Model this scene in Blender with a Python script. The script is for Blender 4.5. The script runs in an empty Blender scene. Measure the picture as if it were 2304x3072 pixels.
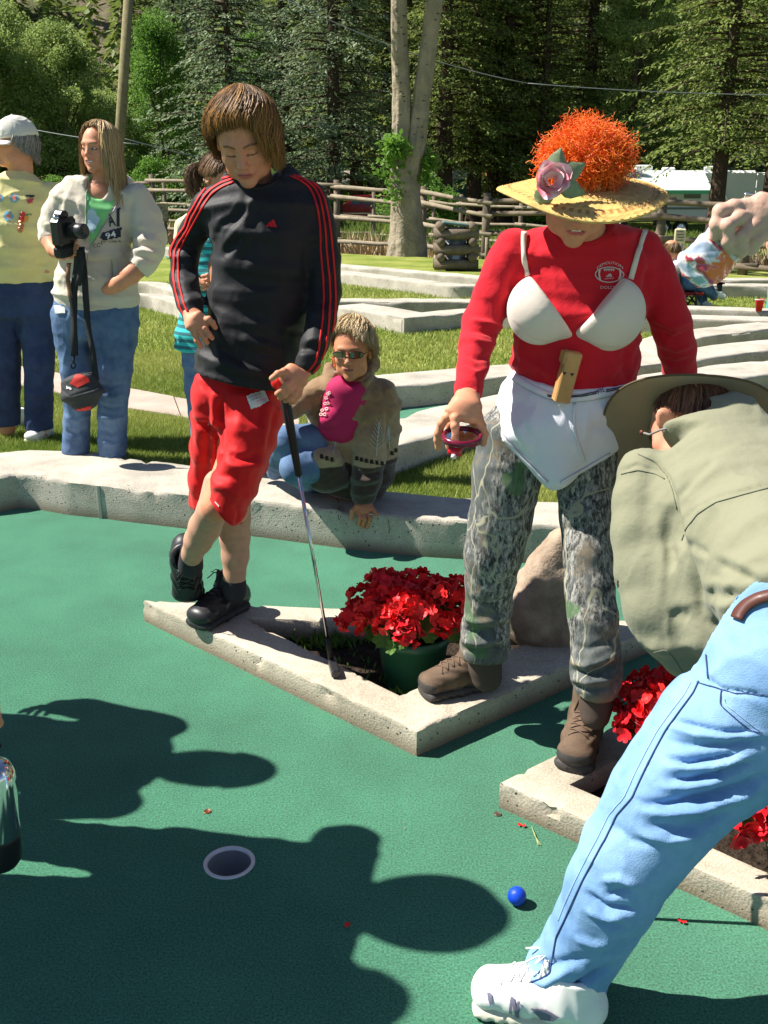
import bpy, math, random
import numpy as np
from mathutils import Vector, Matrix
from mathutils.bvhtree import BVHTree
random.seed(7)
RNG = np.random.default_rng(11)
scene = bpy.context.scene
COL = scene.collection
PITCH = math.radians(18.2)
FOC = 3030.0                      # focal length in pixels of the 2304 x 3072 frame
EYE = 1.56
CP, SP = math.cos(PITCH), math.sin(PITCH)
cam_d = bpy.data.cameras.new('camera')
cam = bpy.data.objects.new('camera', cam_d)
COL.objects.link(cam)
cam.location = (0, 0, EYE)
cam.rotation_euler = (math.pi / 2 - PITCH, 0, 0)
cam_d.sensor_fit = 'VERTICAL'
cam_d.sensor_height = 24.0
cam_d.sensor_width = 18.0
cam_d.lens = 24.0 * FOC / 3072.0
cam_d.clip_start = 0.05
cam_d.clip_end = 2000
scene.camera = cam
SUN_EL = math.radians(50)
SUN_AZ = math.radians(9)          # the sun stands to the left, this far behind the picture plane
SDIR = Vector((-math.cos(SUN_AZ) * math.cos(SUN_EL), math.sin(SUN_AZ) * math.cos(SUN_EL), math.sin(SUN_EL)))
world = bpy.data.worlds.new('World')
scene.world = world
world.use_nodes = True
wn = world.node_tree
bg = wn.nodes['Background']
sky = wn.nodes.new('ShaderNodeTexSky')
sky.sky_type = 'NISHITA'
sky.sun_disc = False
sky.sun_elevation = SUN_EL
sky.sun_rotation = math.atan2(SDIR.x, SDIR.y)
sky.altitude = 2500
wn.links.new(sky.outputs[0], bg.inputs[0])
bg.inputs[1].default_value = 0.062
sun_d = bpy.data.lights.new('sun', 'SUN')
sun_d.energy = 5.0
sun_d.angle = math.radians(0.55)
sun_d.color = (1.0, 0.95, 0.87)
sun = bpy.data.objects.new('sun', sun_d)
COL.objects.link(sun)
sun.rotation_euler = SDIR.to_track_quat('Z', 'Y').to_euler()
scene.view_settings.view_transform = 'Standard'
scene.view_settings.look = 'None'
scene.view_settings.exposure = 1.05
scene.view_settings.gamma = 1
scene.view_settings.use_curve_mapping = False
try:
	scene.cycles.max_bounces = 6
	scene.cycles.transparent_max_bounces = 8
	scene.cycles.use_denoising = True
except Exception:
	pass
def V3(*a):
	return np.array(a, dtype=float)
def ray(x, y):
	u = (x - 1152.0) / FOC
	t = (y - 1536.0) / FOC
	return V3(u, CP - t * SP, -SP - t * CP)
def P(x, y, Y):
	d = ray(x, y)
	return V3(0, 0, EYE) + d * (Y / d[1])
def G(x, y, z=0.0):
	d = ray(x, y)
	return V3(0, 0, EYE) + d * ((z - EYE) / d[2])
def D(x, y, Y):                   # the same from the coordinates of the 1659 wide view
	return P(x * 1.38879, y * 1.38879, Y)
def proj(v):                      # world points -> frame pixels
	v = np.asarray(v, dtype=float)
	rel = v - V3(0, 0, EYE)
	dz = rel[..., 1] * CP - rel[..., 2] * SP
	up = rel[..., 1] * SP + rel[..., 2] * CP
	return np.stack([1152 + FOC * rel[..., 0] / dz, 1536 - FOC * up / dz], -1)
def unit(v):
	v = np.asarray(v, dtype=float)
	return v / (np.linalg.norm(v) + 1e-12)
def _hash(ix, iy, iz, seed=0):
	n = (ix * 374761393 + iy * 668265263 + iz * 2147483647 + seed * 974711) & 0x7fffffff
	n = ((n ^ (n >> 13)) * 1274126177) & 0x7fffffff
	n = (n ^ (n >> 16)) & 0xffff
	return n / 32767.5 - 1.0
def vnoise(p, seed=0):
	p = np.asarray(p, dtype=float)
	i = np.floor(p).astype(np.int64)
	f = p - i
	f = f * f * f * (f * (f * 6 - 15) + 10)
	r = 0
	for dx in (0, 1):
		wx = f[..., 0] if dx else 1 - f[..., 0]
		for dy in (0, 1):
			wy = f[..., 1] if dy else 1 - f[..., 1]
			for dz in (0, 1):
				wz = f[..., 2] if dz else 1 - f[..., 2]
				r = r + wx * wy * wz * _hash(i[..., 0] + dx, i[..., 1] + dy, i[..., 2] + dz, seed)
	return r
def fbm(p, o=3, seed=0):
	r, a, s = 0, 1.0, 1.0
	for k in range(o):
		r = r + a * vnoise(np.asarray(p) * s, seed + k)
		a *= .5
		s *= 2.03
	return r / 1.8
def link(o, parent=None):
	COL.objects.link(o)
	if parent is not None:
		o.parent = parent
	return o
def mesh_np(name, v, f, mat=None, parent=None, smooth=True, col=None, mats=None, midx=None):
	"""v (n,3) world coordinates, f (m,3|4) index array or list of tuples"""
	me = bpy.data.meshes.new(name)
	v = np.asarray(v, dtype=np.float32)
	if isinstance(f, np.ndarray) and f.ndim == 2:
		n, k = f.shape
		me.vertices.add(len(v))
		me.vertices.foreach_set('co', v.ravel())
		me.loops.add(n * k)
		me.loops.foreach_set('vertex_index', f.astype(np.int32).ravel())
		me.polygons.add(n)
		me.polygons.foreach_set('loop_start', np.arange(0, n * k, k, dtype=np.int32))
		me.update(calc_edges=True)
	else:
		me.from_pydata(v.tolist(), [], [tuple(int(i) for i in q) for q in f])
		me.update()
	if smooth:
		me.polygons.foreach_set('use_smooth', np.ones(len(me.polygons), dtype=bool))
	if col is not None:
		a = me.color_attributes.new('Col', 'FLOAT_COLOR', 'POINT')
		c = np.ones((len(v), 4), dtype=np.float32)
		c[:, :3] = col
		a.data.foreach_set('color', c.ravel())
	for m in (mats or ([mat] if mat else [])):
		me.materials.append(m)
	if midx is not None:
		me.polygons.foreach_set('material_index', np.asarray(midx, dtype=np.int32))
	o = bpy.data.objects.new(name, me)
	link(o, parent)
	return o
def tag(o, label=None, cat=None, group=None, kind=None):
	if label: o['label'] = label
	if cat: o['category'] = cat
	if group: o['group'] = group
	if kind: o['kind'] = kind
	return o
def thing(name, label, cat, loc=(0, 0, 0), group=None):
	o = bpy.data.objects.new(name, None)
	o.empty_display_size = .1
	COL.objects.link(o)
	o.location = loc
	return tag(o, label, cat, group)
def adopt(parent, *obs):          # parts were built in world coordinates
	for o in obs:
		o.parent = parent
		o.matrix_parent_inverse = Matrix.Translation(parent.location).inverted()
	return obs[0] if obs else None
def copy_thing(src, loc, rz=0.0, scale=(1, 1, 1), label=None, group=None):
	c = src.copy()
	COL.objects.link(c)
	c.location = loc
	c.rotation_euler = (0, 0, rz)
	c.scale = scale
	if label: c['label'] = label
	if group: c['group'] = group
	for ch in src.children:
		d = ch.copy()
		COL.objects.link(d)
		d.parent = c
		for g in ch.children:
			e = g.copy()
			COL.objects.link(e)
			e.parent = d
	return c
class MB:
	"""collects simple solids into one mesh"""
	def __init__(s):
		s.v, s.f, s.n = [], [], 0
	def add(s, v, f):
		v = np.asarray(v, dtype=float)
		s.v.append(v)
		s.f += [tuple(i + s.n for i in q) for q in f]
		s.n += len(v)
		return s
	def box(s, c, size, rot=None, bev=0.0):
		c = np.asarray(c, float)
		h = np.asarray(size, float) / 2
		if bev <= 0:
			v = np.array([[x, y, z] for z in (-1, 1) for y in (-1, 1) for x in (-1, 1)]) * h
			f = [(0, 2, 3, 1), (4, 5, 7, 6), (0, 1, 5, 4), (2, 6, 7, 3), (0, 4, 6, 2), (1, 3, 7, 5)]
		else:
			b = min(bev, h.min() * .95)
			v, idx = [], {}
			for sx in (-1, 1):
				for sy in (-1, 1):
					for sz in (-1, 1):
						for a in range(3):
							q = h - b
							q = q.copy()
							q[a] = h[a]
							idx[(sx, sy, sz, a)] = len(v)
							v.append([sx * q[0], sy * q[1], sz * q[2]])
			v = np.array(v)
			f = []
			for a in range(3):
				b1, c1 = (a + 1) % 3, (a + 2) % 3
				for sg in (-1, 1):
					q = []
					for (p1, p2) in ((-1, -1), (1, -1), (1, 1), (-1, 1)):
						k = [0, 0, 0]
						k[a], k[b1], k[c1] = sg, p1, p2
						q.append(idx[(k[0], k[1], k[2], a)])
					f.append(tuple(q if sg > 0 else q[::-1]))
			for a in range(3):
				b1, c1 = (a + 1) % 3, (a + 2) % 3
				for s1 in (-1, 1):
					for s2 in (-1, 1):
						k0, k1 = [0, 0, 0], [0, 0, 0]
						k0[a], k1[a] = -1, 1
						k0[b1] = k1[b1] = s1
						k0[c1] = k1[c1] = s2
						q = [idx[(*k0, b1)], idx[(*k1, b1)], idx[(*k1, c1)], idx[(*k0, c1)]]
						f.append(tuple(q if s1 * s2 < 0 else q[::-1]))
			for sx in (-1, 1):
				for sy in (-1, 1):
					for sz in (-1, 1):
						q = [idx[(sx, sy, sz, a)] for a in range(3)]
						f.append(tuple(q if sx * sy * sz > 0 else q[::-1]))
		if rot is not None:
			v = v @ np.asarray(rot).T
		return s.add(v + c, f)
	def tube(s, pts, rad, n=8, cap=True, flat=1.0):
		pts = [np.asarray(p, float) for p in pts]
		if np.isscalar(rad): rad = [rad] * len(pts)
		v, f = [], []
		ref = None
		for i, p in enumerate(pts):
			t = unit((pts[min(i + 1, len(pts) - 1)] - pts[max(i - 1, 0)]))
			if ref is None:
				ref = unit(np.cross(t, V3(0, 0, 1) if abs(t[2]) < .9 else V3(1, 0, 0)))
			ref = unit(ref - t * np.dot(ref, t))
			b = np.cross(t, ref)
			for k in range(n):
				a = 2 * math.pi * k / n
				v.append(p + rad[i] * (math.cos(a) * ref + flat * math.sin(a) * b))
		m = len(pts)
		for i in range(m - 1):
			for k in range(n):
				k2 = (k + 1) % n
				f.append((i * n + k, i * n + k2, (i + 1) * n + k2, (i + 1) * n + k))
		if cap:
			f.append(tuple(range(n))[::-1])
			f.append(tuple((m - 1) * n + k for k in range(n)))
		return s.add(v, f)
	def lathe(s, c, prof, n=24, rot=None):
		"""prof: list of (r, z)"""
		v = []
		for r, z in prof:
			for k in range(n):
				a = 2 * math.pi * k / n
				v.append([r * math.cos(a), r * math.sin(a), z])
		v = np.array(v)
		f = []
		for i in range(len(prof) - 1):
			for k in range(n):
				k2 = (k + 1) % n
				f.append((i * n + k, i * n + k2, (i + 1) * n + k2, (i + 1) * n + k))
		if rot is not None: v = v @ np.asarray(rot).T
		return s.add(v + np.asarray(c, float), f)
	def prism(s, poly, z0, z1):
		n = len(poly)
		v = [[p[0], p[1], z0] for p in poly] + [[p[0], p[1], z1] for p in poly]
		f = [tuple(range(n))[::-1], tuple(range(n, 2 * n))]
		f += [(i, (i + 1) % n, n + (i + 1) % n, n + i) for i in range(n)]
		return s.add(v, f)
	def build(s, name, mat, parent=None, smooth=False, col=None):
		v = np.concatenate(s.v) if s.v else np.zeros((0, 3))
		o = mesh_np(name, v, s.f, mat, None, smooth, col)
		if parent is not None: adopt(parent, o)
		return o
def rotm(ax, ang):
	return np.array(Matrix.Rotation(ang, 3, Vector(ax)))
def rand_unit(r, n):
	v = r.normal(size=(n, 3))
	return v / np.linalg.norm(v, axis=1, keepdims=True)
def inside(poly, x, y):
	c = False
	n = len(poly)
	for i in range(n):
		x1, y1 = poly[i]; x2, y2 = poly[(i + 1) % n]
		if (y1 > y) != (y2 > y) and x < (x2 - x1) * (y - y1) / (y2 - y1) + x1: c = not c
	return c
def frame(fwd, up=(0, 0, 1), roll=0.0):
	"""columns: right (x), forward (y), up (z)"""
	y = unit(fwd)
	x = unit(np.cross(y, np.asarray(up, float)))
	z = np.cross(x, y)
	R = np.stack([x, y, z], 1)
	if roll: R = rotm(y, roll) @ R
	return R
class Vol:
	def __init__(s, h):
		s.h, s.p = h, []
	def _add(s, fn, c, r, op, k):
		s.p.append((fn, np.asarray(c, float), r, op, k))
		return s
	def ell(s, c, r, R=None, op='u', k=.01):
		c = np.asarray(c, float)
		r = np.asarray(r, float) if not np.isscalar(r) else np.array([r] * 3)
		mr = r.min()
		def fn(x):
			q = x - c
			if R is not None: q = q @ R
			w = np.sqrt(((q / r) ** 2).sum(-1)) + 1e-9
			w2 = np.sqrt(((q / (r * r)) ** 2).sum(-1)) + 1e-9
			return w * (w - 1) / w2
		return s._add(fn, c, r.max(), op, k)
	def cone(s, p0, p1, r0, r1, side=None, op='u', k=.01, cap=None):
		p0, p1 = np.asarray(p0, float), np.asarray(p1, float)
		if np.isscalar(r0): r0 = (r0, r0)
		if np.isscalar(r1): r1 = (r1, r1)
		w = p1 - p0
		L = np.linalg.norm(w) + 1e-9
		w = w / L
		if side is None: side = V3(1, 0, 0) if abs(w[0]) < .8 else V3(0, 1, 0)
		sd = unit(np.asarray(side, float) - w * np.dot(side, w))
		s2 = np.cross(w, sd)
		def fn(x):
			q = x - p0
			a = q @ w
			t = np.clip(a / L, 0, 1)
			e = a - t * L
			A = r0[0] + (r1[0] - r0[0]) * t
			B = r0[1] + (r1[1] - r0[1]) * t
			C = np.minimum(A, B) if cap is None else cap
			u, v = q @ sd, q @ s2
			g = np.sqrt((u / A) ** 2 + (v / B) ** 2 + (e / C) ** 2) + 1e-9
			g2 = np.sqrt((u / A / A) ** 2 + (v / B / B) ** 2 + (e / C / C) ** 2) + 1e-9
			return g * (g - 1) / g2
		return s._add(fn, (p0 + p1) / 2, L / 2 + max(max(r0), max(r1)), op, k)
	def chain(s, pts, rad, side=None, k=.01, op='u'):
		for i in range(len(pts) - 1):
			s.cone(pts[i], pts[i + 1], rad[i], rad[i + 1], side, op, k if i == 0 else min(k, .012))
		return s
	def half(s, p, n, k=.004, c=None, r=9.0):       # cut away everything on the side n points to
		p, n = np.asarray(p, float), unit(n)
		c = p if c is None else np.asarray(c, float)
		return s._add(lambda x: np.maximum(-((x - p) @ n), np.linalg.norm(x - c, axis=-1) - r), c, r, 'cut', k)
	def mesh(s):
		h = s.h
		lo = np.min([c - r for f, c, r, op, k in s.p if op == 'u'], 0) - 3 * h
		hi = np.max([c + r for f, c, r, op, k in s.p if op == 'u'], 0) + 3 * h
		n = np.ceil((hi - lo) / h).astype(int) + 1
		F = np.full(n, .06, dtype=np.float32)
		ax = [lo[i] + h * np.arange(n[i]) for i in range(3)]
		for fn, c, r, op, k in s.p:
			m = r + k + 3 * h
			a = np.maximum(np.floor((c - m - lo) / h).astype(int), 0)
			b = np.minimum(np.ceil((c + m - lo) / h).astype(int) + 1, n)
			if (b <= a).any(): continue
			g = np.stack(np.meshgrid(*[ax[i][a[i]:b[i]] for i in range(3)], indexing='ij'), -1)
			d = fn(g).astype(np.float32)
			sl = F[a[0]:b[0], a[1]:b[1], a[2]:b[2]]
			if op == 'u':
				q = np.maximum(k - np.abs(sl - d), 0) / max(k, 1e-6)
				sl[...] = np.minimum(sl, d) - q * q * k * .25
			elif op == 'cut':
				d = -d
				q = np.maximum(k - np.abs(sl - d), 0) / max(k, 1e-6)
				sl[...] = np.maximum(sl, d) + q * q * k * .25
			elif op == 's':
				d = -d
				q = np.maximum(k - np.abs(sl - d), 0) / max(k, 1e-6)
				sl[...] = np.maximum(sl, d) + q * q * k * .25
		F[0] = F[-1] = .06
		F[:, 0] = F[:, -1] = .06
		F[:, :, 0] = F[:, :, -1] = .06
		return surface_nets(F, lo, h)
def surface_nets(F, lo, h):
	n = np.array(F.shape)
	neg = F < 0
	c = n - 1
	cnt = np.zeros(c, dtype=np.int8)
	for dx in (0, 1):
		for dy in (0, 1):
			for dz in (0, 1):
				cnt += neg[dx:c[0] + dx, dy:c[1] + dy, dz:c[2] + dz]
	act = (cnt > 0) & (cnt < 8)
	ii = np.argwhere(act)
	idx = np.full(c, -1, dtype=np.int64)
	idx[act] = np.arange(len(ii))
	acc = np.zeros((len(ii), 3))
	num = np.zeros(len(ii))
	corners = [(0, 0, 0), (1, 0, 0), (0, 1, 0), (1, 1, 0), (0, 0, 1), (1, 0, 1), (0, 1, 1), (1, 1, 1)]
	edges = [(0, 1), (2, 3), (4, 5), (6, 7), (0, 2), (1, 3), (4, 6), (5, 7), (0, 4), (1, 5), (2, 6), (3, 7)]
	vals = [F[ii[:, 0] + a, ii[:, 1] + b, ii[:, 2] + d] for a, b, d in corners]
	for a, b in edges:
		va, vb = vals[a], vals[b]
		m = (va < 0) != (vb < 0)
		t = np.where(m, va / np.where(m, va - vb, 1), 0)
		pa, pb = np.array(corners[a], float), np.array(corners[b], float)
		acc += np.where(m[:, None], pa + (pb - pa) * t[:, None], 0)
		num += m
	v = (ii + acc / num[:, None]) * h + lo
	faces = []
	for axis in range(3):
		o1, o2 = (axis + 1) % 3, (axis + 2) % 3
		sl_a = [slice(0, n[0]), slice(0, n[1]), slice(0, n[2])]
		sl_a[axis] = slice(0, n[axis] - 1)
		sl_b = list(sl_a)
		sl_b[axis] = slice(1, n[axis])
		A, B = neg[tuple(sl_a)], neg[tuple(sl_b)]
		e = np.argwhere(A != B)
		e = e[(e[:, o1] > 0) & (e[:, o2] > 0) & (e[:, o1] < c[o1]) & (e[:, o2] < c[o2])]
		s = A[e[:, 0], e[:, 1], e[:, 2]]
		q = []
		for d1, d2 in ((1, 1), (0, 1), (0, 0), (1, 0)):
			g = e.copy()
			g[:, o1] -= d1
			g[:, o2] -= d2
			q.append(idx[g[:, 0], g[:, 1], g[:, 2]])
		q = np.stack(q, 1)
		q[~s] = q[~s][:, ::-1]
		faces.append(q)
	return v, np.concatenate(faces)
def vnormals(v, f):
	e1 = v[f[:, 2]] - v[f[:, 0]]
	e2 = v[f[:, 3]] - v[f[:, 1]] if f.shape[1] == 4 else v[f[:, 1]] - v[f[:, 0]]
	fn = np.cross(e1, e2) * (1 if f.shape[1] == 4 else -1)
	n = np.zeros_like(v)
	for k in range(f.shape[1]):
		for a in range(3):
			n[:, a] += np.bincount(f[:, k], fn[:, a], len(v))
	return n / (np.linalg.norm(n, axis=1, keepdims=True) + 1e-12)
def relax(v, f, it=1, lam=.5):
	for _ in range(it):
		s = np.zeros_like(v)
		w = np.zeros(len(v))
		for k in range(f.shape[1]):
			j = f[:, (k + 1) % f.shape[1]]
			for a in range(3):
				s[:, a] += np.bincount(f[:, k], v[j, a], len(v))
			w += np.bincount(f[:, k], minlength=len(v))
			for a in range(3):
				s[:, a] += np.bincount(j, v[f[:, k], a], len(v))
			w += np.bincount(j, minlength=len(v))
		v = v + lam * (s / np.maximum(w, 1)[:, None] - v)
	return v
def poly_dist(q, pts):
	"""distance of the 2d points q to a polyline, and the position along it 0..1"""
	pts = np.asarray(pts, float)
	best = np.full(len(q), 1e9)
	pos = np.zeros(len(q))
	L = np.concatenate([[0], np.cumsum(np.linalg.norm(np.diff(pts, axis=0), axis=1))])
	for i in range(len(pts) - 1):
		a, b = pts[i], pts[i + 1]
		ab = b - a
		l2 = (ab ** 2).sum() + 1e-9
		t = np.clip(((q - a) @ ab) / l2, 0, 1)
		d = np.linalg.norm(q - (a + t[:, None] * ab), axis=1)
		m = d < best
		best[m] = d[m]
		pos[m] = (L[i] + t[m] * math.sqrt(l2)) / L[-1]
	return best, pos
def fold(v, f, strokes, nz=None, seed=0):
	"""cloth folds: strokes = [(points, width, height)] seen from the front; nz = [(scale xyz, height)]"""
	n = vnormals(v, f)
	d = np.zeros(len(v))
	if strokes:
		q = proj(v)
		view = unit_rows(V3(0, 0, EYE) - v)
		face = np.clip((n * view).sum(1) * 2 + .2, 0, 1)
		for pts, w, a in strokes:
			pts = np.asarray(pts, float)
			m = (np.abs(q[:, 0] - pts[:, 0].mean()) < np.ptp(pts[:, 0]) / 2 + 3 * w) & (np.abs(q[:, 1] - pts[:, 1].mean()) < np.ptp(pts[:, 1]) / 2 + 3 * w)
			if not m.any(): continue
			dist, pos = poly_dist(q[m], pts)
			d[m] += a * np.exp(-(dist / w) ** 2) * np.clip(np.sin(np.pi * np.clip(pos * .9 + .05, 0, 1)) * 1.6, 0, 1) * face[m]
	for sc, a in (nz or []):
		x = v * np.asarray(sc, float)
		x = x + .6 * np.stack([vnoise(v * 9, 91 + seed), vnoise(v * 9, 92 + seed), vnoise(v * 9, 93 + seed)], 1)
		r = 1 - np.abs(vnoise(x, seed))
		d += a * (r * r - .45)
		seed += 5
	return v + n * d[:, None]
def unit_rows(v):
	return v / (np.linalg.norm(v, axis=1, keepdims=True) + 1e-12)
class Skin:                        # a finished surface that prints, seams and trims are laid on
	def __init__(s, v, f):
		s.v, s.f = v, f
		s.b = BVHTree.FromPolygons([Vector(p) for p in v], [tuple(q) for q in f.tolist()])
	def hit(s, x, y):
		d = ray(x, y)
		r = s.b.ray_cast(Vector((0, 0, EYE)), Vector(unit(d)))
		return (None, None) if r[0] is None else (np.array(r[0]), np.array(r[1]))
def ribbon(skin, pts, w, name, mat, parent, lift=.0015, step=8.0, thick=None):
	"""a strip w pixels wide laid along pixel points on a surface"""
	pts = np.asarray(pts, float)
	L = np.concatenate([[0], np.cumsum(np.linalg.norm(np.diff(pts, axis=0), axis=1))])
	m = max(int(L[-1] / step), 2)
	s = np.linspace(0, L[-1], m)
	c = np.stack([np.interp(s, L, pts[:, 0]), np.interp(s, L, pts[:, 1])], 1)
	for _ in range(2):
		c[1:-1] = (c[:-2] + 2 * c[1:-1] + c[2:]) / 4
	t = np.gradient(c, axis=0)
	t /= np.linalg.norm(t, axis=1, keepdims=True) + 1e-9
	nn = np.stack([-t[:, 1], t[:, 0]], 1)
	rows, prev = [], None
	for i in range(m):
		row = []
		for e in (-.5, 0, .5):
			p, n = skin.hit(*(c[i] + nn[i] * w * e))
			row.append(None if p is None else p + n * lift)
		ok = [p for p in row if p is not None]
		if len(ok) == 3 and max(np.linalg.norm(row[0] - row[1]), np.linalg.norm(row[2] - row[1])) < .03:
			rows.append(row)
		else:
			rows.append(None)
	v, f, last = [], [], None
	for row in rows:
		if row is None:
			last = None
			continue
		if last is not None and np.linalg.norm(row[1] - v[last + 1]) > .05:
			last = None
		b = len(v)
		v += row
		if last is not None:
			f += [(last, last + 1, b + 1, b), (last + 1, last + 2, b + 2, b + 1)]
		last = b
	if not f: return None
	o = mesh_np(name, v, f, mat, None, True)
	md = o.modifiers.new('thickness', 'SOLIDIFY')
	md.thickness = thick or .001
	md.offset = 0
	if parent is not None: adopt(parent, o)
	return o
def patch(skin, polys, name, mat, parent, lift=.0012):
	"""flat print: polygons given in pixels (list of point lists), laid on a surface"""
	v, f = [], []
	for poly in polys:
		idx = []
		for x, y in poly:
			p, n = skin.hit(x, y)
			if p is None: idx = []; break
			idx.append(len(v))
			v.append(p + n * lift)
		if len(idx) >= 3: f.append(tuple(idx))
	if not f: return None
	o = mesh_np(name, v, f, mat, None, False)
	if parent is not None: adopt(parent, o)
	return o
def area_on(skin, poly, name, mat, parent, lift=.002, step=4.0, col=None):
	"""a piece of cloth or print that follows the surface inside a pixel outline"""
	poly = [tuple(p) for p in poly]
	xs, ys = [p[0] for p in poly], [p[1] for p in poly]
	X = np.arange(min(xs), max(xs) + step, step); Y = np.arange(min(ys), max(ys) + step, step)
	idx, v, f = {}, [], []
	def get(i, j):
		if (i, j) not in idx:
			p, n = skin.hit(X[i], Y[j])
			idx[(i, j)] = None if p is None else len(v)
			if p is not None: v.append(p + n * lift)
		return idx[(i, j)]
	for i in range(len(X) - 1):
		for j in range(len(Y) - 1):
			if inside(poly, X[i] + step / 2, Y[j] + step / 2):
				q = [get(i, j), get(i, j + 1), get(i + 1, j + 1), get(i + 1, j)]
				if None not in q and max(np.linalg.norm(v[q[0]] - v[q[k]]) for k in (1, 2, 3)) < .06: f.append(tuple(q))
	if not f: return None
	v = np.array(v)
	o = mesh_np(name, v, f, mat, None, True, col(v) if col else None)
	if parent is not None: adopt(parent, o)
	return o
def text_on(skin, txt, p0, p1, hgt, name, mat, parent, lift=.002, bold=False, arc=0.0, extr=0.0):
	"""lettering laid on a surface from pixel p0 to pixel p1 (base line), hgt pixels high"""
	cu = bpy.data.curves.new('lettering', 'FONT')
	cu.body = txt
	cu.size = 1
	cu.resolution_u = 2
	if bold: cu.offset = .02
	o = bpy.data.objects.new('lettering', cu)
	me = bpy.data.meshes.new_from_object(o)
	v = np.array([list(q.co) for q in me.vertices])
	f = [tuple(q.vertices) for q in me.polygons]
	bpy.data.objects.remove(o)
	bpy.data.meshes.remove(me)
	if len(v) == 0: return None
	x0, x1 = v[:, 0].min(), v[:, 0].max()
	u = (v[:, 0] - x0) / (x1 - x0)
	w = v[:, 1] / .7 * hgt
	p0, p1 = np.asarray(p0, float), np.asarray(p1, float)
	t = unit(p1 - p0)
	nn = V3(t[1], -t[0], 0)[:2]
	L = np.linalg.norm(p1 - p0)
	b = p0 + (p1 - p0) * u[:, None] + nn * (w + arc * 4 * u * (1 - u))[:, None]
	out = []
	for q in b:
		p, n = skin.hit(*q)
		if p is None: return None
		out.append(p + n * lift)
	o = mesh_np(name, out, f, mat, None, False)
	if parent is not None: adopt(parent, o)
	return o
def mat(name, col, rough=.7, metal=0.0, spec=.35, noise=None, bump=None, attr=False, sheen=0.0, sss=0.0, trans=0.0, alpha=1.0, coat=0.0, col2=None, ior=1.45):
	"""noise = (scale, amount) colour variation; bump = [(kind, scale, strength, distance)]"""
	m = bpy.data.materials.new(name)
	m.use_nodes = True
	N, L = m.node_tree.nodes, m.node_tree.links
	b = N['Principled BSDF']
	b.inputs['Roughness'].default_value = rough
	b.inputs['Metallic'].default_value = metal
	b.inputs['Specular IOR Level'].default_value = spec
	b.inputs['IOR'].default_value = ior
	if sheen:
		b.inputs['Sheen Weight'].default_value = sheen
		b.inputs['Sheen Roughness'].default_value = .5
	if sss:
		b.inputs['Subsurface Weight'].default_value = sss
		b.inputs['Subsurface Radius'].default_value = (1, .35, .2)
		b.inputs['Subsurface Scale'].default_value = .008
	if trans: b.inputs['Transmission Weight'].default_value = trans
	if coat: b.inputs['Coat Weight'].default_value = coat
	if alpha < 1: b.inputs['Alpha'].default_value = alpha
	tc = N.new('ShaderNodeTexCoord')
	src = None
	if attr:
		a = N.new('ShaderNodeAttribute')
		a.attribute_name = 'Col'
		src = a.outputs['Color']
	if noise or col2:
		sc, am = noise or (6, .5)
		nt = N.new('ShaderNodeTexNoise')
		nt.inputs['Scale'].default_value = sc
		nt.inputs['Detail'].default_value = 5
		nt.inputs['Roughness'].default_value = .65
		L.new(tc.outputs['Object'], nt.inputs['Vector'])
		if col2:
			cr = N.new('ShaderNodeValToRGB')
			cr.color_ramp.elements[0].position = .35
			cr.color_ramp.elements[1].position = .65
			cr.color_ramp.elements[0].color = (*col, 1)
			cr.color_ramp.elements[1].color = (*col2, 1)
			L.new(nt.outputs['Fac'], cr.inputs['Fac'])
			src2 = cr.outputs['Color']
		else:
			mr = N.new('ShaderNodeMapRange')
			mr.inputs['From Min'].default_value = .3
			mr.inputs['From Max'].default_value = .7
			mr.inputs['To Min'].default_value = 1 - am
			mr.inputs['To Max'].default_value = 1 + am
			L.new(nt.outputs['Fac'], mr.inputs['Value'])
			mx = N.new('ShaderNodeVectorMath')
			mx.operation = 'SCALE'
			L.new(mr.outputs['Result'], mx.inputs['Scale'])
			if src is not None: L.new(src, mx.inputs[0])
			else: mx.inputs[0].default_value = col
			src2 = mx.outputs['Vector']
		src = src2
	if src is not None: L.new(src, b.inputs['Base Color'])
	else: b.inputs['Base Color'].default_value = (*col, 1)
	prev = None
	for kind, sc, st, di in (bump or []):
		if kind == 'noise':
			t = N.new('ShaderNodeTexNoise')
			t.inputs['Detail'].default_value = 4
			o = t.outputs['Fac']
		elif kind == 'wave':
			t = N.new('ShaderNodeTexWave')
			t.inputs['Distortion'].default_value = 2
			o = t.outputs['Fac']
		else:
			t = N.new('ShaderNodeTexVoronoi')
			o = t.outputs['Distance']
		t.inputs['Scale'].default_value = sc
		L.new(tc.outputs['Object'], t.inputs['Vector'])
		bp = N.new('ShaderNodeBump')
		bp.inputs['Strength'].default_value = st
		bp.inputs['Distance'].default_value = di
		L.new(o, bp.inputs['Height'])
		if prev is not None: L.new(prev, bp.inputs['Normal'])
		prev = bp.outputs['Normal']
	if prev is not None: L.new(prev, b.inputs['Normal'])
	m['principled'] = True
	return m
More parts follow.
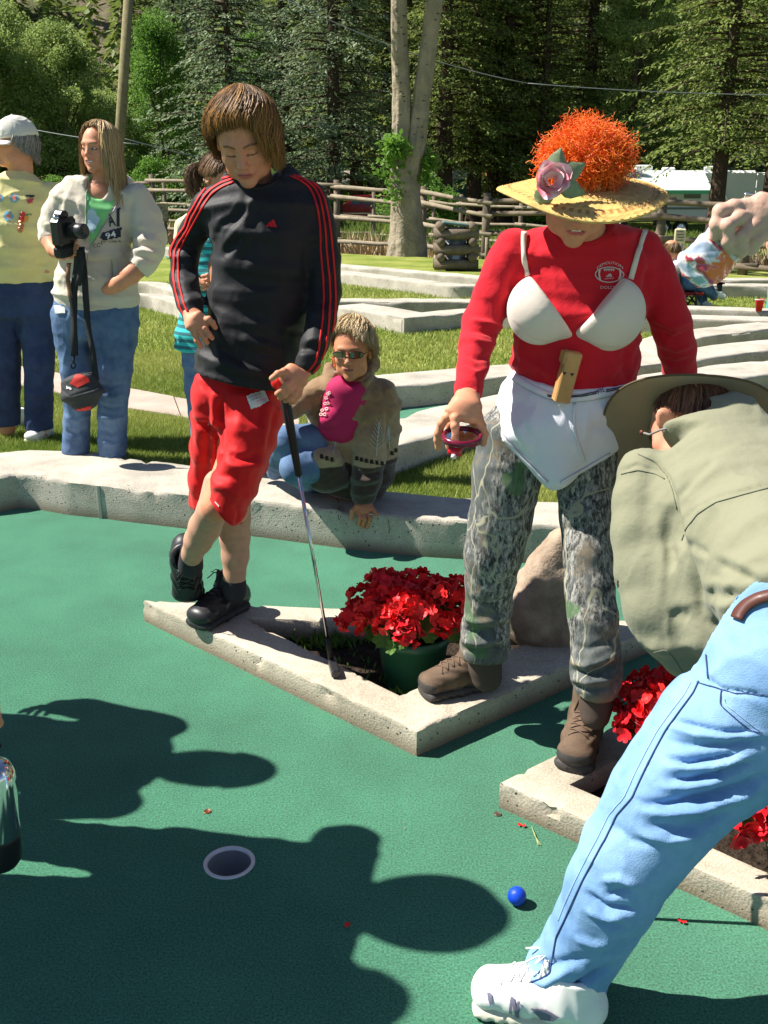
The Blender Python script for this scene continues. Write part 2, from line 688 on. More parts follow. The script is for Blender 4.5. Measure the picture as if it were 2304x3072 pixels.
def foliage_mat(name, c1, c2, transl=.35, rough=.6):
	m = bpy.data.materials.new(name)
	m.use_nodes = True
	N, L = m.node_tree.nodes, m.node_tree.links
	b = N['Principled BSDF']
	b.inputs['Roughness'].default_value = rough
	b.inputs['Specular IOR Level'].default_value = .25
	tc = N.new('ShaderNodeTexCoord')
	nt = N.new('ShaderNodeTexNoise')
	nt.inputs['Scale'].default_value = 1.1
	nt.inputs['Detail'].default_value = 6
	nt.inputs['Roughness'].default_value = .75
	L.new(tc.outputs['Object'], nt.inputs['Vector'])
	cr = N.new('ShaderNodeValToRGB')
	cr.color_ramp.elements[0].position = .35
	cr.color_ramp.elements[1].position = .66
	cr.color_ramp.elements[0].color = (*c1, 1)
	cr.color_ramp.elements[1].color = (*c2, 1)
	L.new(nt.outputs['Fac'], cr.inputs['Fac'])
	L.new(cr.outputs['Color'], b.inputs['Base Color'])
	tr = N.new('ShaderNodeBsdfTranslucent')
	L.new(cr.outputs['Color'], tr.inputs['Color'])
	mx = N.new('ShaderNodeMixShader')
	mx.inputs[0].default_value = transl
	L.new(b.outputs[0], mx.inputs[1])
	L.new(tr.outputs[0], mx.inputs[2])
	L.new(mx.outputs[0], N['Material Output'].inputs['Surface'])
	return m
GZ = 0.14                                   # level of the lawns, above the sunken green carpet
def concrete_mat(name, base, dark):
	m = bpy.data.materials.new(name)
	m.use_nodes = True
	N, L = m.node_tree.nodes, m.node_tree.links
	b = N['Principled BSDF']
	b.inputs['Roughness'].default_value = .92
	b.inputs['Specular IOR Level'].default_value = .2
	tc = N.new('ShaderNodeTexCoord')
	n1 = N.new('ShaderNodeTexNoise'); n1.inputs['Scale'].default_value = 3.2; n1.inputs['Detail'].default_value = 8; n1.inputs['Roughness'].default_value = .7
	L.new(tc.outputs['Object'], n1.inputs['Vector'])
	cr = N.new('ShaderNodeValToRGB')
	cr.color_ramp.elements[0].position = .32; cr.color_ramp.elements[0].color = (*dark, 1)
	cr.color_ramp.elements[1].position = .62; cr.color_ramp.elements[1].color = (*base, 1)
	L.new(n1.outputs['Fac'], cr.inputs['Fac'])
	n2 = N.new('ShaderNodeTexNoise'); n2.inputs['Scale'].default_value = 160; n2.inputs['Detail'].default_value = 3
	L.new(tc.outputs['Object'], n2.inputs['Vector'])
	mr = N.new('ShaderNodeMapRange'); mr.inputs['From Min'].default_value = .3; mr.inputs['From Max'].default_value = .7; mr.inputs['To Min'].default_value = .8; mr.inputs['To Max'].default_value = 1.15
	L.new(n2.outputs['Fac'], mr.inputs['Value'])
	sc = N.new('ShaderNodeVectorMath'); sc.operation = 'SCALE'
	L.new(cr.outputs['Color'], sc.inputs[0]); L.new(mr.outputs['Result'], sc.inputs['Scale'])
	vo = N.new('ShaderNodeTexVoronoi'); vo.inputs['Scale'].default_value = 42; vo.inputs['Randomness'].default_value = 1
	L.new(tc.outputs['Object'], vo.inputs['Vector'])
	n3 = N.new('ShaderNodeTexNoise'); n3.inputs['Scale'].default_value = 5; n3.inputs['Detail'].default_value = 3
	L.new(tc.outputs['Object'], n3.inputs['Vector'])
	th = N.new('ShaderNodeMath'); th.operation = 'MULTIPLY'; th.inputs[1].default_value = .35
	L.new(n3.outputs['Fac'], th.inputs[0])
	lt = N.new('ShaderNodeMath'); lt.operation = 'SUBTRACT'
	L.new(th.outputs[0], lt.inputs[0]); L.new(vo.outputs['Distance'], lt.inputs[1])
	hs = N.new('ShaderNodeMapRange'); hs.inputs['From Min'].default_value = .02; hs.inputs['From Max'].default_value = .07
	L.new(lt.outputs[0], hs.inputs['Value'])
	ge = N.new('ShaderNodeNewGeometry')
	sx = N.new('ShaderNodeSeparateXYZ'); L.new(ge.outputs['Normal'], sx.inputs[0])
	st = N.new('ShaderNodeMapRange'); st.inputs['From Min'].default_value = .85; st.inputs['From Max'].default_value = .3
	L.new(sx.outputs['Z'], st.inputs['Value'])
	hol = N.new('ShaderNodeMath'); hol.operation = 'MULTIPLY'
	L.new(hs.outputs['Result'], hol.inputs[0]); L.new(st.outputs['Result'], hol.inputs[1])
	mx = N.new('ShaderNodeMixRGB'); mx.inputs[2].default_value = (.09, .08, .065, 1)
	L.new(hol.outputs[0], mx.inputs[0]); L.new(sc.outputs['Vector'], mx.inputs[1])
	so = N.new('ShaderNodeSeparateXYZ'); L.new(tc.outputs['Object'], so.inputs[0])
	zn = N.new('ShaderNodeMath'); zn.operation = 'MULTIPLY_ADD'; zn.inputs[1].default_value = -.05; L.new(n1.outputs['Fac'], zn.inputs[0]); L.new(so.outputs['Z'], zn.inputs[2])
	zr = N.new('ShaderNodeMapRange'); zr.inputs['From Min'].default_value = .035; zr.inputs['From Max'].default_value = -.02; zr.inputs['To Max'].default_value = .75
	L.new(zn.outputs[0], zr.inputs['Value'])
	m4 = N.new('ShaderNodeMixRGB'); m4.inputs[2].default_value = (.16, .115, .07, 1)
	L.new(zr.outputs['Result'], m4.inputs[0]); L.new(mx.outputs[0], m4.inputs[1])
	L.new(m4.outputs[0], b.inputs['Base Color'])
	ad = N.new('ShaderNodeMath'); ad.operation = 'SUBTRACT'
	L.new(n2.outputs['Fac'], ad.inputs[0]); L.new(hol.outputs[0], ad.inputs[1])
	bp = N.new('ShaderNodeBump'); bp.inputs['Strength'].default_value = .6; bp.inputs['Distance'].default_value = .004
	L.new(ad.outputs[0], bp.inputs['Height'])
	L.new(bp.outputs[0], b.inputs['Normal'])
	return m
M_CONC = concrete_mat('weathered_concrete', (.53, .47, .37), (.33, .29, .22))
M_CONC2 = concrete_mat('grey_concrete', (.52, .475, .395), (.31, .285, .235))
M_CARPET = mat('green_carpet', (.048, .190, .108), .95, spec=.1, noise=(1.7, .22), bump=[('noise', 900, .8, .004), ('noise', 16, .25, .01)], sheen=.15)
_n = M_CARPET.node_tree
_t = _n.nodes.new('ShaderNodeTexNoise'); _t.inputs['Scale'].default_value = 190; _t.inputs['Detail'].default_value = 2
_c = [n for n in _n.nodes if n.type == 'TEX_COORD'][0]
_n.links.new(_c.outputs['Object'], _t.inputs['Vector'])
_r = _n.nodes.new('ShaderNodeMapRange'); _r.inputs['From Min'].default_value = .25; _r.inputs['From Max'].default_value = .75; _r.inputs['To Min'].default_value = .45; _r.inputs['To Max'].default_value = 1.6
_n.links.new(_t.outputs['Fac'], _r.inputs['Value'])
_s = _n.nodes.new('ShaderNodeVectorMath'); _s.operation = 'SCALE'
_b = _n.nodes['Principled BSDF']
_old = _b.inputs['Base Color'].links[0].from_socket
_n.links.new(_old, _s.inputs[0]); _n.links.new(_r.outputs['Result'], _s.inputs['Scale'])
_n.links.new(_s.outputs['Vector'], _b.inputs['Base Color'])
M_LAWN = mat('lawn', (.15, .21, .03), .95, spec=.1, noise=(1.3, .3), col2=(.32, .34, .09), bump=[('noise', 60, .9, .03)])
M_SOIL = mat('dark_soil', (.035, .025, .018), .95, spec=.1, noise=(30, .5), bump=[('noise', 60, 1, .02)])
M_WATER = mat('dark_pond_water', (.012, .016, .010), .08, spec=.5, bump=[('noise', 3, .2, .05)])
CUP = G(688, 2588, 0)
CR = .058
def carpet():
	v, f = [], []
	n = 48
	for k in range(n):
		a = 2 * math.pi * k / n
		v.append([CUP[0] + CR * math.cos(a), CUP[1] + CR * math.sin(a), 0])
	for k in range(n):
		a = 2 * math.pi * k / n
		c, s = math.cos(a), math.sin(a)
		m = max(abs(c), abs(s))
		v.append([CUP[0] + .15 * c / m, CUP[1] + .15 * s / m, 0])
	f += [(k, (k + 1) % n, n + (k + 1) % n, n + k) for k in range(n)]
	x0, x1, y0, y1 = CUP[0] - .15, CUP[0] + .15, CUP[1] - .15, CUP[1] + .15
	X0, X1, Y0, Y1 = -7, 7, -5, 6
	def quad(a, b, c, d):
		i = len(v)
		v.extend([[a, b, 0], [c, b, 0], [c, d, 0], [a, d, 0]])
		f.append((i, i + 1, i + 2, i + 3))
	quad(X0, Y0, X1, y0); quad(X0, y1, X1, Y1); quad(X0, y0, x0, y1); quad(x1, y0, X1, y1)
	f = [q if len(q) == 4 and i >= n else (q[0], q[3], q[2], q[1]) for i, q in enumerate(f)]
	o = mesh_np('green_carpet', v, [tuple(q) for q in f], M_CARPET, None, False)
	return tag(o, kind='structure')
carpet()
def resample(pts, n):
	pts = np.asarray(pts, float)
	L = np.concatenate([[0], np.cumsum(np.linalg.norm(np.diff(pts, axis=0), axis=1))])
	s = np.linspace(0, L[-1], n)
	return np.stack([np.interp(s, L, pts[:, i]) for i in range(pts.shape[1])], 1)
def kerb(front, back, z0, z1, m, step=.03, closed=False, amp=.004, name='concrete_kerb', chips=None, per=False):
	"""a poured kerb between two plan lines"""
	if closed or per:
		fr, bk = np.asarray(front, float)[:, :2], np.asarray(back, float)[:, :2]
		if closed:
			fr, bk = np.vstack([fr, fr[:1]]), np.vstack([bk, bk[:1]])
		F, B = [], []
		for i in range(len(fr) - 1):
			n = max(2, int(np.linalg.norm(fr[i + 1] - fr[i]) / step))
			for k in range(n):
				F.append(fr[i] + (fr[i + 1] - fr[i]) * k / n)
				B.append(bk[i] + (bk[i + 1] - bk[i]) * k / n)
		if not closed:
			F.append(fr[-1]); B.append(bk[-1])
		F, B = np.array(F), np.array(B)
	else:
		fr = np.asarray(front, float)[:, :2]
		n = max(3, int(np.linalg.norm(np.diff(fr, axis=0), axis=1).sum() / step))
		F, B = resample(fr, n), resample(np.asarray(back, float)[:, :2], n)
	hh = z1 - z0
	prof = [(0, 0), (0, .3), (0, .62), (0, .85), (0, .93), (.018, .98), (.06, 1), (.2, 1), (.35, 1), (.5, 1), (.65, 1), (.8, 1), (.94, 1), (.982, .98), (1, .92), (1, .7), (1, .35), (1, 0)]
	k = len(prof)
	v = np.zeros((len(F), k, 3))
	for j, (u, w) in enumerate(prof):
		v[:, j, :2] = F + (B - F) * u
		v[:, j, 2] = z0 + hh * w
	q = v.reshape(-1, 3)
	nn = fbm(q * 9, 3, 3)
	out = np.repeat((F - B) / (np.linalg.norm(F - B, axis=1, keepdims=True) + 1e-9), k, 0)
	side = np.tile(np.array([1 if p[0] < .05 else (-1 if p[0] > .95 else 0) for p in prof]), len(F))
	top = np.tile(np.array([1 if p[1] > .9 else 0 for p in prof]), len(F))
	edge = np.tile(np.array([1 if (p[1] > .8 and (p[0] < .1 or p[0] > .9)) else 0 for p in prof]), len(F))
	q[:, :2] += out * (side * nn * amp)[:, None]
	q[:, 2] += top * nn * amp * .6
	chip = (np.clip(vnoise(q * 17, 44) * 1.7 - .7, 0, 1) + .5 * np.clip(vnoise(q * 46, 45) * 2 - .8, 0, 1)) * edge
	q[:, :2] -= out * (side * chip * .018)[:, None]
	q[:, 2] -= chip * .02
	m_ = len(F)
	f = []
	rng = range(m_ if closed else m_ - 1)
	for i in rng:
		i2 = (i + 1) % m_
		for j in range(k - 1):
			f.append((i * k + j, i * k + j + 1, i2 * k + j + 1, i2 * k + j))
	if not closed:
		f.append(tuple(range(k))[::-1])
		f.append(tuple((m_ - 1) * k + j for j in range(k)))
	o = mesh_np(name, q, f, m, None, True)
	try:
		o.data.set_sharp_from_angle(angle=math.radians(40))
	except Exception:
		pass
	return o
fb = [(-900, 1690), (-300, 1570), (0, 1535), (60, 1524), (112, 1528), (207, 1545), (304, 1555), (400, 1568), (506, 1580), (775, 1611), (1050, 1648), (1260, 1670), (1400, 1679), (1601, 1691), (2304, 1715), (3200, 1730)]
ft = [(-900, 1560), (-300, 1460), (0, 1429), (60, 1424), (118, 1430), (202, 1439), (304, 1453), (400, 1468), (565, 1483), (775, 1502), (1050, 1530), (1260, 1548), (1420, 1550), (1677, 1587), (2304, 1610), (3200, 1625)]
F3 = np.array([G(x, y, 0) for x, y in fb])
B3 = []
for i, p in enumerate(F3[:, :2]):
	t = unit(F3[min(i + 1, len(F3) - 1), :2] - F3[max(i - 1, 0), :2])
	w = np.interp(fb[i][0], [0, 300, 1200, 2300], [.50, .46, .33, .33])
	B3.append(p + w * V3(-t[1], t[0], 0)[:2])
KF, KB = np.array(F3[:, :2]), np.array(B3)
o = kerb(KF, KB, -.02, .18, M_CONC2, .03)
tag(o, 'long low concrete kerb running behind the sunken green carpet where a woman sits', 'kerb', kind='thing')
jt = G(304, 1555, 0)
MB().box((jt[0], jt[1] - .003, .083), (.012, .006, .166)).build('joint', mat('pale_mortar', (.5, .47, .4), .9), o)
LK = o
M_CRACK = mat('crack_dirt', (.05, .04, .03), .95)
def crack(x, y0, y1, seed):
	r = random.Random(seed)
	d = ray(x, y1); g = G(x, y1, 0)
	b = BVHTree.FromPolygons([q.co for q in LK.data.vertices], [tuple(q.vertices) for q in LK.data.polygons])
	pts = []
	for i in range(9):
		yy = y0 + (y1 - y0) * i / 8
		h = b.ray_cast(Vector((0, 0, EYE)), Vector(unit(ray(x + r.uniform(-5, 5) + (yy - y0) * .06, yy))))
		if h[0] is not None: pts.append(np.array(h[0]))
	if len(pts) > 2:
		c = MB().tube(pts, .0016, 4).build('crack', M_CRACK, None); c.parent = LK
for i, (x, a_, b_) in enumerate(((1165, 1535, 1600), (386, 1455, 1478), (1010, 1450, 1560), (640, 1480, 1530), (1480, 1500, 1600))): crack(x, a_, b_, i)
def lawn():
	mid = (KF + KB) / 2
	xs = mid[:, 0]
	X = np.concatenate([np.linspace(-60, xs[0] - .5, 14), xs, np.linspace(xs[-1] + .5, 60, 14)])
	base = np.interp(X, xs, mid[:, 1])
	rows = [0, .4, 1, 2, 4, 7, 11, 15, 19, 23]
	v = []
	for r in rows:
		for x, b in zip(X, base):
			edge = 20.5 + (-.72 * x if x < 0 else -.5 * x)
			edge = min(max(edge, 13), 44)
			v.append([x, b + (edge - b) * r / 23.0, GZ])
	n = len(X)
	f = [(j * n + i, j * n + i + 1, (j + 1) * n + i + 1, (j + 1) * n + i) for j in range(len(rows) - 1) for i in range(n - 1)]
	tag(mesh_np('lawn', v, f, M_LAWN, None, False), kind='structure')
lawn()
M_MEADOW = mat('meadow', (.07, .13, .018), .95, spec=.1, noise=(.5, .3), col2=(.20, .21, .05), bump=[('noise', 4, 1, .3)])
M_HILL = mat('rocky_hill', (.17, .125, .10), .95, spec=.1, noise=(.09, .3), col2=(.055, .075, .02), bump=[('noise', .5, 1, 1.5)])
def terr_z(x, y):
	edge = 20.5 + np.where(x < 0, -.72 * x, -.5 * x)
	edge = np.clip(edge, 13, 44)
	s = y - edge
	z = np.interp(s, [-5, 0, .8, 2.0, 5.5, 7, 14, 45, 60], [-.3, .0, -.5, -.75, -.75, -.35, -.5, -1.15, -1.15])
	h = np.clip((y - 92 + .16 * x), 0, 400)
	z = z + h * .62 * (1 - np.exp(-h / 25)) + np.where(h > 0, fbm(np.stack([x * .03, y * .03, x * 0], -1), 4, 8) * np.clip(h * .25, 0, 10), 0)
	return z
xs_ = np.concatenate([np.linspace(-320, -70, 26), np.linspace(-68, 68, 110), np.linspace(70, 320, 26)])
ys_ = np.concatenate([np.linspace(-60, 10, 10), np.linspace(11, 60, 80), np.linspace(61, 330, 110)])
XX, YY = np.meshgrid(xs_, ys_)
ZZ = terr_z(XX, YY)
ZZ = np.where(YY < 11, -.35, ZZ)
v = np.stack([XX, YY, ZZ], -1).reshape(-1, 3)
n = len(xs_)
f = np.array([(j * n + i, j * n + i + 1, (j + 1) * n + i + 1, (j + 1) * n + i) for j in range(len(ys_) - 1) for i in range(n - 1)])
fy = v[f[:, 0], 1]
o = mesh_np('ground', v, f, None, None, True, mats=[M_MEADOW, M_HILL], midx=(fy > 96).astype(int))
tag(o, kind='structure')
wv, wf = [], []
for i, x in enumerate(np.linspace(-40, 40, 60)):
	e = min(max(20.5 + (-.72 * x if x < 0 else -.5 * x), 13), 44)
	wv += [[x, e + .2, -.42], [x, e + 6.6, -.42]]
wf = [(2 * i, 2 * i + 2, 2 * i + 3, 2 * i + 1) for i in range(59)]
tag(mesh_np('pond_water', wv, wf, M_WATER, None, False), kind='structure')
pt = [(-260, 1050), (54, 1100), (160, 1120), (385, 1170), (520, 1195), (700, 1225), (900, 1262)]
pb = [(-260, 1105), (54, 1160), (160, 1182), (390, 1232), (520, 1250), (700, 1290), (900, 1330)]
PT, PB_ = np.array([G(x, y, GZ) for x, y in pt]), np.array([G(x, y, GZ) for x, y in pb])
M_PATH = mat('pinkish_stone_slab', (.42, .34, .28), .9, spec=.15, noise=(4, .15), bump=[('noise', 60, .5, .004)])
path = thing('path', None, None, tuple(PB_[2]))
path['kind'] = 'structure'
A, B = resample(PT, 9), resample(PB_, 9)
for i in range(8):
	g = .012
	a0, a1 = A[i] + (A[i + 1] - A[i]) * g, A[i + 1] - (A[i + 1] - A[i]) * g
	b0, b1 = B[i] + (B[i + 1] - B[i]) * g, B[i + 1] - (B[i + 1] - B[i]) * g
	mb = MB()
	poly = [b0[:2], b1[:2], a1[:2], a0[:2]]
	mb.prism(poly, GZ - .03, GZ + .012 + .003 * (i % 2))
	mb.build('slab', M_PATH, path)
PZ = .085
outer = [G(428, 1800, PZ), G(1250, 2190, PZ), G(2010, 1866, PZ)]
inner = [G(735, 1853, PZ), G(1198, 2083, PZ), G(1690, 1880, PZ)]
o = kerb(outer, inner, -.02, PZ, M_CONC, .02, closed=True, amp=.003)
tag(o, 'triangular concrete planter kerb with a sharp nose, the boy\'s shoe on its left arm', 'planter kerb', kind='thing')
mb = MB().prism([p[:2] for p in [G(600, 1830, PZ), G(1240, 2140, PZ), G(1900, 1873, PZ)]], -.03, .012)
tag(mb.build('soil', M_SOIL), kind='structure')
PZ2 = .075
outer2 = [G(1500, 2347, PZ2), G(2760, 2900, PZ2), G(2420, 1890, PZ2)]
inner2 = [G(1712, 2352, PZ2), G(2560, 2730, PZ2), G(2330, 2040, PZ2)]
o = kerb(outer2, inner2, -.02, PZ2, M_CONC, .02, closed=True, amp=.003)
tag(o, 'triangular concrete planter kerb at right, under the bending man\'s jeans', 'planter kerb', kind='thing')
mb = MB().prism([p[:2] for p in [G(1620, 2350, PZ2), G(2640, 2800, PZ2), G(2390, 1950, PZ2)]], -.03, .014)
tag(mb.build('soil', M_SOIL), kind='structure')
HZ = GZ + .16
def strip(pts, w, label, z1=None, m=M_CONC2, step=.12):
	z1 = z1 or HZ
	fr = np.array([G(x, y, z1)[:2] for x, y in pts])
	bk = []
	for i, p in enumerate(fr):
		t = unit(fr[min(i + 1, len(fr) - 1)] - fr[max(i - 1, 0)])
		bk.append(p + w * V3(-t[1], t[0], 0)[:2])
	o = kerb(fr, bk, GZ - .03, z1, m, step, amp=.006)
	return tag(o, label, 'kerb', 'kerbs of the farther golf holes', kind='thing')
def sheet(pts, z, name='green_carpet', m=None):
	v = [G(x, y, z) for x, y in pts]
	tag(mesh_np(name, v, [tuple(range(len(v)))], m or M_CARPET, None, False), kind='structure')
strip([(1080, 1172), (1180, 1158), (1510, 1128), (1912, 1098), (2304, 1050), (2700, 1010)], .42, 'pale concrete kerb crossing the lawn at the seated woman\'s shoulder')
strip([(1120, 1372), (1192, 1336), (1330, 1296), (1460, 1258), (1700, 1205), (2000, 1165), (2304, 1120), (2700, 1080)], .44, 'broad white-topped kerb right behind the seated woman and the lady\'s hand mirror')
sheet([(1090, 1290), (1200, 1262), (1500, 1205), (1900, 1165), (2400, 1100), (2400, 1085), (1912, 1130), (1510, 1160), (1180, 1190), (1080, 1205)], GZ + .012)
strip([(1908, 1075), (2100, 1010), (2304, 985), (2600, 960)], .36, 'short kerb running up to the right behind the lady\'s red sleeve')
strip([(1212, 954), (1417, 935), (1700, 945), (2304, 961), (2800, 985)], .30, 'long kerb with a broken end, left of the lady\'s red sleeve')
strip([(1000, 903), (1400, 904), (1900, 920), (2304, 934), (2800, 950)], .30, 'far side kerb of the hole where a red cup stands')
strip([(1000, 918), (1100, 933), (1205, 953)], .42, 'slanting kerb closing the hole behind the boy\'s striped sleeve')
sheet([(1100, 935), (1400, 925), (2800, 975), (2800, 955), (1900, 925), (1300, 908), (1020, 908)], GZ + .012)
strip([(560, 784), (1016, 817), (1350, 857), (1456, 858), (1900, 860), (2142, 855), (2600, 862)], .30, 'near kerb of the farthest hole, below the log litter bin')
strip([(470, 742), (560, 752), (1016, 797), (1456, 834), (2157, 838), (2600, 842)], .30, 'far kerb of the farthest hole, running past the log litter bin')
sheet([(500, 775), (1020, 812), (1350, 850), (2600, 858), (2600, 846), (1456, 838), (1016, 802), (480, 752)], GZ + .012)
strip([(395, 848), (440, 850), (520, 874), (640, 915), (800, 960)], .24, 'curved kerb at the girl\'s elbow, upper of the two')
strip([(395, 884), (440, 886), (520, 906), (600, 960), (700, 1010)], .22, 'curved kerb at the girl\'s elbow, lower of the two')
sheet([(470, 892), (520, 899), (620, 950), (760, 985), (640, 925), (530, 888)], GZ + .012)
def blades(n, region, hmin, hmax, name='grass', m=None, wd=.0022, seed=1):
	r = np.random.default_rng(seed)
	p = region(r, n)
	n = len(p)
	a = r.uniform(0, 2 * np.pi, n)
	h = r.uniform(hmin, hmax, n) * (1 + .35 * vnoise(p * 2.5, 5))
	w = wd * r.uniform(.7, 1.5, n)
	side = np.stack([np.cos(a), np.sin(a), 0 * a], 1)
	ln = r.normal(0, .45, (n, 2)) * h[:, None]
	tip = p + np.stack([ln[:, 0], ln[:, 1], h], 1)
	v = np.stack([p - side * w[:, None], p + side * w[:, None], tip], 1).reshape(-1, 3)
	c = .55 + .45 * vnoise(p * 1.1, 6) + r.normal(0, .25, n)
	c = np.clip(c, 0, 1)[:, None]
	col = np.array([.13, .23, .022]) * (1 - c) + np.array([.44, .46, .13]) * c
	col = np.repeat(col, 3, 0)
	f = np.arange(3 * n).reshape(-1, 3)
	o = mesh_np(name, v, f, m, None, False, col)
	return tag(o, kind='stuff')
M_GRASS = mat('grass_blade', (.1, .2, .03), .6, attr=True, spec=.3)
_nt = M_GRASS.node_tree
_tr = _nt.nodes.new('ShaderNodeBsdfTranslucent'); _mx = _nt.nodes.new('ShaderNodeMixShader'); _mx.inputs[0].default_value = .3
_at = [q for q in _nt.nodes if q.type == 'ATTRIBUTE'][0]
_nt.links.new(_at.outputs['Color'], _tr.inputs['Color'])
_nt.links.new(_nt.nodes['Principled BSDF'].outputs[0], _mx.inputs[1]); _nt.links.new(_tr.outputs[0], _mx.inputs[2])
_nt.links.new(_mx.outputs[0], _nt.nodes['Material Output'].inputs['Surface'])
pA = (PT[:, :2], PB_[:, :2])
def clear(p):
	"""no blades on the path, the kerbs or the far carpets"""
	up = np.interp(p[:, 0], PT[:, 0], PT[:, 1], left=0, right=0)
	dn = np.interp(p[:, 0], PB_[:, 0], PB_[:, 1], left=9, right=9)
	ok = ~((p[:, 1] > dn) & (p[:, 1] < up))
	q = proj(p)
	lo = np.interp(q[:, 0], [1080, 1192, 1460, 2000, 2304], [1210, 1345, 1268, 1172, 1130])
	hi = np.interp(q[:, 0], [1080, 1180, 1510, 1912, 2304], [1150, 1128, 1098, 1060, 1000])
	ok &= ~((q[:, 0] > 1150) & (q[:, 1] < lo) & (q[:, 1] > hi))
	return ok
def near(r, n):
	x = r.uniform(-2.9, 3.2, n)
	y = np.interp(x, (KF[:, 0] + KB[:, 0]) / 2, KB[:, 1]) + .0 + 3.4 * r.uniform(0, 1, n) ** 1.25
	p = np.stack([x, y, 0 * x + GZ], 1)
	return p[clear(p)]
def mid_(r, n):
	y = r.uniform(7.6, 15, n)
	x = r.uniform(-.45, .45, n) * y
	p = np.stack([x, y, 0 * x + GZ], 1)
	return p[clear(p)]
blades(420000, near, .018, .045, m=M_GRASS, seed=1)
blades(150000, mid_, .02, .05, m=M_GRASS, wd=.005, seed=2)
M_BARK = mat('bark', (.13, .095, .07), .95, spec=.1, noise=(5, .4), bump=[('noise', 9, 1, .06)])
M_BARK_D = mat('dark_bark', (.075, .05, .036), .95, spec=.1, noise=(3, .4), bump=[('noise', 7, 1, .06)])
M_FIR_B = foliage_mat('blue_spruce_needles', (.07, .12, .055), (.30, .37, .20), .3)
M_FIR_G = foliage_mat('fir_needles', (.065, .11, .025), (.29, .35, .08), .35)
M_LEAF = foliage_mat('poplar_leaves', (.13, .22, .045), (.42, .50, .16), .5)
M_LEAF_B = foliage_mat('bright_leaves', (.09, .2, .025), (.2, .36, .06), .45)
def quads(base, d, side, l, w, fold_=0.0):
	"""leaf shaped quads, vectorised"""
	l, w = l[:, None], w[:, None]
	a = base
	b = base + d * l * .45 + side * w
	c = base + d * l
	e = base + d * l * .45 - side * w
	v = np.stack([a, b, c, e], 1).reshape(-1, 3)
	f = np.arange(len(v)).reshape(-1, 4)
	return v, f
def conifer_mesh(seed, H=19.0, R=3.4, z0=.6, levels=44, dens=24, bare=0.0, leaf=.30):
	r = np.random.default_rng(seed)
	B, Dd, S, Lh, W = [], [], [], [], []
	br = MB()
	for i in range(levels):
		u = i / (levels - 1)
		z = z0 + (H - z0) * u ** .92
		rad = R * (1 - u) ** .8 * (.82 + .25 * math.sin(i * 1.7 + seed)) + .25
		nb = int(8 + 3 * (1 - u))
		for k in range(nb):
			a = r.uniform(0, 2 * np.pi)
			L = rad * r.uniform(.62, 1.12)
			droop = r.uniform(.18, .42)
			m = int(dens * max(L / R, .25))
			t = r.uniform(bare, 1, m) ** .75
			rr = L * t
			zz = z + .12 * rr - droop * rr * t + r.normal(0, .05, m)
			lat = r.normal(0, 1, m) * (.10 + .22 * (1 - t)) * L * .35
			ca, sa = math.cos(a), math.sin(a)
			p = np.stack([ca * rr - sa * lat, sa * rr + ca * lat, zz], 1)
			d = np.stack([ca + 0 * t, sa + 0 * t, -.25 - .4 * t], 1) + r.normal(0, .5, (m, 3)) + np.sign(lat)[:, None] * np.array([-sa, ca, 0]) * .6
			d /= np.linalg.norm(d, axis=1, keepdims=True)
			s = np.cross(d, rand_unit(r, m) * .5 + np.array([0, 0, 1.0]))
			s /= np.linalg.norm(s, axis=1, keepdims=True) + 1e-9
			B.append(p); Dd.append(d); S.append(s)
			Lh.append(leaf * r.uniform(.6, 1.5, m)); W.append(leaf * .28 * r.uniform(.6, 1.4, m))
			if i < levels * .6 and k % 2 == 0:
				br.tube([V3(0, 0, z), V3(ca * L * .5, sa * L * .5, z + .06 * L - droop * L * .25), V3(ca * L * .95, sa * L * .95, z + .12 * L - droop * L * .9)], [.05, .03, .012], 4, cap=False)
	v, f = quads(np.concatenate(B), np.concatenate(Dd), np.concatenate(S), np.concatenate(Lh), np.concatenate(W))
	return v, f, br
def add_limbs(root, br, m):
	return br.build('limb', m, root)
def conifer(loc, seed, m, label, trunk_r=.3, lean=0, **kw):
	H = kw.get('H', 19.0)
	root = thing('spruce_tree', label, 'tree', loc, 'conifers beyond the fence')
	v, f, br = conifer_mesh(seed, **kw)
	c = mesh_np('crown', v, f, m, root, False)
	tb = MB().tube([V3(0, 0, -.4), V3(0, 0, .4), V3(.03, 0, 3), V3(.05, .02, H * .55), V3(0, 0, H * .97)], [trunk_r * 1.35, trunk_r * 1.05, trunk_r * .9, trunk_r * .5, .03], 12)
	tb.build('trunk', M_BARK_D, None).parent = root
	lb = br.build('limb', M_BARK_D, None)
	lb.parent = root
	return root
def leafy_mesh(seed, H=11.0, R=3.2, clumps=70, per=230, leaf=.17, zlow=.8, sp=.9):
	r = np.random.default_rng(seed)
	B = []
	br = MB()
	for i in range(clumps):
		u = r.uniform(0, 1)
		z = zlow + (H - zlow) * u
		rad = R * math.sin(math.pi * (.18 + .80 * u)) ** .8
		a = r.uniform(0, 2 * np.pi)
		q = rad * math.sqrt(r.uniform(.1, 1))
		c = V3(math.cos(a) * q, math.sin(a) * q, z)
		cr = sp * r.uniform(.6, 1.25)
		n = int(per * r.uniform(.6, 1.3))
		p = rand_unit(r, n) * (r.uniform(.25, 1, n) ** .45)[:, None] * cr * np.array([1, 1, .8])
		B.append(c + p + r.normal(0, .05, (n, 3)))
		if i % 2 == 0:
			br.tube([V3(0, 0, max(z * .55, .3)), V3(c[0] * .5, c[1] * .5, z * .82), c], [.07, .045, .015], 5, cap=False)
	p = np.concatenate(B)
	n = len(p)
	d = rand_unit(r, n)
	s = np.cross(d, rand_unit(r, n))
	s /= np.linalg.norm(s, axis=1, keepdims=True) + 1e-9
	v, f = quads(p, d, s, leaf * r.uniform(.6, 1.4, n), leaf * .38 * r.uniform(.7, 1.3, n))
	return v, f, br
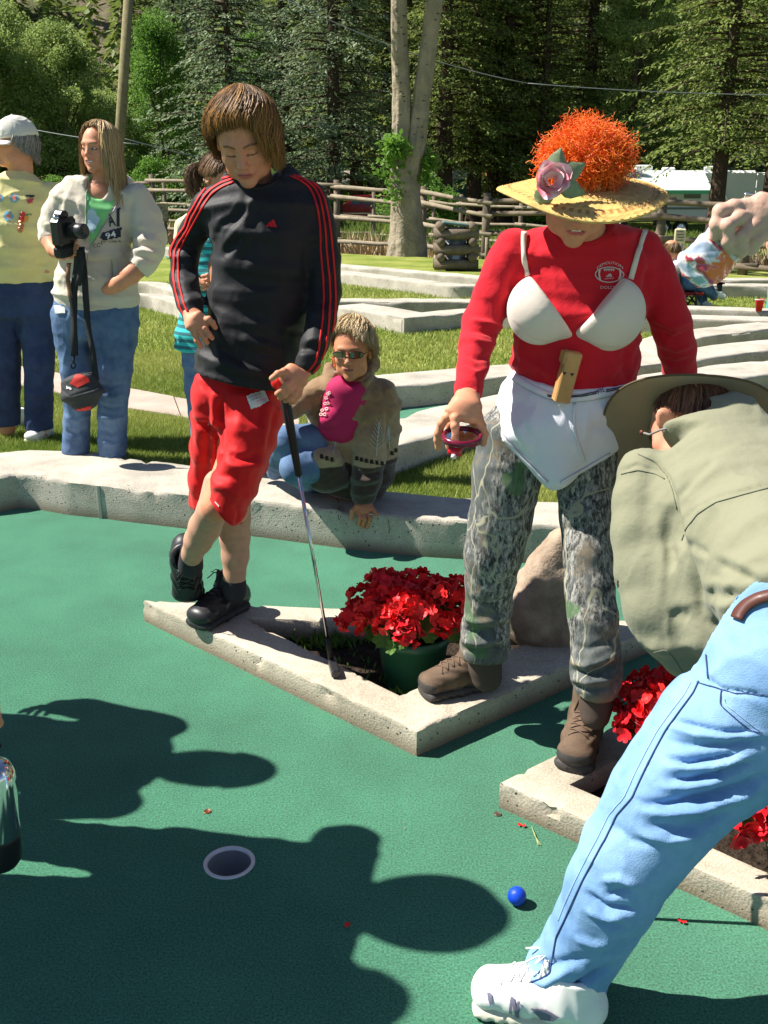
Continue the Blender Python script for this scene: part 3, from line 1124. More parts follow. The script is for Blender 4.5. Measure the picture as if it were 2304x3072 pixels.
def leafy(loc, seed, m, label, name='leafy_tree', trunk_r=.16, group='leafy trees beyond the fence', **kw):
	H = kw.get('H', 11.0)
	root = thing(name, label, 'bush' if 'bush' in name else 'tree', loc, group)
	v, f, br = leafy_mesh(seed, **kw)
	mesh_np('crown', v, f, m, root, False)
	MB().tube([V3(0, 0, -.5), V3(.05, 0, H * .3), V3(-.05, .03, H * .6), V3(0, 0, H * .9)], [trunk_r * 1.2, trunk_r, trunk_r * .6, .03], 8).build('trunk', M_BARK, None).parent = root
	br.build('limb', M_BARK, None).parent = root
	return root
def tz(x, y):
	return float(terr_z(np.array([x]), np.array([y]))[0])
def place(dx, Y):
	"""foot of something that shows at column dx of the 1659 wide view, at distance Y"""
	d = ray(dx * 1.38879, 640)
	x = d[0] * Y / d[1]
	return (x, Y, tz(x, Y))
s1 = conifer(place(505, 50), 3, M_FIR_B, 'broad blue-green spruce behind the boy\'s head', .3, H=15.5, R=4.6, levels=52, dens=88, leaf=.18)
s2 = conifer(place(722, 54), 4, M_FIR_B, 'tall blue-green spruce between the boy\'s head and the forked pale trunk', .42, H=21, R=5.2, z0=2.6, levels=56, dens=88, leaf=.19)
s3 = conifer(place(957, 58), 5, M_FIR_G, 'dark fir directly behind the forked pale trunk, its brown bole bare below', .5, H=24, R=4.4, z0=3.4, levels=56, dens=76, bare=.1, leaf=.20)
def cc(src, dx, Y, rz, sc, label):
	return copy_thing(src, place(dx, Y), rz, sc, label)
cc(s3, 1022, 60, 1.1, (.9, .9, 1), 'dark fir whose bole stands before the white motor home')
cc(s3, 1066, 62, 2.2, (1, 1, 1.05), 'dark fir with its bole just right of the motor home')
cc(s3, 1090, 61, 3.3, (.95, .95, 1), 'dark fir farther back, two boles right of the motor home')
cc(s3, 880, 80, 4.0, (1.1, 1.1, 1.1), 'dark fir hidden behind the left stem of the forked pale trunk')
cc(s3, 770, 72, 5.0, (1, 1, 1.05), 'dark fir with a bole standing over the red pickup')
cc(s3, 835, 75, .7, (1.2, 1.2, 1.1), 'dark fir in the gap left of the forked pale trunk')
s4 = conifer(place(1165, 60), 6, M_FIR_G, 'ragged grey-green spruce rising behind the orange wig', .36, H=19, R=4.4, z0=2.2, levels=52, dens=84, leaf=.16)
s5 = conifer(place(1545, 44), 7, M_FIR_G, 'very dark dense spruce above the white camping trailer', .34, H=20, R=4.6, z0=3.6, levels=60, dens=88, leaf=.17)
cc(s5, 1660, 50, 2, (1.1, 1.1, 1.05), 'dense dark spruce at the right edge of the picture')
cc(s5, 1430, 70, 3, (1, 1, 1.1), 'dense spruce behind the leafy aspen at right')
cc(s3, 1260, 63, 2.6, (1.1, 1.1, 1), 'dark fir behind the straw hat brim')
cc(s4, 1120, 68, 2.0, (1.2, 1.2, 1.15), 'grey-green spruce deeper in the wood, left of the orange wig')
cc(s3, 1800, 54, 1.6, (1.2, 1.2, 1), 'dark fir just past the right edge of the picture')
cc(s2, 620, 72, 1.4, (1.1, 1.1, 1.1), 'blue spruce farther back, between the two nearest spruces')
cc(s2, 1340, 76, 2.9, (1.3, 1.3, 1.1), 'spruce deep behind the aspen above the orange wig')
cc(s2, 990, 82, .9, (1.3, 1.3, 1.15), 'spruce deep behind the fir boles')
cc(s2, 1560, 78, 4.4, (1.3, 1.3, 1.15), 'spruce deep behind the dark one over the trailer')
cc(s2, 400, 84, 4.4, (1.0, 1.0, .95), 'spruce far back left of the boy\'s head')
cc(s2, -80, 70, 4.4, (1.1, 1.1, .8), 'spruce just past the left edge of the picture')
t1 = leafy(place(150, 58), 21, M_LEAF, 'round leafy cottonwood behind the girl with the camera', H=9.6, R=3.7, clumps=120, per=560, leaf=.125, zlow=.3)
cc(t1, 40, 60, 2.0, (1.0, 1.0, 1.12), 'leafy cottonwood above the woman in the cap')
cc(t1, -60, 56, 1.0, (1.1, 1.1, 1.2), 'leafy cottonwood at the left edge of the picture')
cc(t1, 232, 66, 3.0, (.8, .8, .75), 'lower leafy cottonwood left of the wooden pole')
cc(t1, 95, 76, 4.0, (1.2, 1.2, 1.2), 'leafy cottonwood farther back, up the slope at left')
t2 = leafy(place(362, 66), 22, M_LEAF_B, 'bright green slender aspen right of the wooden pole', H=11.5, R=2.0, clumps=80, per=420, leaf=.13, zlow=2)
t3 = leafy(place(1350, 62), 23, M_LEAF, 'grey-green aspen with fluttering leaves right of the orange wig', H=15, R=3.0, clumps=130, per=480, leaf=.12, zlow=3.4)
cc(t3, 1420, 66, 2.0, (1.1, 1.1, 1.15), 'second aspen, a little farther right of the orange wig')
cc(t2, 565, 80, 2.0, (1.3, 1.3, 1.1), 'bright aspen glimpsed between the spruces behind the boy')
b1 = leafy(place(330, 52), 24, M_LEAF_B, 'bright green bush right of the girl\'s blonde hair', 'leafy_bush', .05, 'bushes beyond the fence', H=2.9, R=1.5, clumps=34, per=420, leaf=.10, zlow=.1, sp=.55)
def bb(dx, Y, rz, s, label):
	return copy_thing(b1, place(dx, Y), rz, s, label)
bb(405, 54, 1, (1.1, 1.1, .9), 'bright green bush below the blue spruce, by the ponytail')
bb(470, 58, 2, (1, 1, 1.1), 'green bush behind the ponytailed girl')
bb(240, 56, 3, (.8, .8, .8), 'small green bush behind the girl with the camera')
bb(905, 42, 2, (1.0, 1.0, .8), 'green bush right of the big pale trunk by the fence')
bb(655, 50, 2.5, (1, 1, .7), 'low bush beside the red pickup, left')
bb(1210, 58, 1.5, (1.3, 1.3, .8), 'bush in the shade behind the straw hat')
bb(1250, 62, .5, (1.2, 1.2, .9), 'bush behind the right half of the straw hat')
bb(600, 60, .2, (1.2, 1.2, 1), 'bush behind the boy\'s shoulder')
bb(1100, 72, .2, (1.6, 1.6, 1.2), 'sunlit bush far behind the fir boles')
bb(820, 78, 1.2, (1.8, 1.8, 1.3), 'sunlit bush behind the red pickup')
bb(1480, 74, 1.2, (1.8, 1.8, 1.3), 'bush behind the white camping trailer')
bb(120, 50, 1.2, (1.0, 1.0, .7), 'low bush beyond the fence by the brown roof')
bb(290, 74, 2.2, (1.6, 1.6, 1.3), 'bush at the foot of the rocky slope')
def hill_wood():
	r = np.random.default_rng(5)
	V_, F_, n0 = [], [], 0
	for i in range(560):
		y = r.uniform(88, 190)
		x = r.uniform(-.55, .6) * y
		qx = proj(V3(x, y, 8))[0] / 1.38879
		if 262 < qx < 345 and r.random() < .8: continue
		h = r.uniform(7, 15)
		rr = h * r.uniform(.16, .24)
		m = 120
		t = r.uniform(0, 1, m)
		a = r.uniform(0, 2 * np.pi, m)
		q = rr * (1 - t) * r.uniform(.4, 1, m) + .1
		p = np.stack([np.cos(a) * q, np.sin(a) * q, t * h + .4], 1)
		d = np.stack([np.cos(a), np.sin(a), -.5 + 0 * a], 1) + r.normal(0, .3, (m, 3))
		d /= np.linalg.norm(d, axis=1, keepdims=True)
		s = np.cross(d, np.array([0, 0, 1.0])) + r.normal(0, .3, (m, 3))
		v, f = quads(p, d, s, r.uniform(.9, 1.7, m), r.uniform(.25, .6, m))
		V_.append(v + V3(x, y, tz(x, y))); F_.append(f + n0); n0 += len(v)
	o = mesh_np('distant_wood', np.concatenate(V_), np.concatenate(F_), M_FIR_G, None, False)
	tag(o, kind='stuff')
hill_wood()
def weeds():
	r = np.random.default_rng(15)
	n = 60000
	x = r.uniform(-30, 26, n)
	e = np.clip(20.5 + np.where(x < 0, -.72 * x, -.5 * x), 13, 44)
	y = e + 7 + r.uniform(0, 1, n) ** 1.3 * 34
	z = terr_z(x, y)
	k = vnoise(np.stack([x * .35, y * .35, 0 * x], 1), 3)
	h = .28 + .35 * np.clip(k + .3, 0, 1) * (x < 2)
	d = np.stack([r.normal(0, .35, n), r.normal(0, .35, n), np.ones(n)], 1)
	d /= np.linalg.norm(d, axis=1, keepdims=True)
	s = rand_unit(r, n)
	s[:, 2] = 0
	v, f = quads(np.stack([x, y, z], 1), d, s, h * r.uniform(.6, 1.4, n), .035 * r.uniform(.6, 1.6, n))
	tag(mesh_np('meadow_plants', v, f, foliage_mat('meadow_plants', (.09, .17, .025), (.24, .27, .07), .4), None, False), kind='stuff')
weeds()
def reeds():
	r = np.random.default_rng(16)
	n = 6500
	x = r.uniform(-9, 10, n)
	e = np.clip(20.5 + np.where(x < 0, -.72 * x, -.5 * x), 13, 44)
	y = e + 6.6 + r.normal(0, .35, n)
	k = vnoise(np.stack([x * 1.2, 0 * x, 0 * x], 1), 3)
	keep = (k > -.35)
	x, y, k = x[keep], y[keep], k[keep]
	n = len(x)
	h = r.uniform(.35, .8, n) * (1 + .3 * k)
	d = np.stack([r.normal(0, .45, n), r.normal(0, .45, n), np.ones(n)], 1)
	d /= np.linalg.norm(d, axis=1, keepdims=True)
	s = rand_unit(r, n)
	v, f = quads(np.stack([x, y, 0 * x - .5], 1), d, s, h, .035 * r.uniform(.7, 1.4, n))
	tag(mesh_np('dry_reeds', v, f, mat('dry_reed', (.48, .36, .2), .8, noise=(8, .35)), None, False), kind='stuff')
reeds()
def bark_tube(pts, rads, n, seed, amp=.03):
	pts = [np.asarray(p, float) for p in pts]
	L = np.concatenate([[0], np.cumsum([np.linalg.norm(b - a) for a, b in zip(pts[:-1], pts[1:])])])
	m = int(L[-1] / .05)
	s = np.linspace(0, L[-1], m)
	P_ = np.stack([np.interp(s, L, [p[i] for p in pts]) for i in range(3)], 1)
	R_ = np.interp(s, L, rads)
	for _ in range(10):
		P_[1:-1] = (P_[:-2] + P_[2:]) / 2
	a = np.linspace(0, 2 * np.pi, n, endpoint=False)
	v = np.stack([P_[:, None, 0] + R_[:, None] * np.cos(a), P_[:, None, 1] + R_[:, None] * np.sin(a), P_[:, None, 2] + 0 * a], -1)
	q = v.reshape(-1, 3)
	aa = np.tile(a, m)
	cyl = np.stack([np.cos(aa) * 4.2, np.sin(aa) * 4.2, q[:, 2] * 1.3], 1)
	rg = 1 - np.abs(vnoise(cyl * 1.3, seed)) * 2
	rg = rg + .5 * (1 - np.abs(vnoise(cyl * 2.9, seed + 1)) * 2)
	nn = np.stack([np.cos(aa), np.sin(aa), 0 * aa], 1)
	fade = np.clip(1.25 - (q[:, 2] - 0) / 5.5, .12, 1)
	q = q + nn * (rg * amp * fade)[:, None]
	f = [(i * n + k, i * n + (k + 1) % n, (i + 1) * n + (k + 1) % n, (i + 1) * n + k) for i in range(m - 1) for k in range(n)]
	return q, np.array(f)
Yt = 20.6
b0 = G(1222, 742, GZ); b0[1] = Yt
root = thing('forked_cottonwood', 'big pale cottonwood forking into two stems, furrowed bark, on the lawn', 'tree', tuple(b0))
M_PALE = mat('furrowed_pale_bark', (.30, .25, .185), .95, spec=.1, noise=(3, .25), bump=[('noise', 14, 1, .03)])
_nt = M_PALE.node_tree
def dp(x, y): return P(x * 1.38879, y * 1.38879, Yt)
v1, f1 = bark_tube([dp(880, 545) - V3(0, 0, .3), dp(880, 520), dp(878, 470), dp(876, 420), dp(872, 372), dp(868, 300), dp(868, 200), dp(863, 100), dp(862, 0), dp(858, -140)],
				   [.42, .35, .285, .265, .25, .17, .155, .145, .135, .12], 40, 3)
v2, f2 = bark_tube([dp(884, 440), dp(886, 380), dp(893, 340), dp(902, 290), dp(912, 200), dp(925, 110), dp(938, 10), dp(955, -140)],
				   [.16, .19, .19, .165, .155, .15, .14, .12], 36, 9)
v = np.concatenate([v1, v2])
f = np.concatenate([f1, f2 + len(v1)])
adopt(root, mesh_np('trunk', v, f, M_PALE, None, True))
mb = MB()
r_ = random.Random(4)
sk = Skin(v, f)
polys = []
for i in range(40):
	left = r_.random() < .5
	y = r_.uniform(5, 330)
	x = (np.interp(y, [0, 300], [862, 869]) if left else np.interp(y, [10, 110, 200, 290], [938, 925, 912, 902])) + r_.uniform(-11, 11)
	w, h = r_.uniform(2.5, 7), r_.uniform(1, 2.2)
	X_, Y_ = x * 1.38879, y * 1.38879
	polys.append([(X_ - w, Y_), (X_, Y_ - h), (X_ + w, Y_ + h * .3), (X_, Y_ + h)])
M_SCAR = mat('bark_scar', (.05, .04, .03), .9)
for q_ in polys: patch(sk, [q_], 'bark_scar', M_SCAR, root, .012)
lv, lf, br = leafy_mesh(31, H=1.1, R=.34, clumps=14, per=60, leaf=.10, zlow=.1, sp=.2)
c0 = dp(862, 360)
o1 = mesh_np('leaf_spray', lv * np.array([1.0, 1, 1]) + c0 + V3(-.12, -.3, -.65), lf, M_LEAF_B, None, False)
lv, lf, br = leafy_mesh(32, H=.6, R=.16, clumps=5, per=60, leaf=.09, zlow=.1, sp=.15)
o2 = mesh_np('leaf_spray', lv + dp(925, 370) + V3(0, -.1, -.3), lf, M_LEAF_B, None, False)
lv, lf, br = leafy_mesh(33, H=4, R=3.2, clumps=60, per=210, leaf=.13, zlow=.2, sp=.6)
o3 = mesh_np('crown', lv * np.array([1.25, 1, 1]) + dp(905, -80) + V3(0, 0, .6), lf, M_LEAF, None, False)
adopt(root, o1, o2, o3)
for o_ in (o1, o2, o3): o_['kind'] = 'stuff'
M_POLE = mat('weathered_pole', (.20, .17, .085), .9, noise=(6, .25), bump=[('noise', 40, .6, .01)])
pl0, pl1 = D(256, 345, 33), D(281, -60, 33)
pole = thing('utility_pole', 'tall leaning weathered wooden pole behind the girl with the camera', 'pole', tuple(pl0 - V3(0, 0, 2.2)))
dl = unit(pl1 - pl0)
MB().tube([pl0 - dl * 2.2, pl0, pl1], [.17, .165, .135], 14).build('shaft', M_POLE, pole, True)
M_WIRE = mat('wire', (.22, .24, .24), .5)
def wire(a, b, sag, label):
	a, b = np.asarray(a), np.asarray(b)
	pts = [a + (b - a) * t - V3(0, 0, sag * 4 * t * (1 - t)) for t in np.linspace(0, 1, 14)]
	tag(MB().tube(pts, .014, 5).build('overhead_wire', M_WIRE, None, True), label, 'wire', 'overhead wires')
wire(D(600, -10, 34), D(1140, 180, 36), .3, 'sagging wire crossing the dark trees above the forked trunk')
wire(D(1140, 180, 36), D(1750, 205, 38), .1, 'nearly level wire in front of the dark trees at right')
wire(D(-60, 250, 33), D(300, 312, 31), .1, 'thin wire behind the girl\'s head')
wire(D(270, 300, 31), D(660, 380, 36), .1, 'thin low wire behind the boy\'s head')
M_LOG = mat('weathered_log', (.23, .19, .13), .85, noise=(5, .25), bump=[('noise', 30, .6, .01)])
M_LOGD = mat('old_and_shaded_log', (.15, .115, .08), .9, noise=(5, .3), bump=[('noise', 30, .6, .01)])
fl = []
def fence(pp, hs, label, rails=(.98, .70, .42, .12), pr=.08, rr=.043, m=M_LOG, mp=M_LOGD, ext=.35):
	root = thing('log_fence', label, 'fence', tuple(pp[0]), 'rustic log fences')
	rr_ = random.Random(len(label))
	for i, p in enumerate(pp):
		h = hs[i]
		o = MB().tube([V3(p[0], p[1], p[2] - .3), V3(p[0] + .01, p[1], p[2] + h * 1.08)], [pr, pr * .92], 10).build('post', mp, root, True)
	for i in range(len(pp) - 1):
		a, b = np.asarray(pp[i], float), np.asarray(pp[i + 1], float)
		for k in rails:
			ja, jb = rr_.uniform(-.05, .05), rr_.uniform(-.05, .05)
			A, B = a + V3(0, -.10, hs[i] * k + ja), b + V3(0, -.10, hs[i + 1] * k + jb)
			mid = (A + B) / 2 + V3(0, 0, rr_.uniform(-.05, .02))
			e = unit(B - A) * .2
			MB().tube([A - e, A + (mid - A) * .5, mid, B + (mid - B) * .5, B + e], [rr * 1.15, rr * 1.1, rr, rr * .95, rr * .85], 8).build('rail', m, root, True)
	return root
def fp(x, Y, z=GZ):
	d = ray(x, 700); return V3(d[0] * Y / d[1], Y, z)
fence([fp(465, 29), fp(720, 27), fp(1011, 24.5), fp(1268, 22), fp(1456, 19.7)], [1.45, 1.4, 1.32, 1.2, 1.05], 'pale log rail fence behind the boy and the forked trunk', (1.0, .78, .46, .08))
fence([fp(1456, 19.9), fp(1700, 18.6), fp(1980, 17.4), fp(2240, 16.3), fp(2560, 15.3)], [1.1, 1.15, 1.15, 1.1, 1.1], 'grey log rail fence in the shade behind the lady in red', (.98, .72, .44, .1), m=M_LOGD)  # darker log colour on these rails paints in the shade
fence([fp(-300, 41), fp(-40, 39), fp(232, 36), fp(398, 32), fp(465, 29.3)], [1.4] * 5, 'dark log rail fence behind the two women at left', (.95, .6, .25), m=M_LOGD)
fence([fp(500, 37, -.3), fp(585, 36, -.3), fp(760, 36, -.4), fp(960, 36, -.6), fp(1121, 35, -.7), fp(1300, 34, -.7), fp(1381, 33, -.7), fp(1560, 31, -.7), fp(1700, 30, -.7)], [1.75, 1.7, 1.7, 1.75, 1.8, 1.75, 1.7, 1.7, 1.7], 'second log fence across the pond, before the red pickup', (.9, .6, .3), pr=.07)
bc = G(1350, 790, GZ); bc[1] = 17.2
bin_ = thing('log_litter_bin', 'square litter bin of stacked grey logs on the lawn by the fence', 'litter bin', tuple(bc))
S_ = .40
for k in range(3):
	z = GZ + .10 + k * .24
	for s in (-1, 1):
		MB().tube([bc + V3(-.36, s * S_ * .5, 0) * V3(1, 1, 0) + V3(0, 0, z - bc[2]), bc + V3(.36, s * S_ * .5, z - bc[2])], .085, 12).build('log', M_LOGD, bin_, True)
	for s in (-1, 1):
		MB().tube([bc + V3(s * .26, -.3, z + .12 - bc[2]), bc + V3(s * .26, .3, z + .12 - bc[2])], .07, 12).build('log', M_LOGD, bin_, True)
MB().lathe(bc + V3(0, 0, 0), [(.16, .02), (.17, .68), (.0, .68)], 20).build('liner', mat('steel_liner', (.3, .32, .33), .4, .6), bin_, True)
MB().box(bc + V3(-.02, 0, .74), (.42, .4, .04), rotm((0, 1, 0), .1), .01).build('lid', mat('green_lid', (.12, .2, .18), .5), bin_)
M_SIGN = mat('routed_sign_wood', (.42, .36, .2), .8, noise=(12, .4), col2=(.16, .13, .08))
sg = fp(470, 28.2)
sgn = thing('wooden_sign', 'weathered yellow-brown wooden board on the fence by the girl\'s elbow', 'sign', tuple(sg))
c = P(470, 636, 28.2)
MB().box(c, (.62, .05, .48), None, .02).build('board', M_SIGN, sgn)
MB().tube([V3(c[0] + .2, c[1] + .06, GZ - .2), V3(c[0] + .2, c[1] + .06, c[2] + .2)], .05, 8).build('post', M_LOGD, sgn, True)
c = P(2040, 708, 14.0)
sgn2 = thing('wooden_sign', 'small pale notice board on a grey post behind the lady\'s shoulder', 'sign', (c[0], c[1], GZ))
MB().tube([V3(c[0] - .02, c[1] + .05, GZ - .2), V3(c[0] + .02, c[1] + .05, c[2] + .1)], .055, 10).build('post', mat('grey_post', (.38, .38, .36), .7), sgn2, True)
MB().box(c, (.155 * 1.0, .03, .19), None, .015).build('board', mat('pale_board', (.62, .55, .33), .7, noise=(16, .3)), sgn2)
mb = MB()
for k in range(4):
	mb.box(c + V3(r_.uniform(-.01, .01), -.018, .055 - k * .036), (.09, .006, .012))
mb.build('marking', mat('dark_marking', (.12, .11, .09), .8), sgn2)
c = fp(1555, 18.4)
sgn3 = thing('wooden_sign', 'brown round-topped board on a thin stake by the dark fence', 'sign', tuple(c))
q = P(1525, 725, 18.4)
MB().lathe(q, [(0, 0), (.22, 0), (.22, .04), (0, .04)], 20, rotm((1, 0, 0), math.pi / 2)).build('board', mat('brown_board', (.2, .12, .07), .8, noise=(6, .3)), sgn3)
MB().tube([P(1461, 712, 18.4), V3(P(1461, 712, 18.4)[0], 18.4, GZ - .1)], .03, 8).build('stake', M_LOG, sgn3, True)
M_WHITE = mat('white_coach_paint', (.78, .79, .78), .35)
M_GLASSD = mat('dark_window_glass', (.02, .05, .07), .06, spec=.8)
M_WSCREEN = mat('teal_reflection', (.05, .16, .17), .5, noise=(3, .4))  # bluish reflection of the windscreen, put into its colour
M_TYRE = mat('tyre_rubber', (.02, .02, .02), .8)
M_CHROME = mat('bright_metal', (.6, .6, .62), .25, 1.0)
def wheel(c, r, w, root, n=18):
	t = MB().lathe(c, [(r * .6, -w / 2), (r * .95, -w / 2), (r, -w * .3), (r, w * .3), (r * .95, w / 2), (r * .6, w / 2)], n, rotm((1, 0, 0), math.pi / 2)).build('wheel', M_TYRE, root, True)
	rim = MB().lathe(c, [(0, w * .42), (r * .25, w * .45), (r * .5, w * .3), (r * .62, w * .42)], n, rotm((1, 0, 0), math.pi / 2)).build('rim', M_CHROME, None, True)
	rim.parent = t
	rim.matrix_parent_inverse = t.matrix_world.inverted()
	rim.location = (0, 0, 0)
	return t
mp_ = place(1000, 72)
mh = thing('motor_home', 'white motor home with bluish reflecting windscreen between the fir boles', 'motor home', mp_)
mx, my, mz = mp_[0] - .35, 78, mp_[2] + .1
mb = MB().box((mx, my + 4, mz + 1.85), (2.5, 8, 2.5), None, .15)
mb.build('body', M_WHITE, mh)
MB().box((mx, my - .02, mz + 2.0), (2.2, .1, 1.35), None, .04).build('windscreen', M_WSCREEN, mh)
MB().box((mx, my - .06, mz + 2.0), (.08, .06, 1.35)).build('divider', M_WHITE, mh)
MB().box((mx - .6, my + 2.2, mz + 3.28), (.8, 1.0, .34), None, .08).build('roof_unit', M_WHITE, mh)
MB().box((mx + .55, my + 1.6, mz + 3.25), (.8, 1.0, .3), None, .08).build('roof_unit', M_WHITE, mh)
MB().box((mx, my - .12, mz + .7), (2.5, .22, .3), None, .05).build('bumper', M_CHROME, mh)
for s in (-1, 1):
	MB().lathe((mx + s * .85, my - .08, mz + 1.05), [(0, 0), (.14, 0), (.15, .08)], 14, rotm((1, 0, 0), math.pi / 2)).build('headlight', M_CHROME, mh, True)
	wheel(V3(mx + s * 1.0, my + 1.2, mz + .42), .42, .28, mh)
tp = place(1475, 52)
tr = thing('camping_trailer', 'white camping trailer with a green-edged awning under the dark spruces', 'trailer', tp)
tx, ty, tz_ = tp[0], 52, tp[2]
def rel(x, y, z): return V3(tx + x, ty + y, tz_ + z)
MB().box(rel(-.2, 1.2, 1.85), (7.4, 2.4, 2.35), None, .12).build('body', M_WHITE, tr)
MB().box(rel(-1.9, 1.1, 3.15), (.9, .7, .28), None, .07).build('roof_unit', M_WHITE, tr)
MB().box(rel(-.6, 1.1, 3.1), (.6, .4, .16), None, .05).build('roof_vent', M_WHITE, tr)
MB().box(rel(1.4, 1.1, 3.12), (.4, .4, .24), None, .05).build('roof_vent', M_WHITE, tr)
for x in (-2.8, -1.2, .4):
	w = MB().box(rel(x, -.02, 2.0), (.8, .05, .55)).build('window', M_GLASSD, tr)
MB().box(rel(1.55, -.03, 1.65), (.68, .06, 1.75)).build('door', mat('trailer_door', (.7, .7, .68), .4), tr)
aw = MB()
aw.add([rel(-3.6, -.05, 2.85), rel(.9, -.05, 2.85), rel(.6, -2.4, 2.1), rel(-3.6, -2.4, 2.1), rel(-3.6, -.05, 2.89), rel(.9, -.05, 2.89), rel(.6, -2.4, 2.14), rel(-3.6, -2.4, 2.14)], [(0, 1, 2, 3), (4, 7, 6, 5), (0, 4, 5, 1), (1, 5, 6, 2), (2, 6, 7, 3), (3, 7, 4, 0)])
aw.build('awning', mat('awning_cloth', (.66, .74, .68), .6), tr)
MB().box(rel(-1.5, -2.42, 2.03), (4.2, .04, .14)).build('valance', mat('green_valance', (.1, .4, .22), .6), tr)
for a, b in (((-3.6, -2.4, 2.1), (-3.6, -2.4, 0)), ((.6, -2.4, 2.1), (1.5, -.1, 2.7)), ((1.5, -.1, 2.7), (2.9, -.25, .2))):
	MB().tube([rel(*a), rel(*b)], .045, 6).build('strut', mat('pale_strut', (.6, .7, .62), .5), tr)
MB().box(rel(-.3, -.03, 1.25), (7.2, .03, .1)).build('trim_line', mat('trim_grey', (.2, .22, .22), .5), tr)
wheel(rel(-.9, -.0, .36), .36, .24, tr); wheel(rel(-.05, -.0, .36), .36, .24, tr)
tp2 = rel(6.6, 2.5, 0)
tr2 = thing('camping_trailer', 'second pale trailer, cut off behind the dark bole at right', 'trailer', tuple(tp2))
MB().box(tp2 + V3(0, 1, 1.8), (4.8, 2.3, 2.3), None, .12).build('body', M_WHITE, tr2)
MB().box(tp2 + V3(-1, -.2, 1.9), (.7, .05, .5)).build('window', M_GLASSD, tr2)
wheel(tp2 + V3(.5, -.1, .36), .36, .24, tr2)
M_RED = mat('maroon_paint', (.26, .015, .03), .3, coat=.5)
pp_ = place(792, 62)
pk = thing('pickup_truck', 'maroon pickup with chrome trim parked behind the fence', 'pickup', pp_)
px_, py_, pz_ = pp_[0], 62, pp_[2]
def rp(x, y, z): return V3(px_ + x, py_ + y, pz_ + z)
prof = [(-2.7, .55), (-2.7, 1.0), (-2.55, 1.15), (-1.35, 1.25), (-.75, 1.75), (.55, 1.8), (.7, 1.78), (2.5, 1.74), (2.65, 1.3), (2.68, .6)]
poly = prof
mb = MB()
n = len(poly)
vv = [rp(x, -.9 + (.12 if z > 1.3 else 0), z) for x, z in poly] + [rp(x, .9 - (.12 if z > 1.3 else 0), z) for x, z in poly]
mb.add(vv, [tuple(range(n)), tuple(range(n, 2 * n))[::-1]] + [(i, i + n, (i + 1) % n + n, (i + 1) % n) for i in range(n)])
mb.build('body', M_RED, pk)
for x0, x1 in ((-1.15, -.35), (-.22, .5), (.85, 1.6), (1.7, 2.4)):
	MB().add([rp(x0 + (.25 if x0 < -1 else 0), -.925, 1.3), rp(x1, -.925, 1.3), rp(x1, -.81, 1.67), rp(x0 + (.45 if x0 < -1 else 0), -.81, 1.67)], [(0, 1, 2, 3)]).build('window', M_GLASSD, pk)
MB().box(rp(0, -.93, .78), (5.2, .04, .07)).build('trim_line', M_CHROME, pk)
MB().box(rp(-2.75, 0, .62), (.12, 1.8, .18)).build('bumper', M_CHROME, pk)
MB().box(rp(2.74, 0, .62), (.12, 1.8, .18)).build('bumper', M_CHROME, pk)
wheel(rp(-1.85, -.82, .38), .38, .25, pk); wheel(rp(1.65, -.82, .38), .38, .25, pk)
for x in (-1.85, 1.65):
	MB().tube([rp(x + .46 * math.cos(a), -.92, .40 + .46 * math.sin(a)) for a in np.linspace(0, math.pi, 12)], .035, 5).build('wheel_arch', M_CHROME, pk)
def cabin(dx, Y, w, wh, rh, label, colr=(.16, .09, .065), depth=4.0, roofc=(.2, .15, .13)):
	p = place(dx, Y)
	r = thing('cabin', label, 'cabin', p, 'small cabins beyond the fence')
	q = V3(*p)
	MB().box(q + V3(0, 0, wh / 2), (w, depth, wh)).build('wall', mat('cabin_wall', colr, .8, noise=(3, .2)), r)
	e = .4
	v = [q + V3(-w / 2 - e, -depth / 2 - e, wh - .1), q + V3(w / 2 + e, -depth / 2 - e, wh - .1), q + V3(w / 2 + e, 0, wh + rh), q + V3(-w / 2 - e, 0, wh + rh), q + V3(-w / 2 - e, depth / 2 + e, wh - .1), q + V3(w / 2 + e, depth / 2 + e, wh - .1)]
	MB().add(v, [(0, 1, 2, 3), (3, 2, 5, 4), (0, 3, 4), (1, 5, 2), (0, 4, 5, 1)]).build('roof', mat('cabin_roof', roofc, .8, noise=(5, .2)), r)
	MB().box(q + V3(-w * .2, -depth / 2 - .02, wh * .55), (w * .16, .05, wh * .35)).build('window', M_GLASSD, r)
	MB().box(q + V3(w * .2, -depth / 2 - .02, wh * .42), (w * .14, .05, wh * .8)).build('door', M_BARK_D, r)
	return r
cabin(822, 84, 7, 2.1, 1.3, 'brown cabin with a low grey roof beyond the maroon pickup', roofc=(.30, .24, .21))
cabin(630, 82, 5, 2.0, 1.2, 'brown cabin glimpsed behind the boy\'s left shoulder', roofc=(.12, .08, .06))
cabin(1078, 95, 4, 2.2, 1.2, 'small red-roofed cabin behind the fir boles', roofc=(.4, .1, .06))
cabin(118, 66, 5.5, 1.4, 1.3, 'low brown-roofed shed behind the woman in the cap', roofc=(.14, .06, .035))
M_SKIN = mat('skin', (.6, .36, .26), .55, attr=True, spec=.3, sss=.05, noise=(45, .10), bump=[('noise', 260, .3, .0012)])
M_EYEW = mat('eye_white', (.7, .68, .65), .2)
M_IRIS = mat('iris', (.05, .035, .03), .15)
M_LENS = mat('clear_lens', (.8, .8, .8), .05, alpha=.25)
def dep(x, y, Y):
	return Y / ray(x, y)[1]
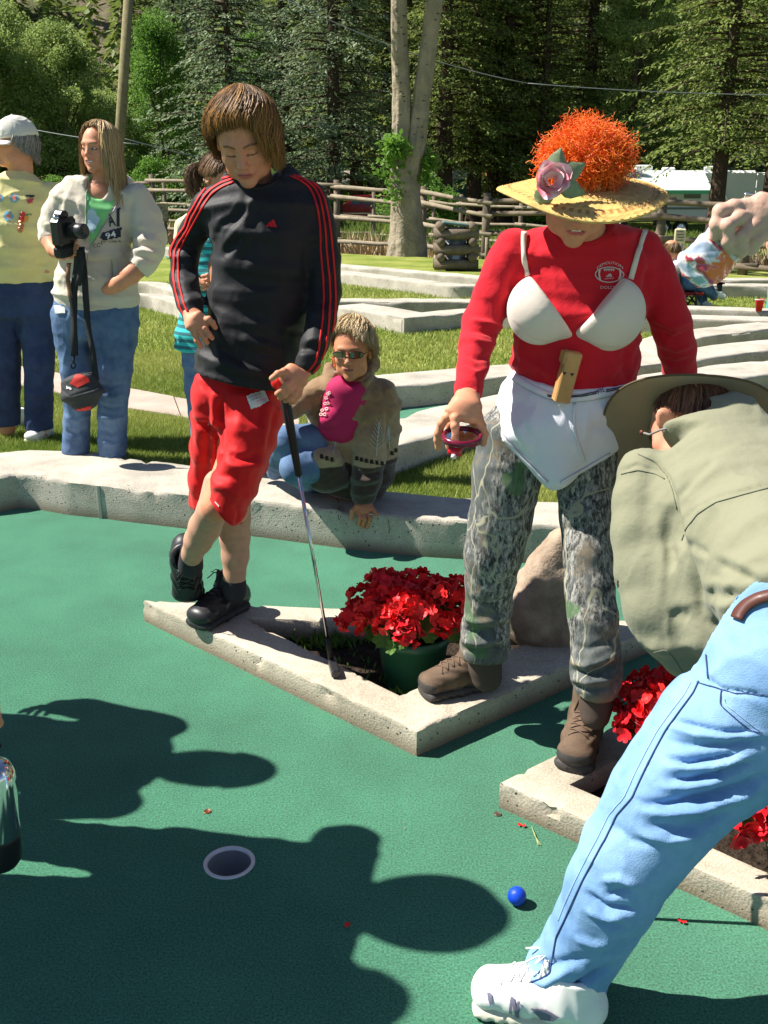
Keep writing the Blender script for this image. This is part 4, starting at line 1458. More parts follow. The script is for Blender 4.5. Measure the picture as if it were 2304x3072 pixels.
class Crop:
	"""reads positions off a magnified view of the photograph"""
	def __init__(s, ox, oy, k): s.ox, s.oy, s.k = ox, oy, k
	def __call__(s, x, y): return (s.ox + s.k * x, s.oy + s.k * y)
	def p(s, x, y, Y): return P(s.ox + s.k * x, s.oy + s.k * y, Y)
	def rad(s, x, y, Y, w): return .5 * w * s.k * dep(*s(x, y), Y) / FOC
	def limb(s, pts):          # (x, y, width, Y)
		return [s.p(x, y, Y) for x, y, w, Y in pts], [s.rad(x, y, Y, w) for x, y, w, Y in pts]
	def rows(s, vol, rows, k=.03, cap=.02):
		"""a trunk given by its left and right outline: (y, left, right, Y, half depth)"""
		c = [s.p((l + r) / 2, y, Y) for y, l, r, Y, b in rows]
		a = [(s.rad((l + r) / 2, y, Y, r - l), b) for y, l, r, Y, b in rows]
		for i in range(len(c) - 1):
			vol.cone(c[i], c[i + 1], a[i], a[i + 1], (1, 0, 0), 'u', k if i else .02, cap)
		return c, a
SKIN_T = dict(fair=(.62, .27, .155), tan=(.52, .215, .11), old=(.60, .28, .17), pale=(.66, .34, .22))
def head_vol(vol, c, R, s=1.0, neck=None, nr=.055, female=False, jaw=1.0, mouth_open=0.0, nose=1.0):
	c = np.asarray(c, float)
	def W(x, y, z): return c + R @ (np.array([x, y, z]) * s)
	E = lambda x, y, z, r, k=.014, op='u': vol.ell(W(x, y, z), np.array(r) * s, R, op, k * s)
	E(0, -.014, .036, (.076, .096, .083))
	E(0, .03, -.012, (.064, .062, .078), .03)
	E(0, .038, -.072, (.050 * jaw, .046, .038), .03)
	E(0, .074, -.101, (.020, .017, .015), .025)
	for q in (-1, 1):
		E(q * .040, .056, -.028, (.022, .024, .020), .02)
		E(q * .045 * jaw, .02, -.075, (.018, .034, .024), .03)
	E(0, .079, .024, (.046, .013, .010), .015)
	for q in (-1, 1):
		E(q * .031, .101, .002, (.018, .015, .0115), .012, 's')
	vol.cone(W(0, .082, .012), W(0, .103 * nose, -.026), .0075 * s, .0105 * s, k=.012 * s)
	E(0, .104 * nose, -.030, (.011, .011, .0095), .008)
	for q in (-1, 1):
		E(q * .0115, .094, -.034, (.0078, .010, .007), .006)
		E(q * .031, .0755, .000, (.0145, .0125, .0115), .004)      # lids
	E(0, .086, -.058, (.026, .012, .013), .012)
	vol.cone(W(-.019, .088, -.0605), W(0, .0955, -.0565), .003 * s, .0048 * s, k=.005 * s)
	vol.cone(W(.019, .088, -.0605), W(0, .0955, -.0565), .003 * s, .0048 * s, k=.005 * s)
	vol.cone(W(-.015, .0895, -.069), W(.015, .0895, -.069), .0052 * s, .0052 * s, k=.005 * s)
	if mouth_open:
		E(0, .098, -.0635, (.024, .014, .003 + .006 * mouth_open), .003, 's')
	else:
		E(0, .100, -.0628, (.021, .009, .0016), .002, 's')
	for q in (-1, 1):
		vol.ell(W(q * .076, -.006, -.008), np.array([.009, .019, .030]) * s, R @ rotm((0, 0, 1), -q * .35), 'u', .006)
		vol.ell(W(q * .083, .000, -.004), np.array([.006, .011, .018]) * s, R @ rotm((0, 0, 1), -q * .35), 's', .005)
	if neck is not None:
		a = W(0, -.022, -.055)
		vol.cone(a, neck, (nr * .98, nr), (nr * 1.05, nr * 1.05), k=.03)
	return W
def face_cols(v, c, R, s, tone, lip=(.52, .16, .14), brow=(.10, .06, .035), brow_w=1.0, rosy=1.0):
	q = (v - c) @ R / s
	col = np.tile(np.array(tone), (len(v), 1)).astype(float)
	n = fbm(v * 40, 2, 4)[:, None]
	col *= 1 + .06 * n
	def blob(x, y, z, rx, rz, ry=.05):
		return np.exp(-((q[:, 0] - x) / rx) ** 2 - ((q[:, 2] - z) / rz) ** 2 - ((q[:, 1] - y) / ry) ** 2)
	for sx in (-1, 1):
		b = blob(sx * .042, .06, -.035, .02, .018) * .35 * rosy
		col = col * (1 - b[:, None]) + np.array([.62, .24, .18]) * b[:, None]
	b = blob(0, .105, -.03, .013, .012, .03) * .35 * rosy
	col = col * (1 - b[:, None]) + np.array([.62, .25, .19]) * b[:, None]
	m = np.clip(1.25 - ((q[:, 0] / .024) ** 2 + ((q[:, 2] + .063) / .0095) ** 2), 0, 1) * (q[:, 1] > .07)
	m = np.clip(m * 2, 0, 1)[:, None]
	col = col * (1 - m) + np.array(lip) * m
	m = (np.clip(1 - ((q[:, 2] + .0628) / .0022) ** 2, 0, 1) * (np.abs(q[:, 0]) < .021) * (q[:, 1] > .07))[:, None]
	col = col * (1 - m) + np.array([.16, .04, .04]) * m
	if brow_w:
		for sx in (-1, 1):
			x = q[:, 0] * sx
			zc = .021 + .006 * np.sin(np.clip((x - .012) / .035, 0, 1) * 2.6)
			m = np.clip(1 - ((q[:, 2] - zc) / (.0042 * brow_w)) ** 2, 0, 1) * (x > .012) * (x < .050) * (q[:, 1] > .04)
			m = np.clip(m * 1.4, 0, .85)[:, None]
			col = col * (1 - m) + np.array(brow) * m
			m = np.clip(1 - ((q[:, 2] - (-.0035 - .002 * np.cos((x - .031) / .012))) / .0028) ** 2, 0, 1) * (np.abs(x - .031) < .016) * (q[:, 1] > .05)
			m = np.clip(m * 1.8, 0, .92)[:, None]
			col = col * (1 - m) + np.array([.07, .04, .03]) * m
	return col
def eyes(root, c, R, s=1.0, open_=1.0, look=(0, 1, -.1)):
	for sx in (-1, 1):
		cc_ = c + R @ (np.array([sx * .031, .0765, .0]) * s)
		r = .0128 * s
		lk = unit(R @ np.asarray(look, float))
		mb = MB()
		rot = frame(lk, R[:, 2])
		v, f = [], []
		n, m = 9, 5
		for j in range(m):
			el = (-.38 + .76 * j / (m - 1)) * open_ - .04
			for i in range(n):
				az = -.85 + 1.7 * i / (n - 1)
				w = 1 - (abs(az) / .95) ** 2 * .8
				d = np.array([math.sin(az) * math.cos(el * w), math.cos(az) * math.cos(el * w), math.sin(el * w)])
				v.append(cc_ + R @ (d * (r + .0012)))
		f = [(j * n + i, j * n + i + 1, (j + 1) * n + i + 1, (j + 1) * n + i) for j in range(m - 1) for i in range(n - 1)]
		e = mesh_np('eye', v, f, M_EYEW, None, True)
		adopt(root, e)
		a = []
		for k in range(12):
			t = 2 * math.pi * k / 12
			a.append(cc_ + rot @ np.array([math.cos(t) * .0055 * s, .0142 * s, max(min(math.sin(t) * .0055, .0048 * open_), -.0048 * open_) * s]))
		ir = mesh_np('iris', a, [tuple(range(12))], M_IRIS, None, False)
		adopt(root, ir)
def limb_body(vol, pts, rad, k=.02):
	vol.chain([np.asarray(p, float) for p in pts], rad, None, k)
def body_object(root, pieces, tone, name='body'):
	"""pieces = [(v, f, colours or None)] of one body, kept as one mesh"""
	V_, F_, C_, n = [], [], [], 0
	for v, f, c in pieces:
		V_.append(v); F_.append(f + n); n += len(v)
		if c is None:
			c = np.tile(np.array(tone), (len(v), 1)) * (1 + .07 * fbm(v * 30, 2, 9)[:, None])
		C_.append(c)
	o = mesh_np(name, np.concatenate(V_), np.concatenate(F_), M_SKIN, None, True, np.concatenate(C_))
	adopt(root, o)
	return o
def finger(vol, pts, r0=.0092, r1=.0072, k=.004):
	n = len(pts) - 1
	for i in range(n):
		a, b = r0 + (r1 - r0) * i / n, r0 + (r1 - r0) * (i + 1) / n
		vol.cone(pts[i], pts[i + 1], a, b, k=k)
		if 0 < i:
			vol.ell(pts[i], a * 1.07, None, 'u', .003)
def gen_hand(vol, wrist, d, nrm, s=1.0, curl=.5, thumb=1, spread=.12, wr=.024):
	"""a relaxed hand: d = along the palm, nrm = out of the back of the hand, thumb = +-1 the side it leaves from"""
	d, nrm = unit(d), unit(nrm)
	nrm = unit(nrm - d * np.dot(d, nrm))
	sd = np.cross(d, nrm) * thumb
	w = np.asarray(wrist, float)
	vol.cone(w - d * .04 * s, w + d * .012 * s, (wr * 1.15 * s, wr * .9 * s), (.028 * s, .019 * s), sd, 'u', .01)
	vol.cone(w + d * .015 * s, w + d * .085 * s, (.029 * s, .016 * s), (.041 * s, .0135 * s), sd, 'u', .012, .012)
	L = [.072, .080, .075, .058]
	for i in range(4):
		o = (1.5 - i) / 1.5
		a = w + d * (.088 - .006 * abs(o - .3)) * s + sd * .030 * o * s
		dd = unit(d + sd * spread * o)
		pts = [a - d * .02 * s, a]
		ang = 0
		for j, q in enumerate((.45, .30, .25)):
			ang += curl * (.75 if j == 0 else .85)
			e = dd * math.cos(ang) - nrm * math.sin(ang)
			pts.append(pts[-1] + e * L[i] * q * s)
		finger(vol, pts, .0092 * s, .0070 * s)
	a = w + d * .022 * s + sd * .026 * s
	e = unit(d * .72 + sd * .62 - nrm * (.15 + .4 * curl))
	p1 = a + e * .042 * s
	e2 = unit(d * .9 + sd * .25 - nrm * (.2 + .5 * curl))
	p2 = p1 + e2 * .032 * s
	finger(vol, [a, p1, p2, p2 + unit(e2 - nrm * .2) * .024 * s], .0125 * s, .0085 * s, .01)
def simple_body(J, tone, head=None, h=.010, fem=False):
	"""torso and limbs below the clothes; J = joints"""
	v = Vol(h)
	w = .16 if fem else .17
	up = J['chest'] - J['pelvis']
	sd = unit(J['shl'] - J['shr'])
	v.cone(J['pelvis'], J['chest'], (.145, .10), (w, .10), sd, 'u', .03, .06)
	v.cone(J['chest'], J['neck'], (w, .095), (.06, .05), sd, 'u', .04, .05)
	for a in 'lr':
		v.chain([J['sh' + a], J['el' + a], J['wr' + a]], [.046, .036, .025], None, .02)
		v.chain([J['hp' + a], J['kn' + a], J['an' + a]], [.078, .052, .036], None, .03)
	return v
def shoe(root, c, fwd, up, L, mU, mS, mL, high=0.0, name='shoe', wide=1.0, laces=5, tongue=True, h=.0042, part=None):
	c = np.asarray(c, float)
	R = frame(fwd, up)
	k = L / .29
	W = lambda x, y, z: c + R @ (np.array([x * wide, y, z]) * k)
	v = Vol(h)
	v.cone(W(0, .085, .040), W(0, .015, .052), (.041 * k * wide, .030 * k), (.038 * k * wide, .040 * k), R[:, 0], 'u', .02)
	v.cone(W(0, .015, .052), W(0, -.055, .070), (.038 * k * wide, .040 * k), (.036 * k * wide, .050 * k), R[:, 0], 'u', .02)
	v.cone(W(0, -.045, .052), W(0, -.092, .050), (.037 * k * wide, .046 * k), (.034 * k * wide, .046 * k), R[:, 0], 'u', .02)
	v.cone(W(0, -.058, .06), W(0, -.066, .115 + high), (.035 * k * wide, .050 * k), (.036 * k * wide, .048 * k), R[:, 0], 'u', .02, .01)
	if tongue:
		v.cone(W(0, -.010, .085), W(0, -.022 - high * .1, .135 + high), (.022 * k, .007 * k), (.024 * k, .006 * k), R[:, 0], 'u', .01)
	v.cone(W(0, -.055, .105 + high), W(0, -.062, .16 + high), (.027 * k, .036 * k), (.032 * k, .042 * k), R[:, 0], 's', .006)
	v.half(W(0, 0, .020), -R[:, 2], .003, c, L)
	a, f = v.mesh()
	a = relax(a, f, 1, .4)
	q = (a - c) @ R / k
	a = a + vnormals(a, f) * (.0016 * np.sin(q[:, 1] * 150 + 14 * np.abs(q[:, 0]) / .04) * np.clip((.10 - np.abs(q[:, 1] - .0)) / .05, 0, 1) * (np.abs(q[:, 0]) > .022))[:, None]
	fc = ((a[f].mean(1)) - c) @ R / k
	up_ = mesh_np(name, a, f, None, None, True, mats=[mU, mS], midx=((fc[:, 1] > .088) & (fc[:, 2] < .052) | (fc[:, 2] < .036)).astype(int) if high > .03 else None)
	adopt(root, up_)
	s = Vol(h)
	s.cone(W(0, .090, .014), W(0, .0, .013), (.045 * k * wide, .020 * k), (.036 * k * wide, .019 * k), R[:, 0], 'u', .02)
	s.cone(W(0, .0, .013), W(0, -.098, .015), (.036 * k * wide, .019 * k), (.036 * k * wide, .022 * k), R[:, 0], 'u', .02)
	s.half(W(0, 0, .0), -R[:, 2], .003, c, L)
	s.half(W(0, 0, .030), R[:, 2], .003, c, L)
	b, g = s.mesh()
	q = (b - c) @ R / k
	b = b + vnormals(b, g) * (.0012 * np.sign(np.sin(q[:, 1] * 260)) * (q[:, 2] < .014))[:, None]
	so = mesh_np('sole', b, g, mS, None, True)
	so.parent = up_
	so.matrix_parent_inverse = up_.matrix_parent_inverse.copy()
	so.matrix_parent_inverse = Matrix.Identity(4)
	so.location = (0, 0, 0)
	bv = BVHTree.FromPolygons([Vector(p) for p in a], [tuple(p) for p in f.tolist()])
	def top(x, y):
		o = W(x, y, .3 + high)
		r = bv.ray_cast(Vector(o), Vector(-R[:, 2]))
		return None if r[0] is None else np.array(r[0]) + R[:, 2] * .0022
	mb = MB()
	for i in range(laces):
		y = .050 - .017 * i
		for s_ in (1, -1):
			pts = [top(x * s_, y - .008 * (x / .022) * 1) for x in (-.022, -.011, 0, .011, .022)]
			pts = [p for p in pts if p is not None]
			if len(pts) > 2: mb.tube(pts, .0021 * k, 5, flat=.7)
	if laces >= 5:
		y = .050 - .017 * (laces - 1)
		e = top(0, y)
		if e is not None:
			for s_ in (-1, 1):
				mb.tube([e, e + R @ np.array([s_ * .016, .004, .008]) * k, e + R @ np.array([s_ * .026, .016, .001]) * k, e + R @ np.array([s_ * .008, .010, .0]) * k], .0018 * k, 5)
				mb.tube([e, e + R @ np.array([s_ * .012, .018, .002]) * k, e + R @ np.array([s_ * .020, .040, -.012]) * k], .0018 * k, 5)
	if mb.n:
		l = mb.build('lace', mL, None, True)
		l['kind'] = 'stuff'
		l.parent = up_
	return up_
def hair(root, c, R, rad, hairline, n, mat_, seed=1, thick=.0011, tail=0.0, drift=0.0, wav=.004, crown=(0, -.25, 1), lift=.012, name='hair', taper=.3, segs=9, fall=(0, 0, -1), clump=.5, tailfn=None, colr=((.10, .05, .025), (.30, .17, .07)), spread=.0, cap=True, capr=.985):
	"""strands that leave the crown, lie over the skull and then hang.
	hairline(az) = polar angle from the crown at which a strand leaves the head; az 0 = forward"""
	r = np.random.default_rng(seed)
	cz = unit(R @ np.asarray(crown, float))
	cy = unit(R[:, 1] - cz * np.dot(R[:, 1], cz))
	cx = np.cross(cy, cz)
	Q = np.stack([cx, cy, cz], 1)
	M = R @ np.diag(rad) @ R.T           # ellipsoid map
	fall = np.asarray(fall, float)
	az = r.uniform(-np.pi, np.pi, n)
	e = np.array([hairline(a) for a in az])
	start = r.uniform(0, .85, n) ** 1.0 * e * .75
	if callable(tail): tl = np.array([tail(a) for a in az])
	else: tl = np.full(n, tail)
	tl = tl * r.uniform(.5, 1.12, n)
	e = e * r.uniform(.93, 1.05, n)
	key = np.floor(az * 14) * 7 + np.floor(start * 6)
	cl = 1.0 * _hash(key.astype(np.int64), key.astype(np.int64) * 3 + 1, key.astype(np.int64) * 0 + seed)
	off = r.uniform(0, 1, n) * lift
	K = segs
	pts = np.zeros((K + 1, n, 3))
	arc = rad[2] * (e - start)
	total = arc + tl
	ph = r.uniform(0, 6.28, n)
	dr = drift(az) if callable(drift) else drift
	for j in range(K + 1):
		u = j / K
		s = total * u
		th = start + np.minimum(s, arc) / rad[2]
		hang = np.maximum(s - arc, 0)
		a = az + dr * (th / 1.5) + .10 * clump * cl * th
		d = np.stack([np.sin(th) * np.sin(a), np.sin(th) * np.cos(a), np.cos(th)], 1) @ Q.T
		p = d @ M.T * (1 + (off / rad.mean())[:, None])
		p = p + fall * hang[:, None]
		outd = d - fall * (d @ fall)[:, None]
		p = p + outd * (hang * (spread + .0))[:, None]
		p += (np.stack([np.sin(ph + 5 * u), np.cos(ph * 1.7 + 4 * u), np.sin(ph * .6 + 4 * u)], 1)) * wav * u
		p += outd * (cl * .006 * u)[:, None]
		pts[j] = p
	pts += c
	V_, F_ = [], []
	T = np.gradient(pts, axis=0)
	T /= np.linalg.norm(T, axis=2, keepdims=True) + 1e-9
	outv = pts - c
	B_ = np.cross(T, outv)
	B_ /= np.linalg.norm(B_, axis=2, keepdims=True) + 1e-9
	N_ = np.cross(B_, T)
	w = thick * r.uniform(.6, 1.5, n)
	ver = np.zeros((K + 1, n, 3, 3))
	for j in range(K + 1):
		tw = (1 - (1 - taper) * (j / K) ** 2)
		for k in range(3):
			a = 2 * math.pi * k / 3 + .5
			ver[j, :, k] = pts[j] + (B_[j] * math.cos(a) * 1.5 + N_[j] * math.sin(a) * .7) * (w * tw)[:, None]
	v = ver.transpose(1, 0, 2, 3).reshape(-1, 3)
	base = np.arange(n)[:, None, None] * (K + 1) * 3
	jj = np.arange(K)[None, :, None] * 3
	kk = np.arange(3)[None, None, :]
	a0 = base + jj + kk
	a1 = base + jj + (kk + 1) % 3
	f = np.stack([a0, a1, a1 + 3, a0 + 3], -1).reshape(-1, 4)
	t = np.clip(.45 + .40 * cl + r.normal(0, .25, n), 0, 1)[:, None]
	col = np.array(colr[0]) * (1 - t) + np.array(colr[1]) * t
	col = np.repeat(col, (K + 1) * 3, 0)
	if cap:
		th = np.linspace(0, 1, 14)
		A_ = np.linspace(-np.pi, np.pi, 41)[:-1]
		cv = []
		for t_ in th:
			for a in A_:
				q = t_ * hairline(a) * .98
				d = Q @ np.array([math.sin(q) * math.sin(a), math.sin(q) * math.cos(a), math.cos(q)])
				cv.append(c + M @ d * capr)
		m = len(A_)
		cf = np.array([(j * m + i, j * m + (i + 1) % m, (j + 1) * m + (i + 1) % m, (j + 1) * m + i) for j in range(13) for i in range(m)])
		f = np.concatenate([f, cf + len(v)])
		v = np.concatenate([v, np.array(cv)])
		col = np.concatenate([col, np.tile(np.array(colr[0]) * .8, (len(cv), 1))])
	o = mesh_np(name, v, f, mat_, None, True, col)
	adopt(root, o)
	return o
M_HAIR = mat('hair', (.2, .1, .05), .45, attr=True, spec=.35)
def cloth(root, name, vol, mat_, strokes=None, nz=None, seed=0, rel=1, col=None, skin=True):
	v, f = vol.mesh()
	if rel: v = relax(v, f, rel, .5)
	v = fold(v, f, strokes, nz, seed)
	o = mesh_np(name, v, f, mat_, None, True, col(v) if col else None)
	adopt(root, o)
	return o, (Skin(v, f) if skin else None)
M_JERSEY = mat('black_jersey', (.012, .012, .014), .6, spec=.3, sheen=.06, bump=[('noise', 700, .3, .001), ('noise', 38, .22, .006), ('noise', 80, .25, .003)])
M_STRIPE = mat('red_stripe_tape', (.62, .012, .012), .6)
M_SHORTS = mat('red_satin_shorts', (.60, .008, .010), .62, spec=.25, sheen=.1, bump=[('noise', 500, .5, .001), ('noise', 34, .2, .006), ('noise', 80, .2, .003)])
M_BLKSHOE = mat('black_leather', (.022, .022, .024), .42, spec=.5, noise=(20, .3))
M_BLKSOLE = mat('black_sole', (.03, .03, .03), .6)
M_BLKLACE = mat('black_lace', (.02, .02, .02), .7)
M_SOCK = mat('black_sock', (.03, .03, .035), .9)
M_WPRINT = mat('white_print', (.75, .75, .73), .6)
ZB = Crop(460, 220, .4612)
ZL = Crop(420, 1100, .5063)
YB = 3.12
ARM_R = [(345, 870, 190, 3.12), (275, 1010, 185, 3.15), (205, 1165, 190, 3.18), (200, 1340, 185, 3.13), (232, 1490, 165, 3.05), (262, 1590, 135, 3.0)]
ARM_L = [(1050, 860, 200, 3.12), (1085, 1010, 205, 3.11), (1105, 1200, 215, 3.11), (1115, 1420, 205, 3.09), (1092, 1600, 185, 3.03), (1052, 1760, 178, 2.97), (1000, 1890, 150, 2.94), (968, 1940, 120, 2.93)]
def boy():
	root = thing('person', 'teenage boy in black long-sleeved jersey and red shorts leaning on a putter, looking down', 'person', tuple(G(690, 1850, PZ)))
	tone = SKIN_T['fair']
	hc = ZB.p(592, 420, 3.05)
	R = frame((-.02, -math.cos(.56), -math.sin(.56)), (0, 0, 1), .09)
	v = Vol(.0032)
	head_vol(v, hc, R, .98, ZB.p(660, 780, 3.16), .056, jaw=.98)
	a, f = v.mesh()
	col = face_cols(a, hc, R, .98, tone, lip=(.5, .15, .14))
	pieces = [(a, f, col)]
	J = dict(pelvis=ZB.p(600, 1950, 3.12), chest=ZB.p(680, 1250, 3.14), neck=ZB.p(670, 760, 3.15),
			 shl=ZB.p(1040, 850, 3.12), ell=ZB.p(1110, 1420, 3.1), wrl=ZB.p(960, 1950, 2.93),
			 shr=ZB.p(350, 870, 3.12), elr=ZB.p(195, 1190, 3.18), wrr=ZB.p(262, 1600, 3.0),
			 hpl=ZL.p(680, 300, 3.1), hpr=ZL.p(470, 300, 3.14), knl=ZL.p(450, 830, 2.98), knr=ZL.p(560, 850, 3.2),
			 anl=ZL.p(305, 1110, 3.15), anr=ZL.p(560, 1290, 3.24))
	v = Vol(.008)
	v.cone(J['pelvis'], J['chest'], (.13, .09), (.14, .085), (1, 0, 0), 'u', .03, .05)
	v.cone(J['chest'], J['neck'], (.14, .085), (.06, .05), (1, 0, 0), 'u', .04, .05)
	for s_ in 'lr':
		v.chain([J['hp' + s_], J['kn' + s_]], [.07, .048], None, .03)
	for pts in (ARM_R, ARM_L):
		c, r = ZB.limb(pts)
		v.chain(c, [q * .62 for q in r], None, .02)
	pieces.append((*v.mesh(), None))
	v = Vol(.0055)
	c, r = ZL.limb([(470, 700, 190, 3.05), (425, 860, 178, 3.02), (385, 950, 190, 3.07), (345, 1030, 165, 3.1), (310, 1105, 125, 3.14), (300, 1160, 120, 3.17)])
	v.chain(c, r, None, .02)
	c, r = ZL.limb([(565, 720, 190, 3.22), (560, 900, 185, 3.24), (562, 1010, 178, 3.26), (565, 1120, 160, 3.26), (560, 1230, 128, 3.26), (560, 1310, 125, 3.26)])
	v.chain(c, r, None, .02)
	a, f = v.mesh()
	colr = np.tile(np.array((.50, .28, .19)), (len(a), 1)) * (1 + .08 * fbm(a * 30, 2, 9)[:, None])
	pieces.append((a, f, colr))
	v = Vol(.0026)
	Yh = 2.965
	w = ZB.p(262, 1590, 3.0)
	v.cone(ZB.p(250, 1560, 3.0), ZB.p(285, 1640, Yh), (.027, .02), (.035, .016), (1, .2, 0), 'u', .01)
	v.cone(ZB.p(270, 1600, Yh), ZB.p(320, 1640, Yh), (.03, .016), (.026, .015), None, 'u', .012)
	finger(v, [ZB.p(260, 1640, Yh), ZB.p(262, 1680, Yh - .01), ZB.p(285, 1740, Yh - .012), ZB.p(308, 1778, Yh)], .0094, .0074)
	finger(v, [ZB.p(285, 1635, Yh), ZB.p(300, 1680, Yh - .012), ZB.p(330, 1725, Yh - .014), ZB.p(350, 1752, Yh)], .0094, .0074)
	finger(v, [ZB.p(310, 1625, Yh), ZB.p(335, 1660, Yh - .012), ZB.p(362, 1700, Yh - .014), ZB.p(382, 1722, Yh)], .0094, .0074)
	finger(v, [ZB.p(325, 1605, Yh), ZB.p(360, 1600, Yh - .01), ZB.p(385, 1625, Yh - .01), ZB.p(402, 1652, Yh + .002)], .0094, .0078)
	pieces.append((*v.mesh(), None))
	v = Vol(.0026)
	Yh = 2.90
	q = ZB.p
	v.cone(q(975, 1940, 2.93), q(930, 1975, Yh + .01), (.026, .02), (.034, .02), None, 'u', .01)
	v.cone(q(935, 1960, Yh), q(880, 2010, Yh - .01), (.040, .020), (.042, .018), (.6, 0, -1), 'u', .012)
	finger(v, [q(900, 1945, Yh), q(850, 1940, Yh - .02), q(810, 1955, Yh - .035), q(772, 1985, Yh - .03)], .0105, .009)           # thumb over the ball
	finger(v, [q(905, 1985, Yh - .01), q(868, 2025, Yh - .035), q(832, 2065, Yh - .035), q(806, 2085, Yh - .02)], .0105, .0085)
	finger(v, [q(915, 2010, Yh - .01), q(885, 2060, Yh - .03), q(850, 2095, Yh - .03), q(825, 2112, Yh - .012)], .0105, .0082)
	finger(v, [q(940, 2025, Yh - .005), q(918, 2085, Yh - .022), q(885, 2120, Yh - .02), q(858, 2130, Yh - .005)], .010, .008)
	finger(v, [q(960, 2030, Yh), q(948, 2090, Yh - .01), q(918, 2130, Yh - .01), q(890, 2145, Yh)], .0095, .0075)
	pieces.append((*v.mesh(), None))
	body_object(root, pieces, tone)
	v = Vol(.0055)
	c, r = ZB.limb(ARM_R); v.chain(c, r, None, .035)
	c, r = ZB.limb(ARM_L); v.chain(c, r, None, .035)
	v.half(ZB.p(256, 1592, 3.0), unit(ZB.p(262, 1605, 3.0) - ZB.p(225, 1470, 3.06)), .003, ZB.p(262, 1640, 3.0), .075)
	v.half(ZB.p(975, 1940, 2.93), unit(ZB.p(968, 1960, 2.93) - ZB.p(1040, 1800, 2.96)), .003, ZB.p(945, 1990, 2.92), .08)
	ZB.rows(v, [(672, 560, 845, 3.17, .065), (705, 455, 945, 3.15, .08), (775, 350, 1065, 3.14, .092), (900, 325, 1095, 3.12, .105), (1050, 385, 1050, 3.11, .112), (1250, 385, 1012, 3.11, .112),
				(1450, 370, 1003, 3.11, .11), (1620, 372, 992, 3.10, .11), (1760, 318, 968, 3.10, .115), (1900, 282, 935, 3.09, .12), (2000, 272, 900, 3.09, .125), (2070, 268, 880, 3.09, .125)])
	v.ell(ZB.p(678, 640, 3.11), (.074, .088, .052), None, 's', .006)
	a_, b_ = ZB.p(268, 1960, 3.0), ZB.p(880, 2085, 3.0)
	hn = np.cross(unit(b_ - a_), V3(0, 1, 0))
	v.half((a_ + b_) / 2, hn if hn[2] < 0 else -hn, .004, ZB.p(600, 2000, 3.1), .42)
	S = lambda pts: [ZB(x, y) for x, y in pts]
	strokes = [(S([(690, 800), (560, 900), (440, 960), (400, 1040)]), 11, .010), (S([(640, 830), (520, 930), (430, 1010), (410, 1090)]), 9, -.010),
			   (S([(660, 890), (560, 1000), (470, 1100), (430, 1200)]), 12, .009), (S([(610, 860), (520, 980), (450, 1080)]), 8, -.007),
			   (S([(560, 1050), (520, 1130), (470, 1190)]), 10, -.009), (S([(620, 1000), (600, 1090), (540, 1160), (480, 1225)]), 12, .009),
			   (S([(660, 1100), (640, 1230), (600, 1330)]), 16, .006), (S([(420, 1250), (400, 1500), (430, 1700), (520, 1840)]), 12, .006),
			   (S([(400, 1700), (470, 1800), (580, 1880), (720, 1900)]), 12, -.009), (S([(380, 1740), (450, 1850), (560, 1920), (700, 1930)]), 12, .009),
			   (S([(560, 1700), (660, 1760), (790, 1780)]), 14, .008), (S([(500, 1780), (640, 1820), (780, 1830)]), 12, -.008), (S([(760, 1500), (820, 1640), (800, 1740)]), 18, .007),
			   (S([(300, 1830), (420, 1900), (560, 1950), (760, 1990)]), 16, .006),
			   (S([(120, 1150), (200, 1130), (300, 1170)]), 8, -.010), (S([(110, 1200), (200, 1190), (300, 1230)]), 9, .010), (S([(110, 1280), (200, 1270), (300, 1290)]), 8, -.008),
			   (S([(110, 1350), (200, 1360), (300, 1340)]), 10, .008), (S([(130, 1450), (210, 1430), (300, 1400)]), 8, -.007), (S([(150, 1520), (240, 1480), (320, 1480)]), 9, .007),
			   (S([(990, 1760), (1040, 1730), (1150, 1750)]), 9, .008), (S([(960, 1800), (1030, 1780), (1130, 1800)]), 8, -.008), (S([(940, 1840), (1000, 1830), (1110, 1850)]), 9, .008),
			   (S([(1000, 1560), (1080, 1570), (1170, 1540)]), 11, .007), (S([(1000, 1480), (1090, 1500), (1190, 1440)]), 10, -.006), (S([(1030, 1280), (1110, 1310), (1200, 1260)]), 14, .006),
			   (S([(1000, 1010), (985, 1200), (995, 1400)]), 10, -.007), (S([(980, 900), (1000, 1050), (1010, 1250)]), 12, .006),
			   (S([(290, 1980), (500, 2010), (700, 2060)]), 4, -.002)]
	strokes = [(p_, w_ * 1.3, a_ * .72) for p_, w_, a_ in strokes]
	o, sk = cloth(root, 'jersey', v, M_JERSEY, strokes, [((13, 13, 4.5), .0045), ((28, 28, 14), .0016)], 3)
	def tapes(paths, w):
		for pts in paths:
			ribbon(sk, [ZB(x, y) for x, y in pts], w, 'stripe', M_STRIPE, root, .0018)
	L_ = [[(515, 668), (430, 690), (350, 735), (300, 800), (262, 870), (225, 930), (205, 1000), (150, 1070), (112, 1150), (112, 1230), (100, 1300), (112, 1400), (130, 1480), (152, 1550), (190, 1612)],
		  [(520, 686), (440, 712), (365, 760), (318, 820), (283, 885), (245, 950), (222, 1020), (170, 1095), (135, 1165), (138, 1240), (128, 1310), (142, 1400), (160, 1475), (178, 1535), (210, 1590)],
		  [(525, 706), (450, 735), (380, 782), (335, 845), (302, 905), (265, 970), (222, 1050), (190, 1110), (160, 1175), (165, 1250), (160, 1320), (175, 1400), (192, 1470), (205, 1520), (235, 1565)]]
	tapes(L_, 5.2)
